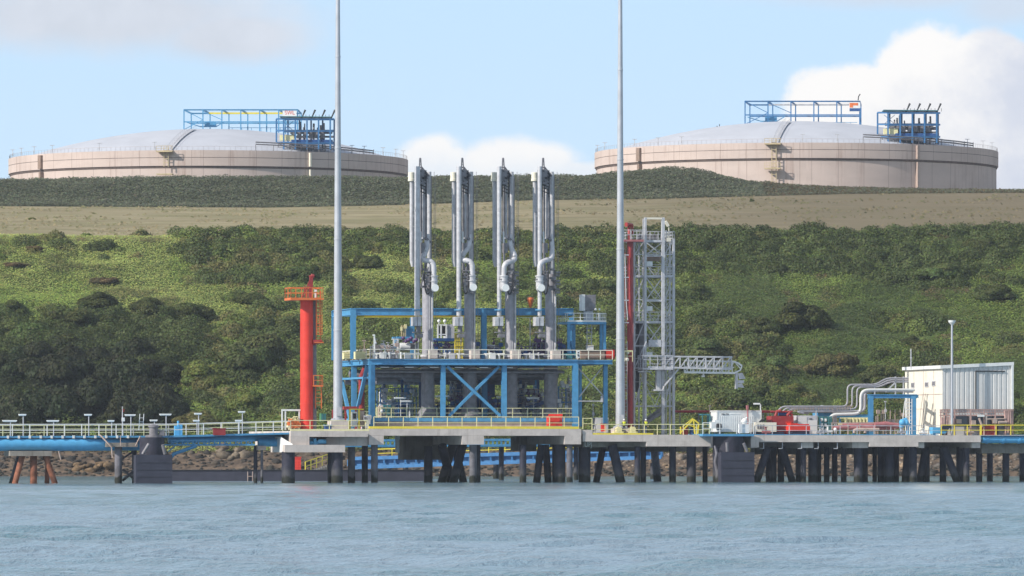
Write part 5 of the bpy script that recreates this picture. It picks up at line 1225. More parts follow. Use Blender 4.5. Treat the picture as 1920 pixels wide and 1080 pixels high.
# ================================================================ LOADING ARMS
def loading_arm(c, label, line, flange, dxs, mir):
    """c: photo column of the riser; line: the product line from the top joint to the ship flange, in columns from c and rows"""
    v = 7.0; e = thing('marine_loader', label, 'loading arm', Vector((uq(c, v), v, ZF)), 'the four loading arms')
    P_ = lambda dx, py, vv=v: Q(c + dx, py, vv)
    mb = MB(); b0 = P_(0, 0); b0 = (uq(c, v), v)
    mb.tube([(b0[0], v, ZF + 0.6), (b0[0], v, ZU + 0.4)], 0.87, 20); mb.lathe((b0[0], v, 0), [(1.7, ZF), (1.6, ZF + 0.15), (0.9, ZF + 1.3)], 20); part(e, 'base_column', mb, 'steeldark')
    mb = MB(); zt = QZ(c, 514, v); mb.tube([(b0[0], v, ZU + 0.4), (b0[0], v, zt)], 0.71, 20); rs = part(e, 'riser', mb, 'riser')
    mb = MB(); mb.tube([(b0[0] + 0.42, v - 0.72, ZU + 0.5), (b0[0] + 0.42, v - 0.72, zt - 1)], 0.13, 8); mb.tube([(b0[0] + 0.1, v - 0.76, ZU + 0.5), (b0[0] + 0.1, v - 0.76, zt - 2)], 0.04, 6); mb.lathe((b0[0], v, 0), [(0.95, ZU + 0.38), (0.95, ZU + 0.62), (0.72, ZU + 0.62)], 20); part(rs, 'riser_pipe', mb, 'steel')
    mb = MB(); mb.box(b0[0] - 0.62, b0[0] + 0.5, 3.7, 4.9, ZU + 0.08, ZU + 1.15); part(e, 'pedestal', mb, 'concrete')
    # counterweight beam and box
    a, wB = dxs['B']; mb = MB(); r = wB * PXM / 2
    mb.tube([P_(a, 312, 4.8), P_(a, 592, 4.8)], r, 14); 
    for py in (340, 395, 450, 500, 555): mb.tube([P_(a, py, 4.8), P_(a, py + 1.2, 4.8)], r * 1.12, 14)
    part(e, 'counterweight_beam', mb, 'steel')
    mb = MB(); q = P_(a - 7.5, 594, 4.1); q2 = P_(a - 0.6, 611, 4.1); mb.box(q.x, q2.x, 4.1, 5.5, q2.z, q.z); q = P_(a + 0.6, 594, 4.1); q2 = P_(a + 8, 611, 4.1); mb.box(q.x, q2.x, 4.15, 5.5, q2.z, q.z + 0.05); cw = part(e, 'counterweight', mb, 'steel')
    mb = MB(); q = P_(a, 582, 4.8); mb.lathe((q.x, q.y, q.z), [(0.01, 0.0), (0.62, 0.0), (0.62, 0.12), (0.01, 0.12)], 14); part(cw, 'collar', mb, 'blue')
    mb = MB(); mb.tube([P_(a + 2, 611, 4.8), P_(a + 2, 622, 4.8)], 0.3, 8); q = P_(a + 2, 624, 4.8); mb.box(q.x - 0.7, q.x + 0.6, 4.4, 5.2, q.z, q.z + 0.12); mb.box(q.x - .3, q.x + .5, 4.4, 5.2, q.z - .6, q.z - .1); mb.tube([P_(a + 4, 624, 4.9), P_(a + 4, 640, 4.9)], 0.08, 6); part(cw, 'brake_unit', mb, 'steeldark')
    # idle tube with its yellow collar
    a, wA = dxs['A']; mb = MB(); mb.tube([P_(a, 338, 8.2), P_(a, 488, 8.2), P_(a + 1.5, 500, 8.2)], [wA * PXM / 2, wA * PXM / 2, wA * PXM / 3], 12); mb.tube([P_(a + 6, 345, 8.4), P_(a + 6, 500, 8.4)], 0.14, 8)
    for py in (405, 425): mb.bar(P_(a, py, 8), P_(a + 12, py, 8), 0.12)
    it = part(e, 'outboard_tube', mb, 'steel')
    mb = MB(); q = P_(a - 0.5, 340, 8.2); mb.lathe((q.x, q.y, q.z), [(0.36, 0), (0.46, 0.02), (0.46, 0.3), (0.42, 0.34), (0.42, 1.1), (0.3, 1.16), (0.01, 1.18)], 14); part(it, 'collar', mb, 'railwhite')
    # pair of arm tubes and rods
    a, wD = dxs['D']; mb = MB(); mb.tube([P_(a + 1, 332, 6.2), P_(a, 344, 6.0), P_(a - 0.5, 448, 6.0)], wD * PXM / 2, 12)
    for py in (365, 390, 415): mb.tube([P_(a, py, 6.0), P_(a, py + 1.5, 6.0)], wD * PXM / 2 * 1.15, 12)
    part(e, 'product_pipe', mb, 'steel')
    a, wE = dxs['E']; a += 1.2; mb = MB(); mb.tube([P_(a, 322, 7.2), P_(a, 520, 7.2)], wE * PXM / 2 * 1.08, 14); mb.tube([P_(-12, 345, 7.0), P_(-12, 505, 7.0)], 0.13, 8); part(e, 'inboard_beam', mb, 'steel')
    mb = MB()
    for dx, y0_, y1_, rr in ((-13, 335, 520, 0.10), (-11, 318, 445, 0.07), (-16, 360, 440, 0.06), (-4, 350, 450, 0.08), (-2.2, 330, 470, 0.06), (6.5, 330, 515, 0.07), (12, 322, 560, 0.03), (15, 330, 640, 0.025)): mb.tube([P_(dx, y0_, 5.6), P_(dx, y1_, 5.6)], rr, 6)
    part(e, 'cables', mb, 'steeldark')
    mb = MB(); mb.tube([P_(-13.5, 434, 5.2), P_(-13.5, 455, 5.2)], 0.12, 8); part(e, 'hydraulic_ram', mb, 'white')
    # apex
    mb = MB(); ax = -14; q = P_(ax, 330, 6)
    mb.box(q.x - 0.5, q.x + 0.35, 5.2, 7.0, QZ(c, 346, 6), QZ(c, 318, 6)); mb.bar(P_(ax - 2, 320, 6), P_(ax - 1, 297, 6), 0.13); mb.bar(P_(ax + 2.3, 320, 6), P_(ax + 0.8, 297, 6), 0.13); mb.bar(P_(ax - 1.6, 297, 6), P_(ax + 1.4, 297, 6), 0.15)
    for py in (303, 309, 315): mb.bar(P_(ax - 1.6, py, 6), P_(ax + 1.4, py, 6), 0.08)
    mb.bar(P_(ax - 8, 313, 6), P_(ax + 3, 314, 6), 0.12); mb.bar(P_(ax + 2, 313, 6), P_(a, 330, 6.5), 0.16); mb.bar(P_(ax + 4, 318, 5.5), P_(a - 4, 336, 5.8), 0.22)
    part(e, 'apex_head', mb, 'steeldark')
    mb = MB(); q = P_(-10, 334, 5.6)
    for k in range(7):
        z_ = q.z + 0.9 - 0.42 * k; mb.bar((q.x - 0.45 + 0.12 * (k % 2), 5.2 + 0.15 * (k % 3), z_), (q.x + 0.38, 5.4, z_ - 0.34), 0.11)
    mb.tube([(q.x + 0.25 + 0.3 * math.cos(t_), 5.3, q.z + 0.3 + 0.3 * math.sin(t_)) for t_ in np.linspace(0, 2 * math.pi, 13)], 0.07, 6)
    for x_ in (-0.5, 0.4): mb.bar((q.x + x_, 5.3, q.z + 1.0), (q.x + x_, 5.3, q.z - 2.4), 0.1)
    mb.bar((q.x, 5.0, q.z), (q.x, 6.0, q.z), 0.25); mb.bar(P_(-17, 320, 5.4), P_(-20, 366, 5.0), 0.1); mb.bar(P_(-15, 320, 5.4), P_(-18, 372, 5.0), 0.1); part(e, 'sheave', mb, 'black')
    # knee joint and product line down to the ship flange
    mb = MB(); pts = [P_(dx, py, vv) for dx, py, vv in line]
    # round the bends
    sm = [pts[0]]
    for i in range(1, len(pts) - 1):
        p0, p1, p2 = pts[i - 1], pts[i], pts[i + 1]; k0 = p1.lerp(p0, min(0.5, 0.55 / max(.01, (p1 - p0).length))); k2 = p1.lerp(p2, min(0.5, 0.55 / max(.01, (p2 - p1).length)))
        for t_ in (0, .33, .66, 1): sm.append(k0.lerp(p1, t_).lerp(p1.lerp(k2, t_), t_))
    sm.append(pts[-1]); mb.tube(sm, 0.34, 14); mb.tube([pts[-1] + Vector((0, 0, 1.6)), pts[-1] + Vector((0, 0, 0.15))], 0.5, 14); mb.ball(pts[-1], 0.5, 8)
    mb.tube([pts[-1] + Vector((0, 0, 1.55)), pts[-1] + Vector((0, 0, 1.42))], 0.6, 14); mb.tube([pts[-1] + Vector((0, 0, 0.9)), pts[-1] + Vector((0, 0, 0.8))], 0.62, 14)
    pl = part(e, 'ship_line', mb, 'steel')
    mb = MB(); q = pts[-1]; mb.tube([q + Vector((0, 0.1, 0)), q + Vector((0, -0.75, -0.02))], 0.36, 14); part(pl, 'flange_stub', mb, 'steel')
    mb = MB(); mb.tube([q + Vector((0, -0.75, 0)), q + Vector((0, -0.92, 0))], 0.46, 20); part(pl, 'flange', mb, 'lamp')
    mb = MB(); gq = P_(0, 500, 6)
    for k in range(9):
        z_ = gq.z - 0.3 - 0.36 * k; x_ = gq.x + (0.35 if k % 3 else -0.3) - line[-1][0] * 0.02; mb.box(x_ - 0.3, x_ + 0.22 + 0.08 * (k % 2), 5.0 + 0.1 * (k % 4), 6.2, z_ - 0.2, z_ + 0.05)
    mb.tube([(gq.x - 0.9, 5.2, gq.z + 0.2), (gq.x - 0.8, 5.1, gq.z - 1.6), (gq.x - 0.2, 5.0, gq.z - 3.0), (gq.x + 0.5, 5.1, gq.z - 2.2)], 0.07, 6); mb.bar((gq.x - 1.0, 5.6, gq.z - 2.6), (gq.x - 0.1, 5.6, gq.z + 0.9), 0.16); mb.tube([(gq.x - 0.5, 5.4, gq.z + 1.2), (gq.x - 0.5, 5.4, gq.z - 1.6)], 0.1, 6)
    part(e, 'swivel_gear', mb, 'steeldark')
    mb = MB(); s_ = -1 if line[-1][0] < 0 else 1; hx = q.x - s_ * 0.75
    for k in range(5):
        z = q.z + 0.35 + 0.42 * k; mb.box(hx - 0.35 + 0.1 * (k % 2), hx + 0.3, q.y - 0.25, q.y + 0.5, z, z + 0.3 - 0.04 * k)
    mb.bar((hx - 0.3, q.y, q.z), (hx + 0.1, q.y + 0.2, q.z + 2.6), 0.12); mb.bar((q.x - 0.7, q.y - 0.3, q.z + 1.1), (q.x + 0.7, q.y - 0.3, q.z + 1.1), 0.12)
    part(pl, 'coupler_gear', mb, 'steeldark')
    mb = MB(); lx = hx - 0.1; loop = [(lx + 0.4 * math.cos(t_) * s_, q.y - 0.3, q.z + 1.2 + (2.0 * math.sin(t_))) for t_ in np.linspace(math.pi * 0.9, math.pi * 2.1, 12)]; mb.tube(loop, 0.09, 6); part(pl, 'hose_loop', mb, 'black')
    mb = MB(); mb.bar(P_(-22, 440, 5.2), P_(-17, 452, 5.6), 0.22); mb.bar(P_(-4, 446, 5.5), P_(4, 455, 5.8), 0.3); mb.bar(P_(-16, 452, 5.5), P_(-4, 446, 5.6), 0.16); mb.box(P_(-13, 470, 5.5).x, P_(-6, 462, 5.5).x, 5.3, 6.3, QZ(c, 474, 5.5), QZ(c, 456, 5.5)); part(e, 'knee_joint', mb, 'steeldark')
dx0 = dict(A=(-30, 8), B=(-19.5, 11), D=(-7, 8), E=(1.5, 8))
loading_arm(802, 'first loading arm from the red column, its white flange hung clear of its riser', [(-1, 440, 6.0), (-1.5, 466, 5.6), (-8.5, 480, 5.4), (-8, 489, 5.0), (3, 488, 4.6), (11.5, 495, 4.4), (11, 540, 4.4)], 0, dx0, 1)
loading_arm(881, 'second loading arm from the red column, its ship flange in front of its riser', [(0, 440, 6.0), (-1.5, 462, 5.6), (-14, 478, 5.4), (-15, 489, 5.0), (-4, 488, 4.6), (5, 494, 4.4), (3.5, 539, 4.4)], 0, dict(A=(-30, 8), B=(-20.5, 9.5), D=(-8, 7.5), E=(1, 8)), 1)
loading_arm(957.5, 'third loading arm from the red column, its line hooking towards the second arm', [(-2, 440, 6.0), (-1, 464, 5.6), (8, 478, 5.4), (7, 489, 5.0), (-5, 491, 4.6), (-12.5, 497, 4.4), (-12.5, 540, 4.4)], 0, dict(A=(-30, 8.5), B=(-21.5, 8.5), D=(-9, 7), E=(0.5, 7.5)), -1)
loading_arm(1032.5, 'fourth loading arm from the red column, next to the screen cabinet tower', [(2, 440, 6.0), (2.5, 470, 5.6), (2, 486, 5.2), (-10, 488, 4.8), (-20.5, 494, 4.4), (-20.5, 540, 4.4)], 0, dict(A=(-29.5, 8.5), B=(-20.5, 8), D=(-7, 6.5), E=(1, 7)), -1)

# ================================================================ SCREEN TOWER
sc_ = thing('screen_tower', 'small blue tower whose railed top carries a grey screen cabinet', 'tower', Q(1100, 672, 8))
for px, v_ in ((1066, 7.5), (1076, 9), (1127, 9), (1133.5, 7.5)): icol(sc_, px, 606, 672, v_, 5)
mb = MB(); mb.pbox(1063, 1137, 603.5, 607.5, 7.2, 12); part(sc_, 'platform', mb, 'blue')
z = QZ(1100, 603.5, 7.3); a = uq(1064, 7.3); b_ = uq(1136, 7.3)
mb = MB(); mb.rail([(a, 11.9, z), (a, 7.3, z), (b_, 7.3, z), (b_, 11.9, z)], 1.1, 0.85, 0.04); mb.bar((a, 7.2, z + .1), (b_, 7.2, z + .1), .08, .2); part(sc_, 'railing', mb, 'white')
mb = MB(); mb.pbox(1097, 1117, 552.5, 582, 8.6, 9.6); s = part(sc_, 'screen_cabinet', mb, 'steeldark'); mb = MB(); mb.pbox(1091, 1097, 552, 582.5, 8.3, 9.6); part(s, 'side_panel', mb, 'white')
mb = MB(); mb.pbox(1096, 1112, 582.6, 603, 8.9, 9.5); mb.bar(Q(1104, 601, 9.2), Q(1104, 570, 9.2), 0.3); part(sc_, 'cabinet_stand', mb, 'steel')
mb = MB(); mb.ball(Q(1117, 580, 8.3), 0.16); mb.ball(Q(1124, 580, 8.3), 0.14); part(sc_, 'floodlight', mb, 'lamp')
mb = MB(); mb.bar(Q(1070, 640, 7.6), Q(1076, 668, 8.2), 0.3); mb.bar(Q(1066, 625, 7.6), Q(1075, 610, 7.6), 0.15); part(sc_, 'brace', mb, 'blue')
mb = MB(); mb.ladder(Q(1105, 672, 9.5), Q(1105, 608, 9.5), 0.6, 0.05); [mb.bar(Q(1098, y_, 9.2), Q(1112, y_, 9.2), 0.06) for y_ in (616, 624, 632)]; part(sc_, 'ladder', mb, 'steel')

# ================================================================ GEAR ON THE UPPER DECK
def ubox(name, label, cat, px0, px1, py0, py1, v, d, mat, extra=None, group=None):
    e = thing(name, label, cat, Q((px0 + px1) / 2, py1, v), group)
    mb = MB(); mb.pbox(px0, px1, py0, py1, v, v + d); b = part(e, 'body', mb, mat)
    if extra:
        for nm, fn, mt in extra:
            mb = MB(); fn(mb); part(e, nm, mb, mt)
    return e
def skid(px0, px1, py0, py1, v, seed, label, mats=('steeldark', 'deepblue', 'purple', 'steel'), dens=1.0):
    """pipe manifold on a frame: headers, risers, valves with hand wheels, small boxes"""
    r_ = random.Random(seed); e = thing('pipe_manifold', label, 'pipework', Q((px0 + px1) / 2, py1, v))
    a = Q(px0, py0, v); b_ = Q(px1, py1, v); W_ = b_.x - a.x; H_ = a.z - b_.z
    mb = MB()
    for k in range(2):
        for x in (a.x + .1, b_.x - .1, (a.x + b_.x) / 2): mb.bar((x, v + k * 2, b_.z), (x, v + k * 2, b_.z + H_ * 0.7), 0.13)
        mb.bar((a.x, v + k * 2, b_.z + H_ * 0.35), (b_.x, v + k * 2, b_.z + H_ * 0.35), 0.12); mb.bar((a.x, v + k * 2, b_.z + H_ * 0.7), (b_.x, v + k * 2, b_.z + H_ * 0.7), 0.1)
    part(e, 'frame', mb, mats[0])
    mb = MB()
    for k in range(int(5 * dens)):
        z = b_.z + H_ * r_.uniform(0.1, 0.75); vv = v + r_.uniform(0, 2); x0 = a.x + W_ * r_.uniform(0, 0.3); x1 = b_.x - W_ * r_.uniform(0, 0.3); rr = r_.uniform(0.07, 0.2)
        mb.tube([(x0, vv, b_.z), (x0, vv, z), (x1, vv, z), (x1, vv, b_.z)], rr, 8)
    part(e, 'pipes', mb, mats[3])
    mb = MB(); vm = MB()
    for k in range(int(6 * dens)):
        x = a.x + W_ * r_.random(); z = b_.z + H_ * r_.uniform(0.3, 0.9); vv = v - 0.1 + r_.random(); mb.k += 1; mb.hold = True; mb.ball((x, vv, z), r_.uniform(0.16, 0.28), 6); mb.tube([(x, vv, z), (x, vv, z + 0.5)], 0.06, 6); mb.lathe((x, vv, z + 0.5), [(0.02, 0), (0.26, 0), (0.26, 0.06), (0.02, 0.06)], 10)
        x = a.x + W_ * r_.random(); z = b_.z + H_ * r_.uniform(0.2, 0.8); vm.box(x - .2, x + .25, v - .2, v + .2, z - .2, z + .3)
    part(e, 'valves', mb, mats[2]); part(e, 'actuators', vm, mats[1])
    return e
for i, (a, b_, t_, s_) in enumerate([(815, 862, 640, 3), (893, 940, 638, 5), (970, 1015, 640, 8), (1046, 1062, 640, 11)]):
    skid(a, b_, t_, 672, 9.5 if i else 11, s_, ['pipe manifold with grey valves between the first two loading arms', 'pipe manifold with dark valves between the second and third loading arms', 'pipe manifold with purple valves between the third and fourth loading arms', 'narrow pipe manifold between the fourth loading arm and the screen tower'][i], dens=1.4)
skid(1004, 1024, 630, 672, 8.4, 21, 'small purple valve cluster close beside the fourth loading arm', ('steeldark', 'purple', 'purple', 'steeldark'))
ubox('control_cabinet', 'grey blue cabinet with an open frame of dark panes behind the second loading arm', 'cabinet', 838, 852, 608, 640, 14, 2, 'steel', [('frame', lambda m: [m.bar(Q(p_, 608, 13.9), Q(p_, 640, 13.9), 0.18) for p_ in (821, 827, 837)] + [m.bar(Q(820, y_, 13.9), Q(838, y_, 13.9), 0.14) for y_ in (609, 627)], 'white'), ('panel', lambda m: m.pbox(822, 836, 611, 630, 14.2, 14.5), 'black'), ('lamp', lambda m: (m.ball(Q(823, 602, 14), 0.22), m.ball(Q(834, 602, 14), 0.22), m.bar(Q(823, 604, 14), Q(823, 609, 14), .08), m.bar(Q(834, 604, 14), Q(834, 609, 14), .08)), 'lamp')])
mb = MB(); mb.pbox(818, 855, 634, 640, 12, 15); mb.pbox(816, 857, 644, 647, 12, 15); [mb.bar(Q(p_, 634, 12.2), Q(p_, 673, 12.2), 0.2) for p_ in (820, 836, 853)]; solo('cable_bridge', 'blue double tray standing between the first two loading arms', 'cable tray', mb, 'deepblue', Q(836, 673, 12))
ubox('valve_cage', 'yellow lattice cage beside the second loading arm', 'cage', 854, 866, 626, 672, 10.5, 0.5, 'paleyellow', [('frame', lambda m: [m.bar(Q(p_, 625, 10.4), Q(p_, 672, 10.4), 0.12) for p_ in (853, 857, 861, 867)] + [m.bar(Q(853, y_, 10.3), Q(867, y_, 10.3), 0.1) for y_ in (628, 638, 648, 658)], 'yellow')])
ubox('plant_enclosure', 'grey enclosure with a blue roof and purple valves at the first loading arm', 'enclosure', 750, 783, 643, 655, 10, 2.5, 'steeldark', [('roof', lambda m: m.pbox(744, 772, 631, 635, 9.8, 12.6), 'blue'), ('posts', lambda m: [m.bar(Q(p_, 635, 9.9), Q(p_, 673, 9.9), 0.16) for p_ in (738, 746, 779, 784)] + [m.bar(Q(734, 636, 9.9), Q(784, 636, 9.9), 0.1)], 'white'), ('valves', lambda m: [m.ball(Q(p_, 634 + (p_ % 3) * 3, 9.4), 0.24, 6) for p_ in (756, 761, 766, 771, 776, 781)] + [m.bar(Q(755, 640, 9.4), Q(783, 638, 9.4), 0.16)], 'purple'), ('side_panel', lambda m: m.pbox(740, 748, 636, 652, 10.1, 10.3), 'pipeblue'), ('tank', lambda m: m.tube([Q(749, 650, 10), Q(768, 650, 10)], 0.5, 12), 'white')])
ubox('crane_hoist', 'blue hoist with ochre hook block under the portal beam', 'hoist', 762, 775, 612, 632, 16, 1.0, 'blue', [('rods', lambda m: [m.bar(Q(p_, 610, 15.8), Q(p_, 634, 15.8), 0.14) for p_ in (753, 757, 760)], 'tanksteel'), ('hook_block', lambda m: (m.pbox(759, 763, 608, 616, 15.6, 15.9), m.pbox(752, 755, 613, 620, 15.6, 15.9)), 'paleyellow')])
skid(700, 745, 640, 672, 8, 31, 'pale valves and thin pipes behind the railing near the lighting mast', ('steel', 'tan', 'steel', 'steel'), 1.6)
ubox('yellow_cabinet', 'pale yellow slatted cabinet under the portal column near the lighting mast', 'cabinet', 667, 685, 659, 673, 6, 1.2, 'paleyellow', [('slats', lambda m: [m.bar(Q(666, y_, 5.95), Q(686, y_, 5.95), 0.06) for y_ in (661, 664, 667, 670)], 'paleyellow')])
ubox('yellow_cabinet', 'small yellow barrier box between the lighting mast and the portal column', 'cabinet', 645, 659, 661, 673, 14, 1.2, 'paleyellow', [('slats', lambda m: [m.bar(Q(644, y_, 13.95), Q(660, y_, 13.95), 0.06) for y_ in (663, 667, 671)], 'paleyellow')])
mb = MB(); mb.bar(Q(702, 672, 3.4), Q(702, 628, 3.4), 0.16); mb.bar(Q(699, 628.5, 3.4), Q(703, 628.5, 3.4), 0.2); solo('lamp_standard', 'slim white lamp standard at the corner of the blue upper deck', 'lamp', mb, 'white', Q(702, 672, 3.4))
GB = 'thin lamp posts on the upper deck'
ubox('deck_locker', 'brownish long locker behind the railing at the end of the upper deck', 'locker', 1089, 1134, 658, 672.5, 4.2, 1.5, 'brown', [('lid', lambda m: m.pbox(1088, 1135, 656.5, 658, 4.1, 5.8), 'tan')])
ubox('hose_cabinet', 'red cabinet at the very end of the upper deck next to the second mast', 'cabinet', 1136, 1153, 655.5, 673, 4.2, 1.4, 'darkred', [('door', lambda m: m.pbox(1137, 1152, 657, 672, 4.14, 4.19), 'red')])
ubox('notice_board', 'small white notice with dark marks on the upper deck railing', 'sign', 1081.5, 1087, 657, 671, 2.95, 0.05, 'white', [('marks', lambda m: (m.pbox(1083.3, 1085.8, 660, 662, 2.93, 2.945), m.pbox(1083, 1084.3, 663, 668, 2.93, 2.945), m.pbox(1084.8, 1086, 665, 669, 2.93, 2.945)), 'black')])
ubox('white_box', 'small white box standing on the deck below the screen tower', 'box', 1102, 1113, 648, 657, 6.5, 0.9, 'white', [('lid', lambda m: m.pbox(1101.5, 1113.5, 647, 648, 6.4, 7.5), 'cream')])
e = thing('windsock', 'orange windsock hanging limp from a thin pole behind the third and fourth arms', 'windsock', Q(994, 673, 14))
mb = MB(); mb.bar(Q(994, 673, 14), Q(994, 556, 14), 0.09); part(e, 'pole', mb, 'steel'); mb = MB(); q = Q(994.5, 558, 13.8); mb.lathe((q.x, q.y, q.z), [(0.42, 0.02), (0.46, -0.25), (0.34, -0.6), (0.2, -1.0), (0.1, -1.3), (0.02, -1.32)], 12); part(e, 'sock', mb, 'orange')
mb = MB(); [mb.bar(Q(p_, 640, 16), Q(p_, 600, 16), .07) for p_ in (1050, 1056)]; 
# ---- below the upper deck
u0, u1 = uL + 1.0, uR - 1.0
hp = thing('header_pipes', 'big grey header pipes and cables slung under the upper deck', 'pipework', ((u0 + u1) / 2, 12, ZU - 2))
mb = MB(); zz = ZU
for v_, dz_, rr in ((6.0, 1.5, 0.2), (9.0, 1.9, 0.33), (15.5, 2.0, 0.45), (19, 1.6, 0.5), (21.5, 2.6, 0.42)): mb.tube([(u0, v_, zz - dz_), (u1, v_, zz - dz_)], rr, 10)
mb.tube([Q(757, 688, 11), Q(757, 702, 11), Q(762, 709, 11), Q(775, 709, 11), Q(800, 709, 11)], 0.5, 12); mb.tube([Q(705, 712, 12), Q(745, 712, 12)], 0.55, 12)
part(hp, 'pipes', mb, 'steeldark')
mb = MB()
for v_, dz_ in ((4.2, 1.0), (7.5, 1.2), (12, 1.1)): mb.box(u0, u1, v_, v_ + 0.5, zz - dz_ - 0.12, zz - dz_)
part(hp, 'cable_tray', mb, 'tan')
pk = thing('pump_skid', 'dark blue pump and pipe frame deep under the upper deck', 'machinery', (uq(900, 19), 19, ZF))
mb = MB(); 
for k in range(9):
    x = uq(720, 18) + k * 2.6; mb.bar((x, 18 + (k % 3), ZF), (x, 18 + (k % 3), ZU - 1.2), 0.3)
    if k % 2: mb.box(x - 0.8, x + 0.9, 18.5, 20.0, ZF + 0.2, ZF + 1.7 + 0.5 * (k % 3))
part(pk, 'frame', mb, 'deepblue')
mb = MB()
for k in range(8):
    x = uq(800, 18) + k * 1.9; mb.tube([(x, 17, ZF), (x, 17, ZF + 2 + 0.4 * (k % 4)), (x + 1.5, 17.4, ZF + 2 + 0.4 * (k % 4)), (x + 1.5, 17.4, ZF)], 0.16, 8)
part(pk, 'pipes', mb, 'steeldark')
mb = MB()
for p0, p1, y0_, y1_ in ((846, 866, 716, 750), (905, 928, 712, 745), (968, 984, 722, 760)): mb.pbox(p0, p1, y0_, y1_, 21.2, 22.2)
part(pk, 'panels', mb, 'deepblue')
skid(712, 782, 705, 783, 17, 61, 'tall pipe manifold seen through the frame before the first arm column', ('frameblue', 'steel', 'steel', 'steel'), 1.8)
skid(846, 872, 712, 783, 18, 62, 'tall pipe manifold seen through the blue cross brace', ('frameblue', 'steel', 'white', 'steel'), 1.4)
skid(962, 1018, 708, 783, 18.5, 63, 'tall pipe manifold between the third and fourth arm columns', ('tan', 'white', 'steel', 'steel'), 1.8)
skid(1046, 1076, 700, 783, 12, 64, 'tall blue framed pipe manifold beside the fourth arm column', ('frameblue', 'white', 'steel', 'steel'), 1.4)
skid(905, 940, 735, 783, 14, 41, 'valve manifold on the raised floor between the second and third arm columns', dens=1.6)
skid(985, 1016, 730, 783, 15, 42, 'valve manifold on the raised floor between the third and fourth arm columns', dens=1.6)
skid(846, 868, 738, 783, 15, 43, 'valve manifold on the raised floor behind the blue cross brace', dens=1.4)
skid(712, 738, 755, 783, 12, 44, 'low valve manifold on the raised floor at the corner column', ('paleyellow', 'teal', 'steel', 'tan'), 1.3)
for px, py, w_, v_ in [(750, 747, 23, 10), (762, 753, 22, 9), (829, 743.5, 26, 9), (943, 745, 25, 9), (999, 747, 25, 10), (890, 747, 5, 9)]:
    batten(px, py, w_, v_, 783.5, 'short post with a white batten lamp under the upper deck', 'white batten lamps under the upper deck')
mb = MB()
# red and yellow boxes along the front
e = ubox('fire_cabinet', 'bright red rounded cabinet on the yellow edge near the corner column', 'cabinet', 1029, 1054, 780, 798.5, 1.0, 1.2, 'red', [('lid', lambda m: m.tube([Q(1029, 780, 1.6), Q(1054, 780, 1.6)], 0.26, 10), 'red'), ('handle', lambda m: m.bar(Q(1050, 786, .95), Q(1050, 792, .95), 0.08), 'darkred')])
# ---- on the mast platform
ubox('blue_bin', 'small blue bin beside the plinth of the first lighting mast', 'bin', 610, 622, 798, 807.5, -0.6, 0.8, 'deepblue', [('lid', lambda m: m.pbox(609, 623, 796.5, 798, -0.7, 0.3), 'blue')])
ubox('control_stand', 'open yellow framed control panel between the mast and the corner column', 'panel', 660, 670, 772, 800, 1.4, 0.6, 'white', [('frame', lambda m: [m.bar(Q(p_, 767, 1.2), Q(p_, 806, 1.2), 0.2) for p_ in (656, 673)] + [m.bar(Q(655, 767.5, 1.2), Q(682, 767.5, 1.2), 0.14)], 'yellow'), ('screen', lambda m: m.pbox(662, 668, 775, 785, 1.34, 1.38), 'black'), ('side_cabinet', lambda m: m.pbox(675, 683, 770, 800, 1.5, 2.2), 'tan')])
skid(684, 692, 776, 806, 1.0, 51, 'thin pipes and valves at the foot of the corner column', ('paleyellow', 'steel', 'paleyellow', 'steel'))
ubox('green_cabinet', 'green cabinet behind the railing between red column and lighting mast', 'cabinet', 602, 612, 775, 790, 8, 1, 'greenpaint', [('doors', lambda m: (m.pbox(603, 606.5, 776, 789, 7.93, 7.98), m.pbox(607.5, 611, 776, 789, 7.93, 7.98)), 'teal')])
ubox('red_drum_rack', 'dark red hose drum rack behind the first lighting mast', 'rack', 645, 670, 762, 768, 9, 1.5, 'darkred', [('legs', lambda m: [m.bar(Q(p_, 768, 9.2), Q(p_, 806, 9.2), 0.2) for p_ in (624, 648, 667)], 'darkred')])
skid(541, 562, 785, 806, 2.0, 52, 'cluster of small pale valves at the foot of the red column', ('paleyellow', 'orange', 'paleyellow', 'tan'), 1.6)
# ---- on the gangway platform
ubox('grey_cabinet', 'tall pale grey cabinet beside the blue leg under the screen tower', 'cabinet', 1117, 1141, 783, 813, 6.0, 1.4, 'steel', [('doors', lambda m: (m.pbox(1118.5, 1128, 785, 811, 5.93, 5.98), m.pbox(1130, 1139.5, 785, 811, 5.93, 5.98)), 'grey')])
ubox('extinguisher_box', 'narrow red extinguisher box in front of the pale grey cabinet', 'box', 1128.5, 1136, 795, 809, 3.2, 0.6, 'red', [('lid', lambda m: m.pbox(1128, 1136.5, 794, 795, 3.1, 3.9), 'darkred')])
for k, (px, lab) in enumerate([(1186, 'stepped pale yellow bollard base between the two workers'), (1160, 'stepped pale yellow bollard base at the foot of the second mast')]):
    mb = MB(); mb.pbox(px - 7, px + 10, 809, 812, 1.2, 2.4); mb.pbox(px - 4, px + 6, 802, 809, 1.4, 2.2); mb.pbox(px - 2, px + 4, 800, 802, 1.5, 2.1); solo('bollard_base', lab, 'bollard', mb, 'paleyellow', Q(px, 814, 1.8))
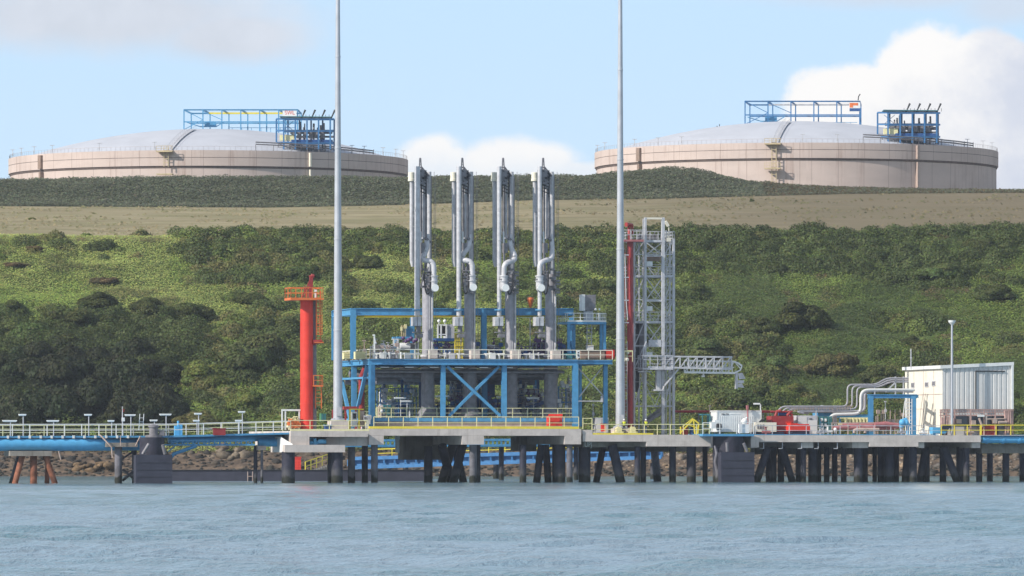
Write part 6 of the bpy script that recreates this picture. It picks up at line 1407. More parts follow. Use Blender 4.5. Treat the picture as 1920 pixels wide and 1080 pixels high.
# gangway tower
gt = thing('gangway_tower', 'grey lattice tower with a telescopic gangway boom', 'gangway tower', Q(1228, 814, 12))
zb2 = Z2 + 0.01
def gpost(px, pyt, v, w_, mat='steel', name='post'):
    a = Q(px, pyt, v); mb = MB(); mb.bar((a.x, v, zb2), (a.x, v, a.z), w_); part(gt, name, mb, mat)
for px, pyt, v_, w_ in ((1189.5, 452, 11, 0.18), (1263, 448, 11, 0.3), (1198, 455, 16, 0.18), (1256, 448, 16, 0.2), (1210, 408, 10, 0.28), (1243, 408, 10, 0.38), (1206, 410, 13, 0.14), (1249, 432, 13, 0.14)): gpost(px, pyt, v_, w_)
mb = MB(); lv = [452, 477, 518, 562, 604, 648, 690, 762]
for py in lv:
    big_ = py in (518, 604)
    for v_, p0, p1 in ((11, 1189.5, 1263), (16, 1196, 1258)): mb.bar(Q(p0, py, v_), Q(p1, py, v_), 0.34 if big_ else 0.14, 0.3 if big_ else 0.14)
    for p0, p1 in ((1189.5, 1197), (1263, 1257)): mb.bar(Q(p0, py, 11), Q(p1, py, 16), 0.16)
mb.bar(Q(1210, 452, 10), Q(1243, 452, 10), 0.3); mb.bar(Q(1210, 480, 10), Q(1243, 480, 10), 0.16); mb.bar(Q(1211, 564, 10), Q(1243, 564, 10), 0.2); mb.bar(Q(1215, 649, 10), Q(1243, 649, 10), 0.24)
part(gt, 'level_beams', mb, 'steel')
mb = MB()
for a, b_ in zip(lv[:-1], lv[1:]):
    mb.bar(Q(1190, b_, 11), Q(1208, a, 11), 0.11); mb.bar(Q(1246, b_, 11.1), Q(1262, a, 11.1), 0.12); mb.bar(Q(1246, a, 11.3), Q(1262, b_, 11.3), 0.08); mb.bar(Q(1198, a, 16), Q(1228, b_, 16), 0.09); mb.bar(Q(1228, b_, 16.1), Q(1257, a, 16.1), 0.09); mb.bar(Q(1190, a, 11.1), Q(1198, b_, 16), 0.08)
for k in range(14):
    a, b_ = 452 + 22 * k, 474 + 22 * k
    mb.bar(Q(1247, b_, 13.5), Q(1261, a, 13.5), 0.07); mb.bar(Q(1190, a, 13.4), Q(1206, b_, 13.4), 0.06); mb.bar(Q(1212, a, 15.8), Q(1240, b_, 15.8), 0.06); mb.bar(Q(1189, b_, 11), Q(1263, b_, 11), 0.05)
for a, b_ in ((455, 478), (521, 562), (608, 648)): mb.bar(Q(1212, b_, 10.6), Q(1241, a, 10.6), 0.12); mb.bar(Q(1212, a, 10.8), Q(1241, b_, 10.8), 0.12)
part(gt, 'braces', mb, 'steel')
mb = MB(); mb.bar(Q(1209, 409.5, 10), Q(1245, 409.5, 10), 0.22, 0.24); part(gt, 'top_beam', mb, 'cream')
mb = MB()
for py in (452, 518, 604):
    a = Q(1190, py, 11); b_ = Q(1262, py, 11); mb.box(a.x, b_.x, 11.2, 16, a.z - 0.06, a.z + 0.02)
part(gt, 'floors', mb, 'steeldark')
mb = MB()
for py in (452, 518, 604):
    a = Q(1188, py, 11); b_ = Q(1264, py, 11); mb.rail([(a.x, 16, a.z), (a.x, 10.9, a.z), (b_.x, 10.9, a.z), (b_.x, 16, a.z)], 1.25, 1.0, 0.04, mids=2)
part(gt, 'railings', mb, 'steel')
mb = MB(); mb.pbox(1199, 1209, 606, 700, 12.5, 13); part(gt, 'lift_panel', mb, 'steeldark'); mb = MB(); mb.pbox(1193, 1198.5, 604, 735, 12.2, 12.8); part(gt, 'counterweight_guide', mb, 'black')
mb = MB(); [mb.pbox(1213, 1223.5, y_, y_ + 9, 10.3, 10.4) for y_ in (490, 574, 660)]; part(gt, 'signs', mb, 'white')
mb = MB(); mb.pbox(1214, 1239, 481, 489, 11.6, 13); part(gt, 'winch_box', mb, 'brown')
mb = MB(); [mb.bar(Q(1196 + 7 * k, 449, 12 + k % 3), Q(1200 + 7 * k, 436 + 3 * (k % 2), 12 + k % 2), 0.16) for k in range(7)]; [mb.pbox(1198 + 8 * k, 1203 + 8 * k, 441, 449, 12, 13) for k in range(5)]; part(gt, 'top_machinery', mb, 'steeldark')
mb = MB(); mb.bar(Q(1247.5, 415, 11), Q(1253, 424, 11), 0.5, 0.3); mb.bar(Q(1254, 424, 11), Q(1254, 450, 11), 0.1); mb.pbox(1250, 1258, 446, 453, 10.8, 11.4); part(gt, 'floodlight', mb, 'cream')
mb = MB(); mb.bar(Q(1208, 795, 11.5), Q(1242, 773, 11.5), 0.2, 0.35); mb.bar(Q(1208, 790, 12.7), Q(1238, 768, 12.7), 0.2, 0.35)
for k in range(12): mb.bar(Q(1209 + 2.7 * k, 794 - 1.8 * k, 11.5), Q(1209 + 2.7 * k, 794 - 1.8 * k, 12.7), 0.1)
mb.rail([Q(1208, 792, 11.4), Q(1242, 770, 11.4)], 1.0, 1.0, 0.035); part(gt, 'stairs', mb, 'steeldark')
mb = MB(); mb.pbox(1231, 1240, 693, 731, 9.4, 10.0); mb.lathe(Q(1235, 693, 9.7), [(0.01, .1), (0.6, .1), (0.6, -.1), (0.3, -.12)], 14); mb.pbox(1227, 1246, 730, 733, 9.2, 10.6); part(gt, 'pedestal', mb, 'steel')
# boom
mb = MB()
for v_ in (8.6, 10.4):
    mb.bar(Q(1205, 668, v_), Q(1373, 669.5, v_), 0.18, 0.2); mb.bar(Q(1215, 688, v_), Q(1372, 692, v_), 0.2, 0.22)
    for k in range(9): p_ = 1243 + 16 * k; mb.bar(Q(p_, 668.5, v_), Q(p_, 690, v_), 0.15)
    for k in range(8): p_ = 1243 + 16 * k; mb.bar(Q(p_, 690, v_), Q(p_ + 16, 668.5, v_), 0.13)
for k in range(12): p_ = 1215 + 14 * k; mb.bar(Q(p_, 690, 8.6), Q(p_, 690, 10.4), 0.12)
bo = part(gt, 'gangway_boom', mb, 'steel')
mb = MB()
for v_ in (8.9, 10.1):
    mb.bar(Q(1283, 676, v_), Q(1376, 678, v_), 0.2); mb.bar(Q(1283, 698, v_), Q(1378, 699.5, v_), 0.24); mb.bar(Q(1283, 687, v_), Q(1376, 689, v_), 0.12)
    for k in range(16): p_ = 1283 + 6 * k; mb.bar(Q(p_, 676, v_), Q(p_, 699, v_), 0.1)
    for k in range(7): p_ = 1283 + 13.4 * k; mb.bar(Q(p_, 699, v_), Q(p_ + 13, 677, v_), 0.12)
    mb.bar(Q(1376, 678, v_), Q(1384, 681, v_), 0.2); mb.bar(Q(1384, 681, v_), Q(1391, 686, v_), 0.2); mb.bar(Q(1391, 686, v_), Q(1388, 694, v_), 0.16); mb.bar(Q(1388, 694, v_), Q(1378, 699, v_), 0.16); mb.bar(Q(1377, 678, v_), Q(1389, 692, v_), 0.1)
part(bo, 'inner_section', mb, 'white')
mb = MB(); mb.pbox(1380, 1383.5, 695, 729, 9.0, 9.6); mb.add([Q(1384, 700, 9), Q(1392, 699, 9), Q(1398, 710, 9), Q(1386, 711, 9), Q(1384, 700, 10), Q(1392, 699, 10), Q(1398, 710, 10), Q(1386, 711, 10)], [(0, 3, 2, 1), (4, 5, 6, 7), (0, 1, 5, 4), (1, 2, 6, 5), (2, 3, 7, 6), (3, 0, 4, 7)]); mb.pbox(1384, 1395, 713, 718.5, 9, 10.2)
mb.add([Q(1384, 720, 9), Q(1391, 719, 9), Q(1396, 727, 9), Q(1383, 726, 9), Q(1384, 720, 10), Q(1391, 719, 10), Q(1396, 727, 10), Q(1383, 726, 10)], [(0, 3, 2, 1), (4, 5, 6, 7), (0, 1, 5, 4), (1, 2, 6, 5), (2, 3, 7, 6), (3, 0, 4, 7)]); part(bo, 'hinged_tip', mb, 'steel')
mb = MB(); mb.bar(Q(1272, 692, 8.8), Q(1245, 724, 9.2), 0.2); mb.bar(Q(1245, 724, 9.2), Q(1243.5, 731, 9.3), 0.2); part(bo, 'strut', mb, 'steel')
mb = MB(); mb.bar(Q(1319, 700, 9.5), Q(1319, 704, 9.5), 0.2); mb.pbox(1316.5, 1321.5, 704, 707, 9.3, 9.7); part(bo, 'lamp', mb, 'white')
mb = MB(); a = Q(1205, 690, 8.4); b_ = Q(1262, 690, 8.4); mb.box(a.x, b_.x, 8.4, 10.8, a.z - 0.2, a.z); mb.rail([(a.x, 10.6, a.z), (a.x, 8.5, a.z), (b_.x, 8.5, a.z)], 1.6, 0.9, 0.045, mids=2); mb.bar(Q(1196, 697, 9), Q(1222, 697, 9), 0.1); mb.bar(Q(1206, 697, 9), Q(1206, 655, 9), 0.13); mb.bar(Q(1206, 655, 9), Q(1212, 640, 9), .13); mb.bar(Q(1243, 690, 9), Q(1243, 650, 9), 0.13); mb.pbox(1217, 1240, 637, 650, 9.8, 10.2); part(bo, 'landing', mb, 'steel')
# red fire tower
rt = thing('fire_tower', 'slim dark red pipe tower between the second mast and the gangway tower', 'tower', Q(1181, 814, 9))
mb = MB(); q = Q(1181.5, 449, 9); mb.tube([(q.x, 9, zb2), (q.x, 9, q.z)], 0.33, 14); mb.tube([(q.x - 0.1, 9.6, zb2), (q.x - 0.1, 9.6, q.z)], 0.16, 8); part(rt, 'riser', mb, 'darkred')
mb = MB(); mb.pbox(1170, 1207, 449, 453, 7.8, 10.6); part(rt, 'platform', mb, 'pinkred'); mb = MB(); z = QZ(1190, 449, 7.9); mb.rail([(uq(1170, 7.9), 10.5, z), (uq(1170, 7.9), 7.9, z), (uq(1206, 7.9), 7.9, z)], 1.2, 0.8, 0.04); part(rt, 'railing', mb, 'steel')
mb = MB(); mb.tube([Q(1180, 449, 9), Q(1180, 426, 9), Q(1184, 421, 9), Q(1174, 421, 8.6)], [0.28, 0.24, 0.24, 0.3], 10); mb.tube([Q(1186, 440, 9), Q(1186, 422, 9)], 0.12, 6); part(rt, 'fire_monitor', mb, 'darkred')
mb = MB(); [mb.bar(Q(p_, 814, 10.4), Q(p_, 452, 10.4), 0.10) for p_ in (1172, 1187)]; [mb.bar(Q(1172, y_, 10.4), Q(1187, y_, 10.4), 0.1) for y_ in range(478, 814, 21)]; [mb.bar(Q(1172, y_, 10.4), Q(1187, y_ + 21, 10.4), 0.06) for y_ in range(478, 790, 21)]; part(rt, 'frame', mb, 'pinkred')
mb = MB(); [mb.bar(Q(1171, y_, 8.4), Q(1179, y_, 8.4), 0.12) for y_ in (478, 520, 563, 605)]; mb.tube([Q(1172, 480, 8.4), Q(1174, 560, 8.4), Q(1177, 600, 8.4)], 0.06, 6); mb.ladder(Q(1173, 810, 8.3), Q(1173, 640, 8.3), 0.4, 0.03); part(rt, 'brackets', mb, 'steel')
mb = MB(); mb.pbox(1171, 1186, 657, 660, 7.6, 9); mb.rail([Q(1171, 678, 7.6), Q(1186, 678, 7.6)], 1.4, .8, .04); part(rt, 'landing', mb, 'paleyellow'); mb = MB(); mb.ball(Q(1175, 674, 7.8), 0.3); mb.ball(Q(1177.5, 661.5, 7.8), 0.18); part(rt, 'lamp', mb, 'cream')
# stair arch, drums, red boom
mb = MB(); v_ = 2.0
for dv in (0, 1.1):
    mb.bar(Q(1275, 812, v_ + dv), Q(1300, 786, v_ + dv), 0.16); mb.bar(Q(1300, 786, v_ + dv), Q(1310, 794, v_ + dv), 0.16); mb.bar(Q(1310, 794, v_ + dv), Q(1308, 814, v_ + dv), 0.16); mb.bar(Q(1280, 800, v_ + dv), Q(1299, 784.5, v_ + dv), 0.1); mb.bar(Q(1300, 786, v_ + dv), Q(1303, 814, v_ + dv), 0.14); mb.bar(Q(1276, 800, v_ + dv), Q(1276, 814, v_ + dv), 0.14); mb.bar(Q(1290, 796, v_ + dv), Q(1308, 803, v_ + dv), 0.1)
for k in range(6): mb.bar(Q(1278 + 4 * k, 809 - 4.2 * k, v_), Q(1278 + 4 * k, 809 - 4.2 * k, v_ + 1.1), 0.2, 0.08)
solo('access_steps', 'bright yellow railed steps over the pipes at the end of the gangway platform', 'steps', mb, 'yellow', Q(1292, 814.5, 2.3))
for px, mt, lab in ((1285, 'darkred', 'red drum standing under the bright yellow steps'), (1298, 'deepblue', 'dark blue drum standing under the bright yellow steps')):
    mb = MB(); q = Q(px, 814.7, 3.6); mb.lathe((q.x, q.y, Z2 + .003), [(0.01, 0), (0.38, 0), (0.38, 0.3), (0.4, 0.32), (0.38, 0.34), (0.38, 0.9), (0.01, 0.9)], 16); solo('drum', lab, 'drum', mb, mt, (q.x, q.y, Z2))
rb_ = thing('red_pipe_run', 'long thin dark red pipe on posts behind the white container', 'pipe', Q(1300, 814, 14))
mb = MB(); mb.tube([Q(1262, 771.5, 14), Q(1350, 771.5, 14), Q(1450, 771.8, 14)], 0.16, 8); part(rb_, 'pipe', mb, 'darkred'); mb = MB(); [mb.bar(Q(p_, 772, 14.1), (Q(p_, 772, 14.1).x, 14.1, Z2), 0.12) for p_ in (1275, 1310, 1340, 1431, 1440, 1448)]; part(rb_, 'posts', mb, 'steeldark')
mb = MB(); mb.pbox(1316, 1331, 776, 778.5, 5, 6.5); [mb.bar(Q(p_, 778, 5.1), Q(p_, 814, 5.1), 0.12) for p_ in (1317, 1331)]; mb.pbox(1328, 1341, 778, 800, 6.5, 7.2); e = solo('shelter_frame', 'small white topped shelter frame with dark teal panel beside the white container', 'shelter', mb, 'teal', Q(1325, 814, 5))

# ================================================================ ON THE EQUIPMENT PLATFORM
zE = Z3 + 0.004
ct = thing('container', 'pale grey site container with dark lettering high on its side', 'container', Q(1385, 815, 3))
mb = MB(); mb.pbox(1345, 1427, 770.5, 809, 3.0, 6.0); part(ct, 'body', mb, 'white')
mb = MB(); mb.pbox(1344, 1428, 769.5, 772, 2.95, 6.05); mb.pbox(1344, 1428, 807.5, 810, 2.95, 6.05); [mb.pbox(p_, p_ + 2, 772, 807.5, 2.95, 3.1) for p_ in (1344, 1426)]; part(ct, 'frame', mb, 'grey')
mb = MB(); [mb.pbox(1349 + 4 * k, 1350.2 + 4 * k, 780, 807, 2.96, 2.995) for k in range(19)]; part(ct, 'corrugation', mb, 'white')
lettering(ct, 'MRA 2276', (Q(1353, 778, 2.96).x, 2.955, QZ(1353, 778.2, 2.96)), 0.22, 'black', width=0.95)
mb = MB(); mb.pbox(1369, 1388, 775.6, 776.8, 2.95, 2.99); part(ct, 'stripe', mb, 'lamp')
mb = MB(); [mb.bar(Q(p_, 810, 3.3), Q(p_, 816, 3.3), 0.3) for p_ in (1349, 1385, 1423)]; part(ct, 'feet', mb, 'steeldark')
ubox('white_pump', 'white pump unit with a domed top in front of the pale container', 'pump', 1388, 1405, 795, 812, 1.2, 1.0, 'white', [('dome', lambda m: (m.ball(Q(1396, 790, 1.6), 0.42), m.tube([Q(1396, 786, 1.6), Q(1396, 796, 1.6)], 0.3, 10), m.ball(Q(1400, 783.5, 1.5), 0.14)), 'white'), ('pipes', lambda m: (m.bar(Q(1387, 788, 1), Q(1387, 813, 1), .1), m.bar(Q(1408, 786, 1), Q(1408, 813, 1), .1)), 'steel')])
ubox('pump_unit', 'small white winch with dark reel behind the railing of the blue topped dolphin', 'winch', 1334, 1346, 791, 803, 1.5, 1.0, 'white', [('reel', lambda m: m.tube([Q(1344, 800, 1.2), Q(1352, 800, 1.2)], 0.4, 12), 'black'), ('cover', lambda m: m.pbox(1340, 1350, 787.5, 791, 1.5, 2.5), 'lamp')])
ubox('cream_unit', 'beige generator unit in front of the tall dark red cabinet', 'generator', 1417, 1456, 792, 809.5, 1.6, 1.8, 'cream', [('vents', lambda m: [m.pbox(1420 + 5 * k, 1423 + 5 * k, 796, 804, 1.55, 1.59) for k in range(3)], 'steeldark'), ('exhaust', lambda m: m.tube([Q(1424, 792, 2.2), Q(1428, 788, 2.2), Q(1434, 788, 2.2)], 0.14, 8), 'black'), ('skid', lambda m: m.pbox(1416, 1470, 809.6, 815, 1.7, 3.2), 'navy')])
ubox('red_cabinet', 'tall dark red cabinet behind the beige generator', 'cabinet', 1447, 1488, 780, 815, 4.2, 2.4, 'darkred', [('door', lambda m: m.pbox(1474, 1484, 790.5, 796, 4.1, 4.18), 'red'), ('pipes', lambda m: (m.tube([Q(1454, 780, 5), Q(1456, 772, 5), Q(1464, 770, 5)], 0.2, 8), m.tube([Q(1476, 780, 5), Q(1482, 772, 5)], 0.22, 8), m.tube([Q(1486, 779, 5), Q(1478, 771, 5)], 0.16, 8), m.tube([Q(1445, 772, 5), Q(1486, 772, 5)], 0.12, 8)), 'darkred'), ('manifold', lambda m: (m.tube([Q(1460, 776, 5.4), Q(1474, 776, 5.4)], 0.26, 8),), 'deepblue')])
ubox('red_pump_hood', 'bright red hood low beside the tall dark red cabinet', 'pump', 1482, 1519, 797, 808, 1.4, 2.0, 'red', [('hood', lambda m: (m.pbox(1483, 1496, 793.5, 797, 1.5, 3.2), m.pbox(1496, 1517, 795, 797, 1.5, 3.2)), 'red'), ('base', lambda m: m.pbox(1484, 1518, 808.05, 815, 1.5, 3.2), 'navy')])
ubox('grey_cabinet', 'wide grey cabinet with a small dark badge behind the bright red hood', 'cabinet', 1495, 1533, 779, 815, 5.2, 2.0, 'steel', [('badge', lambda m: m.pbox(1517.5, 1523, 784.5, 786.5, 5.12, 5.18), 'black'), ('doors', lambda m: (m.pbox(1496, 1513, 781, 813, 5.13, 5.19), m.pbox(1514.5, 1532, 788, 813, 5.13, 5.19)), 'grey')])
ubox('teal_frame', 'teal framed rack of white canisters beside the wide grey cabinet', 'rack', 1544, 1552, 784, 812, 6.2, 0.8, 'teal', [('frame', lambda m: [m.bar(Q(p_, 780, 5.8), Q(p_, 815, 5.8), 0.16) for p_ in (1536, 1542, 1554, 1558)] + [m.bar(Q(1535, y_, 5.8), Q(1559, y_, 5.8), 0.12) for y_ in (783, 793, 803)], 'teal'), ('canisters', lambda m: [m.tube([Q(1537 + 2, y_, 5.9), Q(1537 + 5, y_, 5.9)], 0.25, 8) for y_ in (787, 796, 805)] + [m.tube([Q(1546, y_, 5.9), Q(1549, y_, 5.9)], 0.25, 8) for y_ in (788, 797, 806)], 'white')])
# pipe rack with the bends
pr = thing('pipe_rack', 'grey pipes that run level, rise in bends and step up to the white building', 'pipework', Q(1580, 815, 10))
def bend(pts, r, n=10, k_=0.7):
    pts = [Vector(p) for p in pts]; sm = [pts[0]]
    for i in range(1, len(pts) - 1):
        p0, p1, p2 = pts[i - 1], pts[i], pts[i + 1]; a = p1.lerp(p0, min(0.5, k_ / (p1 - p0).length)); b_ = p1.lerp(p2, min(0.5, k_ / (p2 - p1).length))
        for t_ in (0, .25, .5, .75, 1): sm.append(a.lerp(p1, t_).lerp(p1.lerp(b_, t_), t_))
    sm.append(pts[-1]); return sm
for k in range(5):
    v_ = 8 + 1.1 * k; s_ = 9 * k; mb = MB(); y1 = 762 + 2.4 * k - (2 if k > 3 else 0)
    y2 = 721 + 2.4 * k
    if k < 3:
        pts = [Q(1458 + s_, 772, v_), Q(1466 + s_, y1, v_), Q(1589 + s_, y1, v_), Q(1589 + s_, y2, v_), Q(1643 + 3 * k, y2, v_), Q(1662 + 3 * k, 709 + 3.5 * k, v_), Q(1703, 709 + 3.5 * k, v_)]
    else:
        pts = [Q(1480 + s_, 775, v_ - 3), Q(1492, y1 + 2, v_ - 3), Q(1600 + s_ * 0.6, y1 + 2, v_ - 3), Q(1600 + s_ * 0.6, 735, v_ - 3), Q(1636, 733, v_ - 3), Q(1712, 734, v_ - 3)]
    mb.tube(bend(pts, 0.2), 0.11 if k < 3 else 0.17, 10); part(pr, 'pipe', mb, 'riser')
mb = MB(); pts = bend([Q(1556, 784, 6), Q(1562, 777, 6), Q(1608, 776, 6), Q(1614, 770, 6), Q(1614, 738, 6), Q(1622, 731, 6), Q(1715, 731, 6)], 0.3); mb.tube(pts, 0.19, 12); part(pr, 'pipe', mb, 'grey', 'thick pale lagged pipe')
mb = MB(); [mb.bar(Q(p_, 706, 8.2), Q(p_, 742, 8.2), 0.16) for p_ in (1679, 1694)]; [mb.bar(Q(p_, 764, 8.2), (Q(p_, 764, 8.2).x, 8.2, zE), 0.14) for p_ in (1480, 1530, 1565, 1568)]; mb.bar(Q(1640, 724, 8.2), Q(1640, 742, 8.2), .14); mb.bar(Q(1660, 735, 8.2), Q(1680, 716, 8.2), .16); mb.bar(Q(1680, 716, 8.2), Q(1700, 716, 8.2), .14); part(pr, 'supports', mb, 'steel')
mb = MB()
for k in range(24): mb.bar(Q(1480 + 5 * k, 761.5, 9), Q(1480 + 5 * k, 772, 9), 0.07)
mb.bar(Q(1475, 761.5, 9), Q(1600, 761.5, 9), 0.09); mb.bar(Q(1475, 771, 9), Q(1600, 771, 9), 0.09); part(pr, 'pipe_tray', mb, 'tan')
pp = thing('pipe_portal', 'blue steel portal that carries the pipes into the white building', 'steel frame', Q(1675, 815, 5))
for px in (1632.5, 1712): icol(pp, px, 742, 816, 5, 8.5 if px < 1700 else 10, 'blue')
mb = MB(); mb.ibar(Q(1627, 743, 5.0), Q(1719, 743, 5.0), 0.4, 0.5, 0.08); mb.ibar(Q(1630, 743, 9.0), Q(1722, 743, 9.0), 0.4, 0.4, 0.08); [mb.bar(Q(p_, 742, 5.25), Q(p_ - 3, 742, 8.8), 0.3) for p_ in (1640, 1675, 1708)]; part(pp, 'beam', mb, 'blue')
mb = MB(); mb.ladder(Q(1704, 814, 4.7), Q(1704, 748, 4.7), 0.8, 0.06); mb.bar(Q(1690, 812, 5), Q(1697, 748, 5), .1); part(pp, 'ladder', mb, 'white')
mb = MB(); mb.pbox(1534, 1562, 774, 781, 9.5, 12); mb.pbox(1571, 1630, 777, 783, 9.5, 12); [mb.bar(Q(p_, 782, 9.7), Q(p_, 815, 9.7), 0.22) for p_ in (1538, 1575, 1600, 1626)]; solo('cable_trestle', 'low blue trestle of trays behind the red pipe spools', 'cable tray', mb, 'blue', Q(1580, 815, 9.7))
mb = MB(); [mb.bar(Q(p_, 766, 7), Q(p_, 795, 7), 0.24) for p_ in (1563.5, 1567)]; solo('twin_posts', 'pair of dark brown posts in front of the low blue trestle', 'post', mb, 'steeldark', Q(1565, 795, 7))
sp_ = thing('pipe_spools', 'faded red pipe spools lying in frames along the platform edge', 'pipework', Q(1620, 815, 2))
mb = MB()
for k in range(4): mb.tube([Q(1562 + 9 * k, 802 - 2.2 * k, 2 + 0.9 * k), Q(1676 - 4 * k, 802 - 2.2 * k, 2 + 0.9 * k)], 0.26, 10)
mb.tube([Q(1640, 797, 1.6), Q(1660, 795, 1.6), Q(1684, 799, 1.6)], 0.36, 10); part(sp_, 'pipe', mb, 'pinkred')
mb = MB(); [mb.tube([Q(p_, 812, 1.2), Q(p_, 807, 1.2), Q(p_ + 4, 805.5, 1.2), Q(p_ + 26, 805.5, 1.2)], 0.22, 10) for p_ in (1602, 1622)]; part(sp_, 'elbows', mb, 'tan')
mb = MB(); [mb.bar(Q(p_, 794, 1.8), Q(p_, 815, 1.8), 0.14) for p_ in (1560, 1590, 1612, 1640, 1662, 1680)]; mb.bar(Q(1558, 793, 1.8), Q(1684, 793, 1.8), .12); part(sp_, 'frame', mb, 'tan'); mb = MB(); mb.ball(Q(1566, 805, 1.1), 0.22); part(sp_, 'end_cap', mb, 'lamp')
mb = MB(); [mb.pbox(1586 + 6.5 * k, 1589 + 6.5 * k, 784, 794, 7.6, 8.2) for k in range(7)]; mb.bar(Q(1572, 795, 7.9), Q(1636, 795, 7.9), .2); mb.bar(Q(1575, 783.8, 7.9), Q(1634, 783.8, 7.9), .14); [mb.bar(Q(p_, 795, 7.9), Q(p_, 815, 7.9), .12) for p_ in (1576, 1632)]; solo('valve_row', 'row of pale yellow valve bonnets between the red spools and the blue trestle', 'valves', mb, 'paleyellow', Q(1605, 815, 7.9))
r_ = random.Random(77); mb = MB(); tm = MB()
for k in range(12):
    p_ = 1642 + 4.6 * k + r_.uniform(-1, 1); t_ = r_.choice([768, 774, 780, 786]); v_ = r_.uniform(5, 10); mb.bar(Q(p_, t_, v_), (Q(p_, t_, v_).x, v_, zE), 0.1)
    if k % 2: q = Q(p_, t_ + 4, v_); mb.box(q.x - .2, q.x + .25, v_ - .2, v_ + .1, q.z - .25, q.z + .25)
solo('instrument_stands', 'thin brown instrument stands under the blue pipe portal', 'instruments', mb, 'tan', Q(1665, 815, 7))
mb = MB(); mb.tube([Q(1690, 801, 3.5), Q(1692, 790, 3.5), Q(1698, 787, 3.5), Q(1703, 800, 3.5)], 0.34, 10); mb.ball(Q(1692, 792, 3.2), 0.45); mb.ball(Q(1699, 793, 3.2), 0.4); mb.tube([Q(1690, 814, 3.5), Q(1690, 798, 3.5)], .2, 8); mb.tube([Q(1702, 814, 3.5), Q(1702, 800, 3.5)], .2, 8); solo('blue_valve', 'bright blue valve body beside the foot of the portal column', 'valve', mb, 'pipeblue', Q(1696, 815, 3.5))
# building
cb = thing('white_building', 'white clad building with a ribbed grey front and a cream end wall', 'building', Q(1767, 815, 3))
vB = 3.0; uA = uq(1767, vB); uZ = uq(1898, vB); depth = 17.5
# the far end of the cream wall is where the view line through column 1697 meets the end plane
k_ = (1697 - 960) / F
vE = (X0 + uA * CA - k_ * (Y0 + uA * SA)) / (SA + k_ * CA)
zt0 = QZ(1767, 691, vB); zt1 = QZ(1898, 685, vB); zl = Z3 + 0.004
zE0 = zt0
mb = MB(); mb.add([(uA, vB, zl), (uA, vE, zl), (uA, vE, zE0), (uA, vB, zt0), (uA + .2, vB + .03, zl), (uA + .2, vE, zl), (uA + .2, vE, zE0), (uA + .2, vB + .03, zt0)], [(0, 1, 2, 3), (4, 7, 6, 5), (0, 3, 7, 4), (1, 5, 6, 2), (3, 2, 6, 7)]); ew = part(cb, 'end_wall', mb, 'cream')
mb = MB()
for t_ in (0.23, 0.5, 0.76): v_ = vB + (vE - vB) * t_; mb.box(uA - 0.012, uA - 0.002, v_ - 0.06, v_ + 0.06, zl, zt0 - 0.2)
z = QZ(1740, 739, vB); mb.box(uA - 0.013, uA - 0.002, vB + 0.1, vE - 0.1, z - 0.05, z + 0.05); z = QZ(1740, 766, vB); mb.box(uA - 0.013, uA - 0.002, vB + (vE - vB) * .5, vE - .1, z - 0.03, z + 0.03); part(ew, 'panel_joint', mb, 'tan')
for px, y0_, y1_ in ((1712, 717, 727), (1738, 716, 726), (1751, 714, 724)):
    kk = (px - 960) / F; vv = (X0 + uA * CA - kk * (Y0 + uA * SA)) / (SA + kk * CA); a = QZ(px, y0_, vv); b_ = QZ(px, y1_, vv); hw = 0.75
    mb = MB(); mb.box(uA - 0.06, uA - 0.003, vv - hw, vv + hw, b_, a); wi = part(ew, 'window', mb, 'steel'); mb = MB(); mb.box(uA - 0.075, uA - 0.062, vv - hw * .8, vv + hw * .8, b_ + .1, a - .1); part(wi, 'pane', mb, 'steeldark')
mb = MB(); vs = []; n_ = int((uZ - uA) / 0.62); zb_ = QZ(1830, 767, vB)
def ztop(u_): return zt0 + (zt1 - zt0) * (u_ - uA) / (uZ - uA)
xs_ = []; 
for k in range(n_):
    u_ = uA + (uZ - uA) * k / n_; wv = (uZ - uA) / n_
    xs_ += [(u_, 0.0), (u_ + wv * 0.62, 0.0), (u_ + wv * 0.72, 0.08), (u_ + wv * 0.9, 0.08)]
xs_.append((uZ, 0.0))
for (a, da), (b_, db) in zip(xs_[:-1], xs_[1:]): mb.add([(a, vB + da, zb_), (b_, vB + db, zb_), (b_, vB + db, ztop(b_)), (a, vB + da, ztop(a))], [(0, 1, 2, 3)])
fw = part(cb, 'front_wall', mb, 'grey')
mb = MB(); mb.box(uA + .21, uZ - 0.02, vB + 0.2, vB + 0.3, zl, zt0 - .1); mb.box(uZ - .2, uZ, vB + .31, vE, zl, zt1 - .1); mb.box(uA + .21, uZ - .21, vE - .2, vE, zl, zt0 - .1); part(cb, 'inner_wall', mb, 'grey')
mb = MB(); d_ = 0.25
def rfp(u_, v_, dz_): return (u_, v_, zt0 + (zt1 - zt0) * (u_ - uA) / (uZ - uA) + dz_)
mb.add([rfp(uA - .35, vB - .25, 0.0), rfp(uZ + .15, vB - .25, 0), rfp(uZ + .15, vE + .2, 0), rfp(uA - .35, vE + .2, 0), rfp(uA - .35, vB - .25, .42), rfp(uZ + .15, vB - .25, .42), rfp(uZ + .15, vE + .2, .42), rfp(uA - .35, vE + .2, .42)], [(0, 3, 2, 1), (4, 5, 6, 7), (0, 1, 5, 4), (1, 2, 6, 5), (2, 3, 7, 6), (3, 0, 4, 7)]); part(cb, 'roof', mb, 'white')
mb = MB(); mb.bar((uZ - .05, vB - .1, zb_), (uZ - .05, vB - .1, zt1), 0.3); part(cb, 'corner_trim', mb, 'white')
mb = MB(); v_ = vB - 0.08; a = Q(1830, 696, v_); b_ = Q(1884, 696, v_); c = Q(1829.5, 768, v_); mb.box(a.x, b_.x, v_ - .06, v_ + .06, a.z - .06, a.z + .06); mb.box(a.x - .1, a.x + .02, v_ - .06, v_ + .06, c.z, a.z + .05); part(fw, 'door_track', mb, 'black')
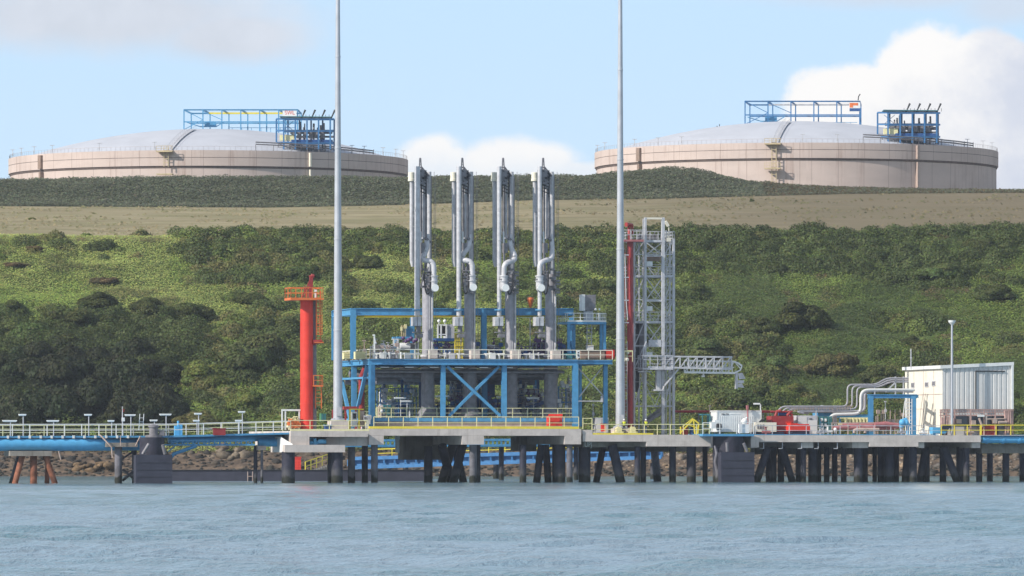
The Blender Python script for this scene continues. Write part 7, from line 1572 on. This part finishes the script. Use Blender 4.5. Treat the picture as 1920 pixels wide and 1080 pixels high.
mb = MB(); z = QZ(1830, 767, vB); mb.box(uA + .15, uZ, vB + 0.31, vB + 5, z - .25, z - .05); part(cb, 'canopy', mb, 'steeldark')
r_ = random.Random(5)
br = thing('pipe_gallery', 'pinkish brown pipe gallery with dark window openings below the ribbed wall', 'pipework', Q(1830, 815, 1.6))
mb = MB()
for p_ in (1764, 1775, 1790, 1820, 1845, 1866, 1885, 1893, 1899): mb.bar(Q(p_, 768, 1.8), (Q(p_, 768, 1.8).x, 1.8, zE), 0.16)
for y_ in (768.5, 773, 779): mb.bar(Q(1762, y_, 1.8), Q(1900, y_, 1.8), 0.14)
for k in range(26): p_ = 1766 + 5.2 * k; mb.bar(Q(p_, 768.5, 1.8), Q(p_ + 2.6, 779, 1.8), 0.06)
for k in range(10): p_ = 1766 + 2.5 * k; mb.tube([Q(p_, 779 + r_.uniform(0, 5), 1.7), Q(p_ + r_.uniform(-3, 3), 812, 1.7)], r_.uniform(.05, .12), 6)
for k in range(6): p_ = 1884 + 2.6 * k; mb.tube([Q(p_, 770, 1.7), Q(p_ + r_.uniform(-2, 2), 812, 1.7)], r_.uniform(.05, .12), 6)
part(br, 'pipes', mb, 'pinkbrown')
mb = MB(); mb.pbox(1787, 1817, 780, 800, 2.3, 2.6); mb.pbox(1819, 1848, 780, 800, 2.3, 2.6); mb.pbox(1852, 1886, 780, 797, 2.3, 2.6); part(br, 'opening', mb, 'glassy')
mb = MB(); mb.pbox(1833, 1846, 777.5, 781.5, 1.5, 1.6); part(br, 'name_board', mb, 'white'); mb = MB(); mb.tube([Q(1885, 785, 1.6), Q(1850, 786, 1.6)], .1, 6); mb.tube([Q(1872, 792, 1.5), Q(1888, 792, 1.5)], 0.2, 8); mb.tube([Q(1836, 784, 1.5), Q(1842, 800, 1.5)], .16, 8); [mb.pbox(p_, p_ + 8, y_, y_ + 8, 1.5, 2) for p_, y_ in ((1795, 786), (1822, 788), (1862, 786))]; part(br, 'machinery', mb, 'tan')
ubox('red_locker', 'bright red locker behind the yellow railing at the end of the equipment platform', 'locker', 1846, 1869, 797, 815.5, 1.9, 1.0, 'red', [('doors', lambda m: (m.pbox(1847, 1857, 798.5, 814, 1.84, 1.89), m.pbox(1858, 1868, 798.5, 814, 1.84, 1.89)), 'darkred')])
ubox('grey_locker', 'grey locker next to the bright red locker behind the yellow railing', 'locker', 1872, 1888, 799, 815.5, 2.1, 1.0, 'steeldark', [('lid', lambda m: m.pbox(1871.5, 1888.5, 798, 799, 2.0, 3.2), 'steel')])
e = thing('blue_skip', 'bright blue wheeled skip with a slanted dark lid beside the lamp post', 'skip', Q(1765, 815, 1.0))
mb = MB(); a = Q(1749, 801, 1.0); b_ = Q(1772, 813.5, 1.0); mb.add([(a.x, 1, b_.z), (b_.x, 1, b_.z), (b_.x + 0.7, 1, a.z), (a.x, 1, a.z), (a.x, 2.4, b_.z), (b_.x, 2.4, b_.z), (b_.x + .7, 2.4, a.z), (a.x, 2.4, a.z)], [(0, 1, 2, 3), (4, 7, 6, 5), (0, 4, 5, 1), (1, 5, 6, 2), (2, 6, 7, 3), (3, 7, 4, 0)]); part(e, 'body', mb, 'pipeblue')
mb = MB(); mb.add([Q(1762, 808, .94), Q(1776, 808, .94), Q(1784, 798, .94), Q(1768, 797, .94), Q(1762, 808, 2.5), Q(1776, 808, 2.5), Q(1784, 798, 2.5), Q(1768, 797, 2.5)], [(0, 1, 2, 3), (4, 7, 6, 5), (0, 4, 5, 1), (1, 5, 6, 2), (2, 6, 7, 3), (3, 7, 4, 0)]); part(e, 'lid', mb, 'navy')
for p_ in (1752, 1768): mb = MB(); mb.tube([Q(p_, 814.3, 1.1), Q(p_, 814.3, 1.1) + Vector((0, .3, 0))], 0.12, 10); part(e, 'wheel', mb, 'black')
e = thing('lamp_post', 'tall white lamp post in front of the white building', 'street lamp', Q(1785, 815, 1.2))
q = Q(1785, 608, 1.2); mb = MB(); mb.tube([(q.x, 1.2, Z3), (q.x, 1.2, q.z)], [0.2, 0.13], 12); part(e, 'pole', mb, 'mast')
mb = MB(); mb.lathe((q.x, 1.2, q.z), [(0.13, -0.1), (0.45, 0.25), (0.5, 0.5), (0.01, 0.52)], 10); part(e, 'lamp_head', mb, 'white')
e = thing('aerial', 'thin aerial with a short cross bar on the roof of the white building', 'aerial', Q(1708, 690, 9)); mb = MB(); mb.bar(Q(1708, 692, 9), Q(1708, 654, 9), 0.11); mb.bar(Q(1706.5, 671, 9), Q(1710, 671, 9), 0.12); part(e, 'pole', mb, 'steel')
mb = MB(); mb.bar(Q(1426, 758, 6), Q(1426, 815, 6), 0.12); mb.bar(Q(1413, 757, 6), Q(1425, 757, 6), 0.16, .2); solo('deck_lamp', 'white inverted L lamp post behind the pale container', 'lamp', mb, 'white', Q(1426, 815, 6))
mb = MB(); mb.tube([Q(1402, 760, 2.6), Q(1402, 815, 2.6)], 0.1, 8); mb.pbox(1400, 1403.5, 760, 768, 2.4, 2.7); solo('beacon_post', 'pinkish red beacon post in front of the pale container', 'beacon', mb, 'pinkred', Q(1402, 815, 2.6))

# ================================================================ PEOPLE
def person(px, v, label, lean, hold):
    import bmesh
    z0 = Z2 + 0.16; u_ = uq(px, v); e = thing('person', label, 'person', (u_, v, z0))
    S = 1.0
    J = {'pel': (0, 0, .95), 'belly': (0, -.01, 1.12), 'chest': (0, 0, 1.34), 'neck': (0, 0, 1.50), 'head': (0, -.03, 1.62), 'top': (0, -.03, 1.74),
         'hipl': (-.1, 0, .9), 'kneel': (-.12, -.03, .5), 'ankl': (-.12, .02, .09), 'toel': (-.13, -.16, .04), 'hipr': (.1, 0, .9), 'kneer': (.13, -.02, .5), 'ankr': (.13, .03, .09), 'toer': (.15, -.15, .04),
         'shl': (-.2, 0, 1.42), 'ell': (-.28, -.02 - hold, 1.15), 'wrl': (-.22, -.12 - hold, .95 + hold), 'hal': (-.2, -.17 - hold, .88 + hold), 'shr': (.2, 0, 1.42), 'elr': (.28, .02, 1.14), 'wrr': (.27, -.1, .9), 'har': (.26, -.14, .82)}
    E = [('pel', 'belly'), ('belly', 'chest'), ('chest', 'neck'), ('neck', 'head'), ('head', 'top'), ('pel', 'hipl'), ('hipl', 'kneel'), ('kneel', 'ankl'), ('ankl', 'toel'), ('pel', 'hipr'), ('hipr', 'kneer'), ('kneer', 'ankr'), ('ankr', 'toer'), ('chest', 'shl'), ('shl', 'ell'), ('ell', 'wrl'), ('wrl', 'hal'), ('chest', 'shr'), ('shr', 'elr'), ('elr', 'wrr'), ('wrr', 'har')]
    Rd = {'pel': (.15, .11), 'belly': (.14, .1), 'chest': (.17, .12), 'neck': (.06, .06), 'head': (.085, .1), 'top': (.06, .07), 'hipl': (.09, .09), 'hipr': (.09, .09), 'kneel': (.065, .065), 'kneer': (.065, .065), 'ankl': (.05, .05), 'ankr': (.05, .05), 'toel': (.04, .035), 'toer': (.04, .035), 'shl': (.075, .075), 'shr': (.075, .075), 'ell': (.05, .05), 'elr': (.05, .05), 'wrl': (.036, .036), 'wrr': (.036, .036), 'hal': (.04, .025), 'har': (.04, .025)}
    ks = list(J); me = bpy.data.meshes.new('body'); me.from_pydata([J[k] for k in ks], [(ks.index(a), ks.index(b)) for a, b in E], [])
    o = bpy.data.objects.new('body', me); COL.objects.link(o); sk_ = o.modifiers.new('skin', 'SKIN'); sk_.use_smooth_shade = True
    for i, k in enumerate(ks): me.skin_vertices[0].data[i].radius = Rd[k]; me.skin_vertices[0].data[i].use_root = (k == 'pel')
    s = o.modifiers.new('sub', 'SUBSURF'); s.levels = 1; s.render_levels = 1
    dg = bpy.context.evaluated_depsgraph_get(); dg.update(); m2 = bpy.data.meshes.new_from_object(o.evaluated_get(dg)); bpy.data.objects.remove(o)
    m2.name = 'body'; m2.materials.clear(); [m2.materials.append(M[k]) for k in ('navy', 'skin', 'hivis')]
    for p_ in m2.polygons:
        c = p_.center; p_.use_smooth = True
        p_.material_index = 1 if (c.z > 1.5 or (c.z < 0.98 and abs(c.x) > 0.19 and c.z > .75)) else (2 if (1.0 < c.z <= 1.5 and abs(c.x) < .21) else 0)
    b = bpy.data.objects.new('body', m2); COL.objects.link(b); b.parent = e
    b.rotation_euler = (lean, 0, 0)
    mb = MB(); org = Vector((u_, v, z0)); mb.lathe(org + Vector((0, -.03, 1.68)), [(.15, 0), (.13, .01), (.125, .06), (.09, .12), (.01, .145)], 14); part(e, 'helmet', mb, 'lamp')
    mb = MB(); mb.box(org.x - .19, org.x + .19, v - .135, v - .12, org.z + 1.12, org.z + 1.17); part(e, 'vest_band', mb, 'lamp')
    mb = MB(); [mb.tube([org + Vector((s_ * .035, -.115, 1.635)), org + Vector((s_ * .035, -.135, 1.635))], .014, 6) for s_ in (-1, 1)]; mb.bar(org + Vector((0, -.12, 1.62)), org + Vector((0, -.15, 1.585)), .025); part(e, 'face', mb, 'skin')
    return e
person(1170, 1.5, 'person in hi vis vest and white helmet standing at the foot of the second mast', 0, 0.05)
person(1211, 1.7, 'person in hi vis vest and white helmet standing before the gangway tower stairs', 0, 0.15)

# ================================================================ SMALL GEAR
def post_lamp(px, py0, py1, v, mat, label, head=2.2):
    mb = MB(); mb.bar(Q(px, py1, v), Q(px, py0, v), 0.09); a = Q(px, py0, v); mb.box(a.x - head * PXM, a.x + head * PXM, v - .1, v + .1, a.z, a.z + .16); mb.box(a.x - .14, a.x + .14, v - .2, v - .05, a.z - 1.3, a.z - .9)
    return solo('post_lamp', label, 'lamp', mb, mat, Q(px, py1, v))
post_lamp(683, 640, 672, 12, 'tan', 'tan lamp post with a short bar head beside the blue portal column', 3)
post_lamp(716, 646, 672, 15, 'steel', 'grey lamp post among pale valves behind the upper deck railing')
post_lamp(1112, 760, 806, 9, 'steel', 'grey lamp post standing under the side brace below the screen tower')
post_lamp(1331, 762, 813, 8, 'tan', 'tan lamp post just behind the white topped shelter')
post_lamp(1541, 762, 815, 12, 'steel', 'grey lamp post rising through the pipe rack by the teal rack')
post_lamp(1660, 754, 815, 8.5, 'steel', 'grey lamp post under the middle of the blue pipe portal')
r_ = random.Random(91)
for k, (px, v_, mt, lab) in enumerate([(706, 4.6, 'white', 'white valve drum behind the railing at the corner of the upper deck'), (752, 4.4, 'white', 'white cylinder behind the railing before the first loading arm'), (836, 4.5, 'steel', 'grey valve behind the railing between first and second arms'), (912, 4.5, 'white', 'white valve bank behind the railing between second and third arms'), (986, 4.6, 'steel', 'grey valve bank behind the railing between third and fourth arms'), (1056, 4.6, 'teal', 'teal valve behind the railing just past the fourth arm')]):
    mb = MB(); a = Q(px, 672, v_); z = ZU + 0.08
    for j in range(4): x = a.x + j * 0.55; mb.tube([(x, v_, z), (x, v_, z + 0.5 + 0.4 * r_.random())], 0.1 + 0.12 * r_.random(), 8)
    mb.tube([(a.x - .3, v_ + .1, z + .6), (a.x + 2.4, v_ + .1, z + .6)], 0.12, 8); mb.box(a.x + .4, a.x + 1.1, v_ - .3, v_ + .3, z, z + .75)
    solo('valve_bank', lab, 'valves', mb, mt, (a.x, v_, z))
e = thing('cable_run', 'bundle of drooping cables and small lamps under the front edge of the upper deck', 'cables', (uq(890, 4), 4, ZU - 1))
for k in range(6):
    x0 = uL + 1 + k * 3.2; mb = MB(); mb.tube([(x0, 3.9, ZU - .8), (x0 + .8, 3.9, ZU - 1.15), (x0 + 2, 3.9, ZU - 1.2), (x0 + 3.1, 3.9, ZU - .8)], 0.05, 6); part(e, 'cable', mb, 'black')
    mb = MB(); mb.box(x0 + .6, x0 + 1.7, 3.75, 3.95, ZU - 1.05, ZU - .95); part(e, 'lamp', mb, 'lamp')
for px, v_, h_, mt, lab in [(1436, 0.9, 1.0, 'pinkred', 'low faded red valve at the start of the equipment platform railing'), (1538, 1.0, 0.9, 'steel', 'low grey valve between the bright red hood and the red spools'), (1552, 1.2, 1.2, 'white', 'white valve post beside the end of the red spools'), (1690, 1.0, 0.9, 'steel', 'low grey valve in front of the bright blue valve body'), (1730, 1.2, 0.8, 'white', 'white bollard in front of the cream end wall'), (1818, 1.2, 0.9, 'tan', 'tan valve behind the yellow railing under the pipe gallery')]:
    mb = MB(); a = Q(px, 815, v_); mb.tube([(a.x, v_, zE), (a.x, v_, zE + h_)], 0.13, 8); mb.tube([(a.x - .5, v_, zE + h_ * .4), (a.x + .6, v_, zE + h_ * .4)], 0.16, 8); mb.lathe((a.x, v_, zE + h_), [(.02, 0), (.3, 0), (.3, .07), (.02, .07)], 10)
    solo('deck_valve', lab, 'valve', mb, mt, (a.x, v_, zE))
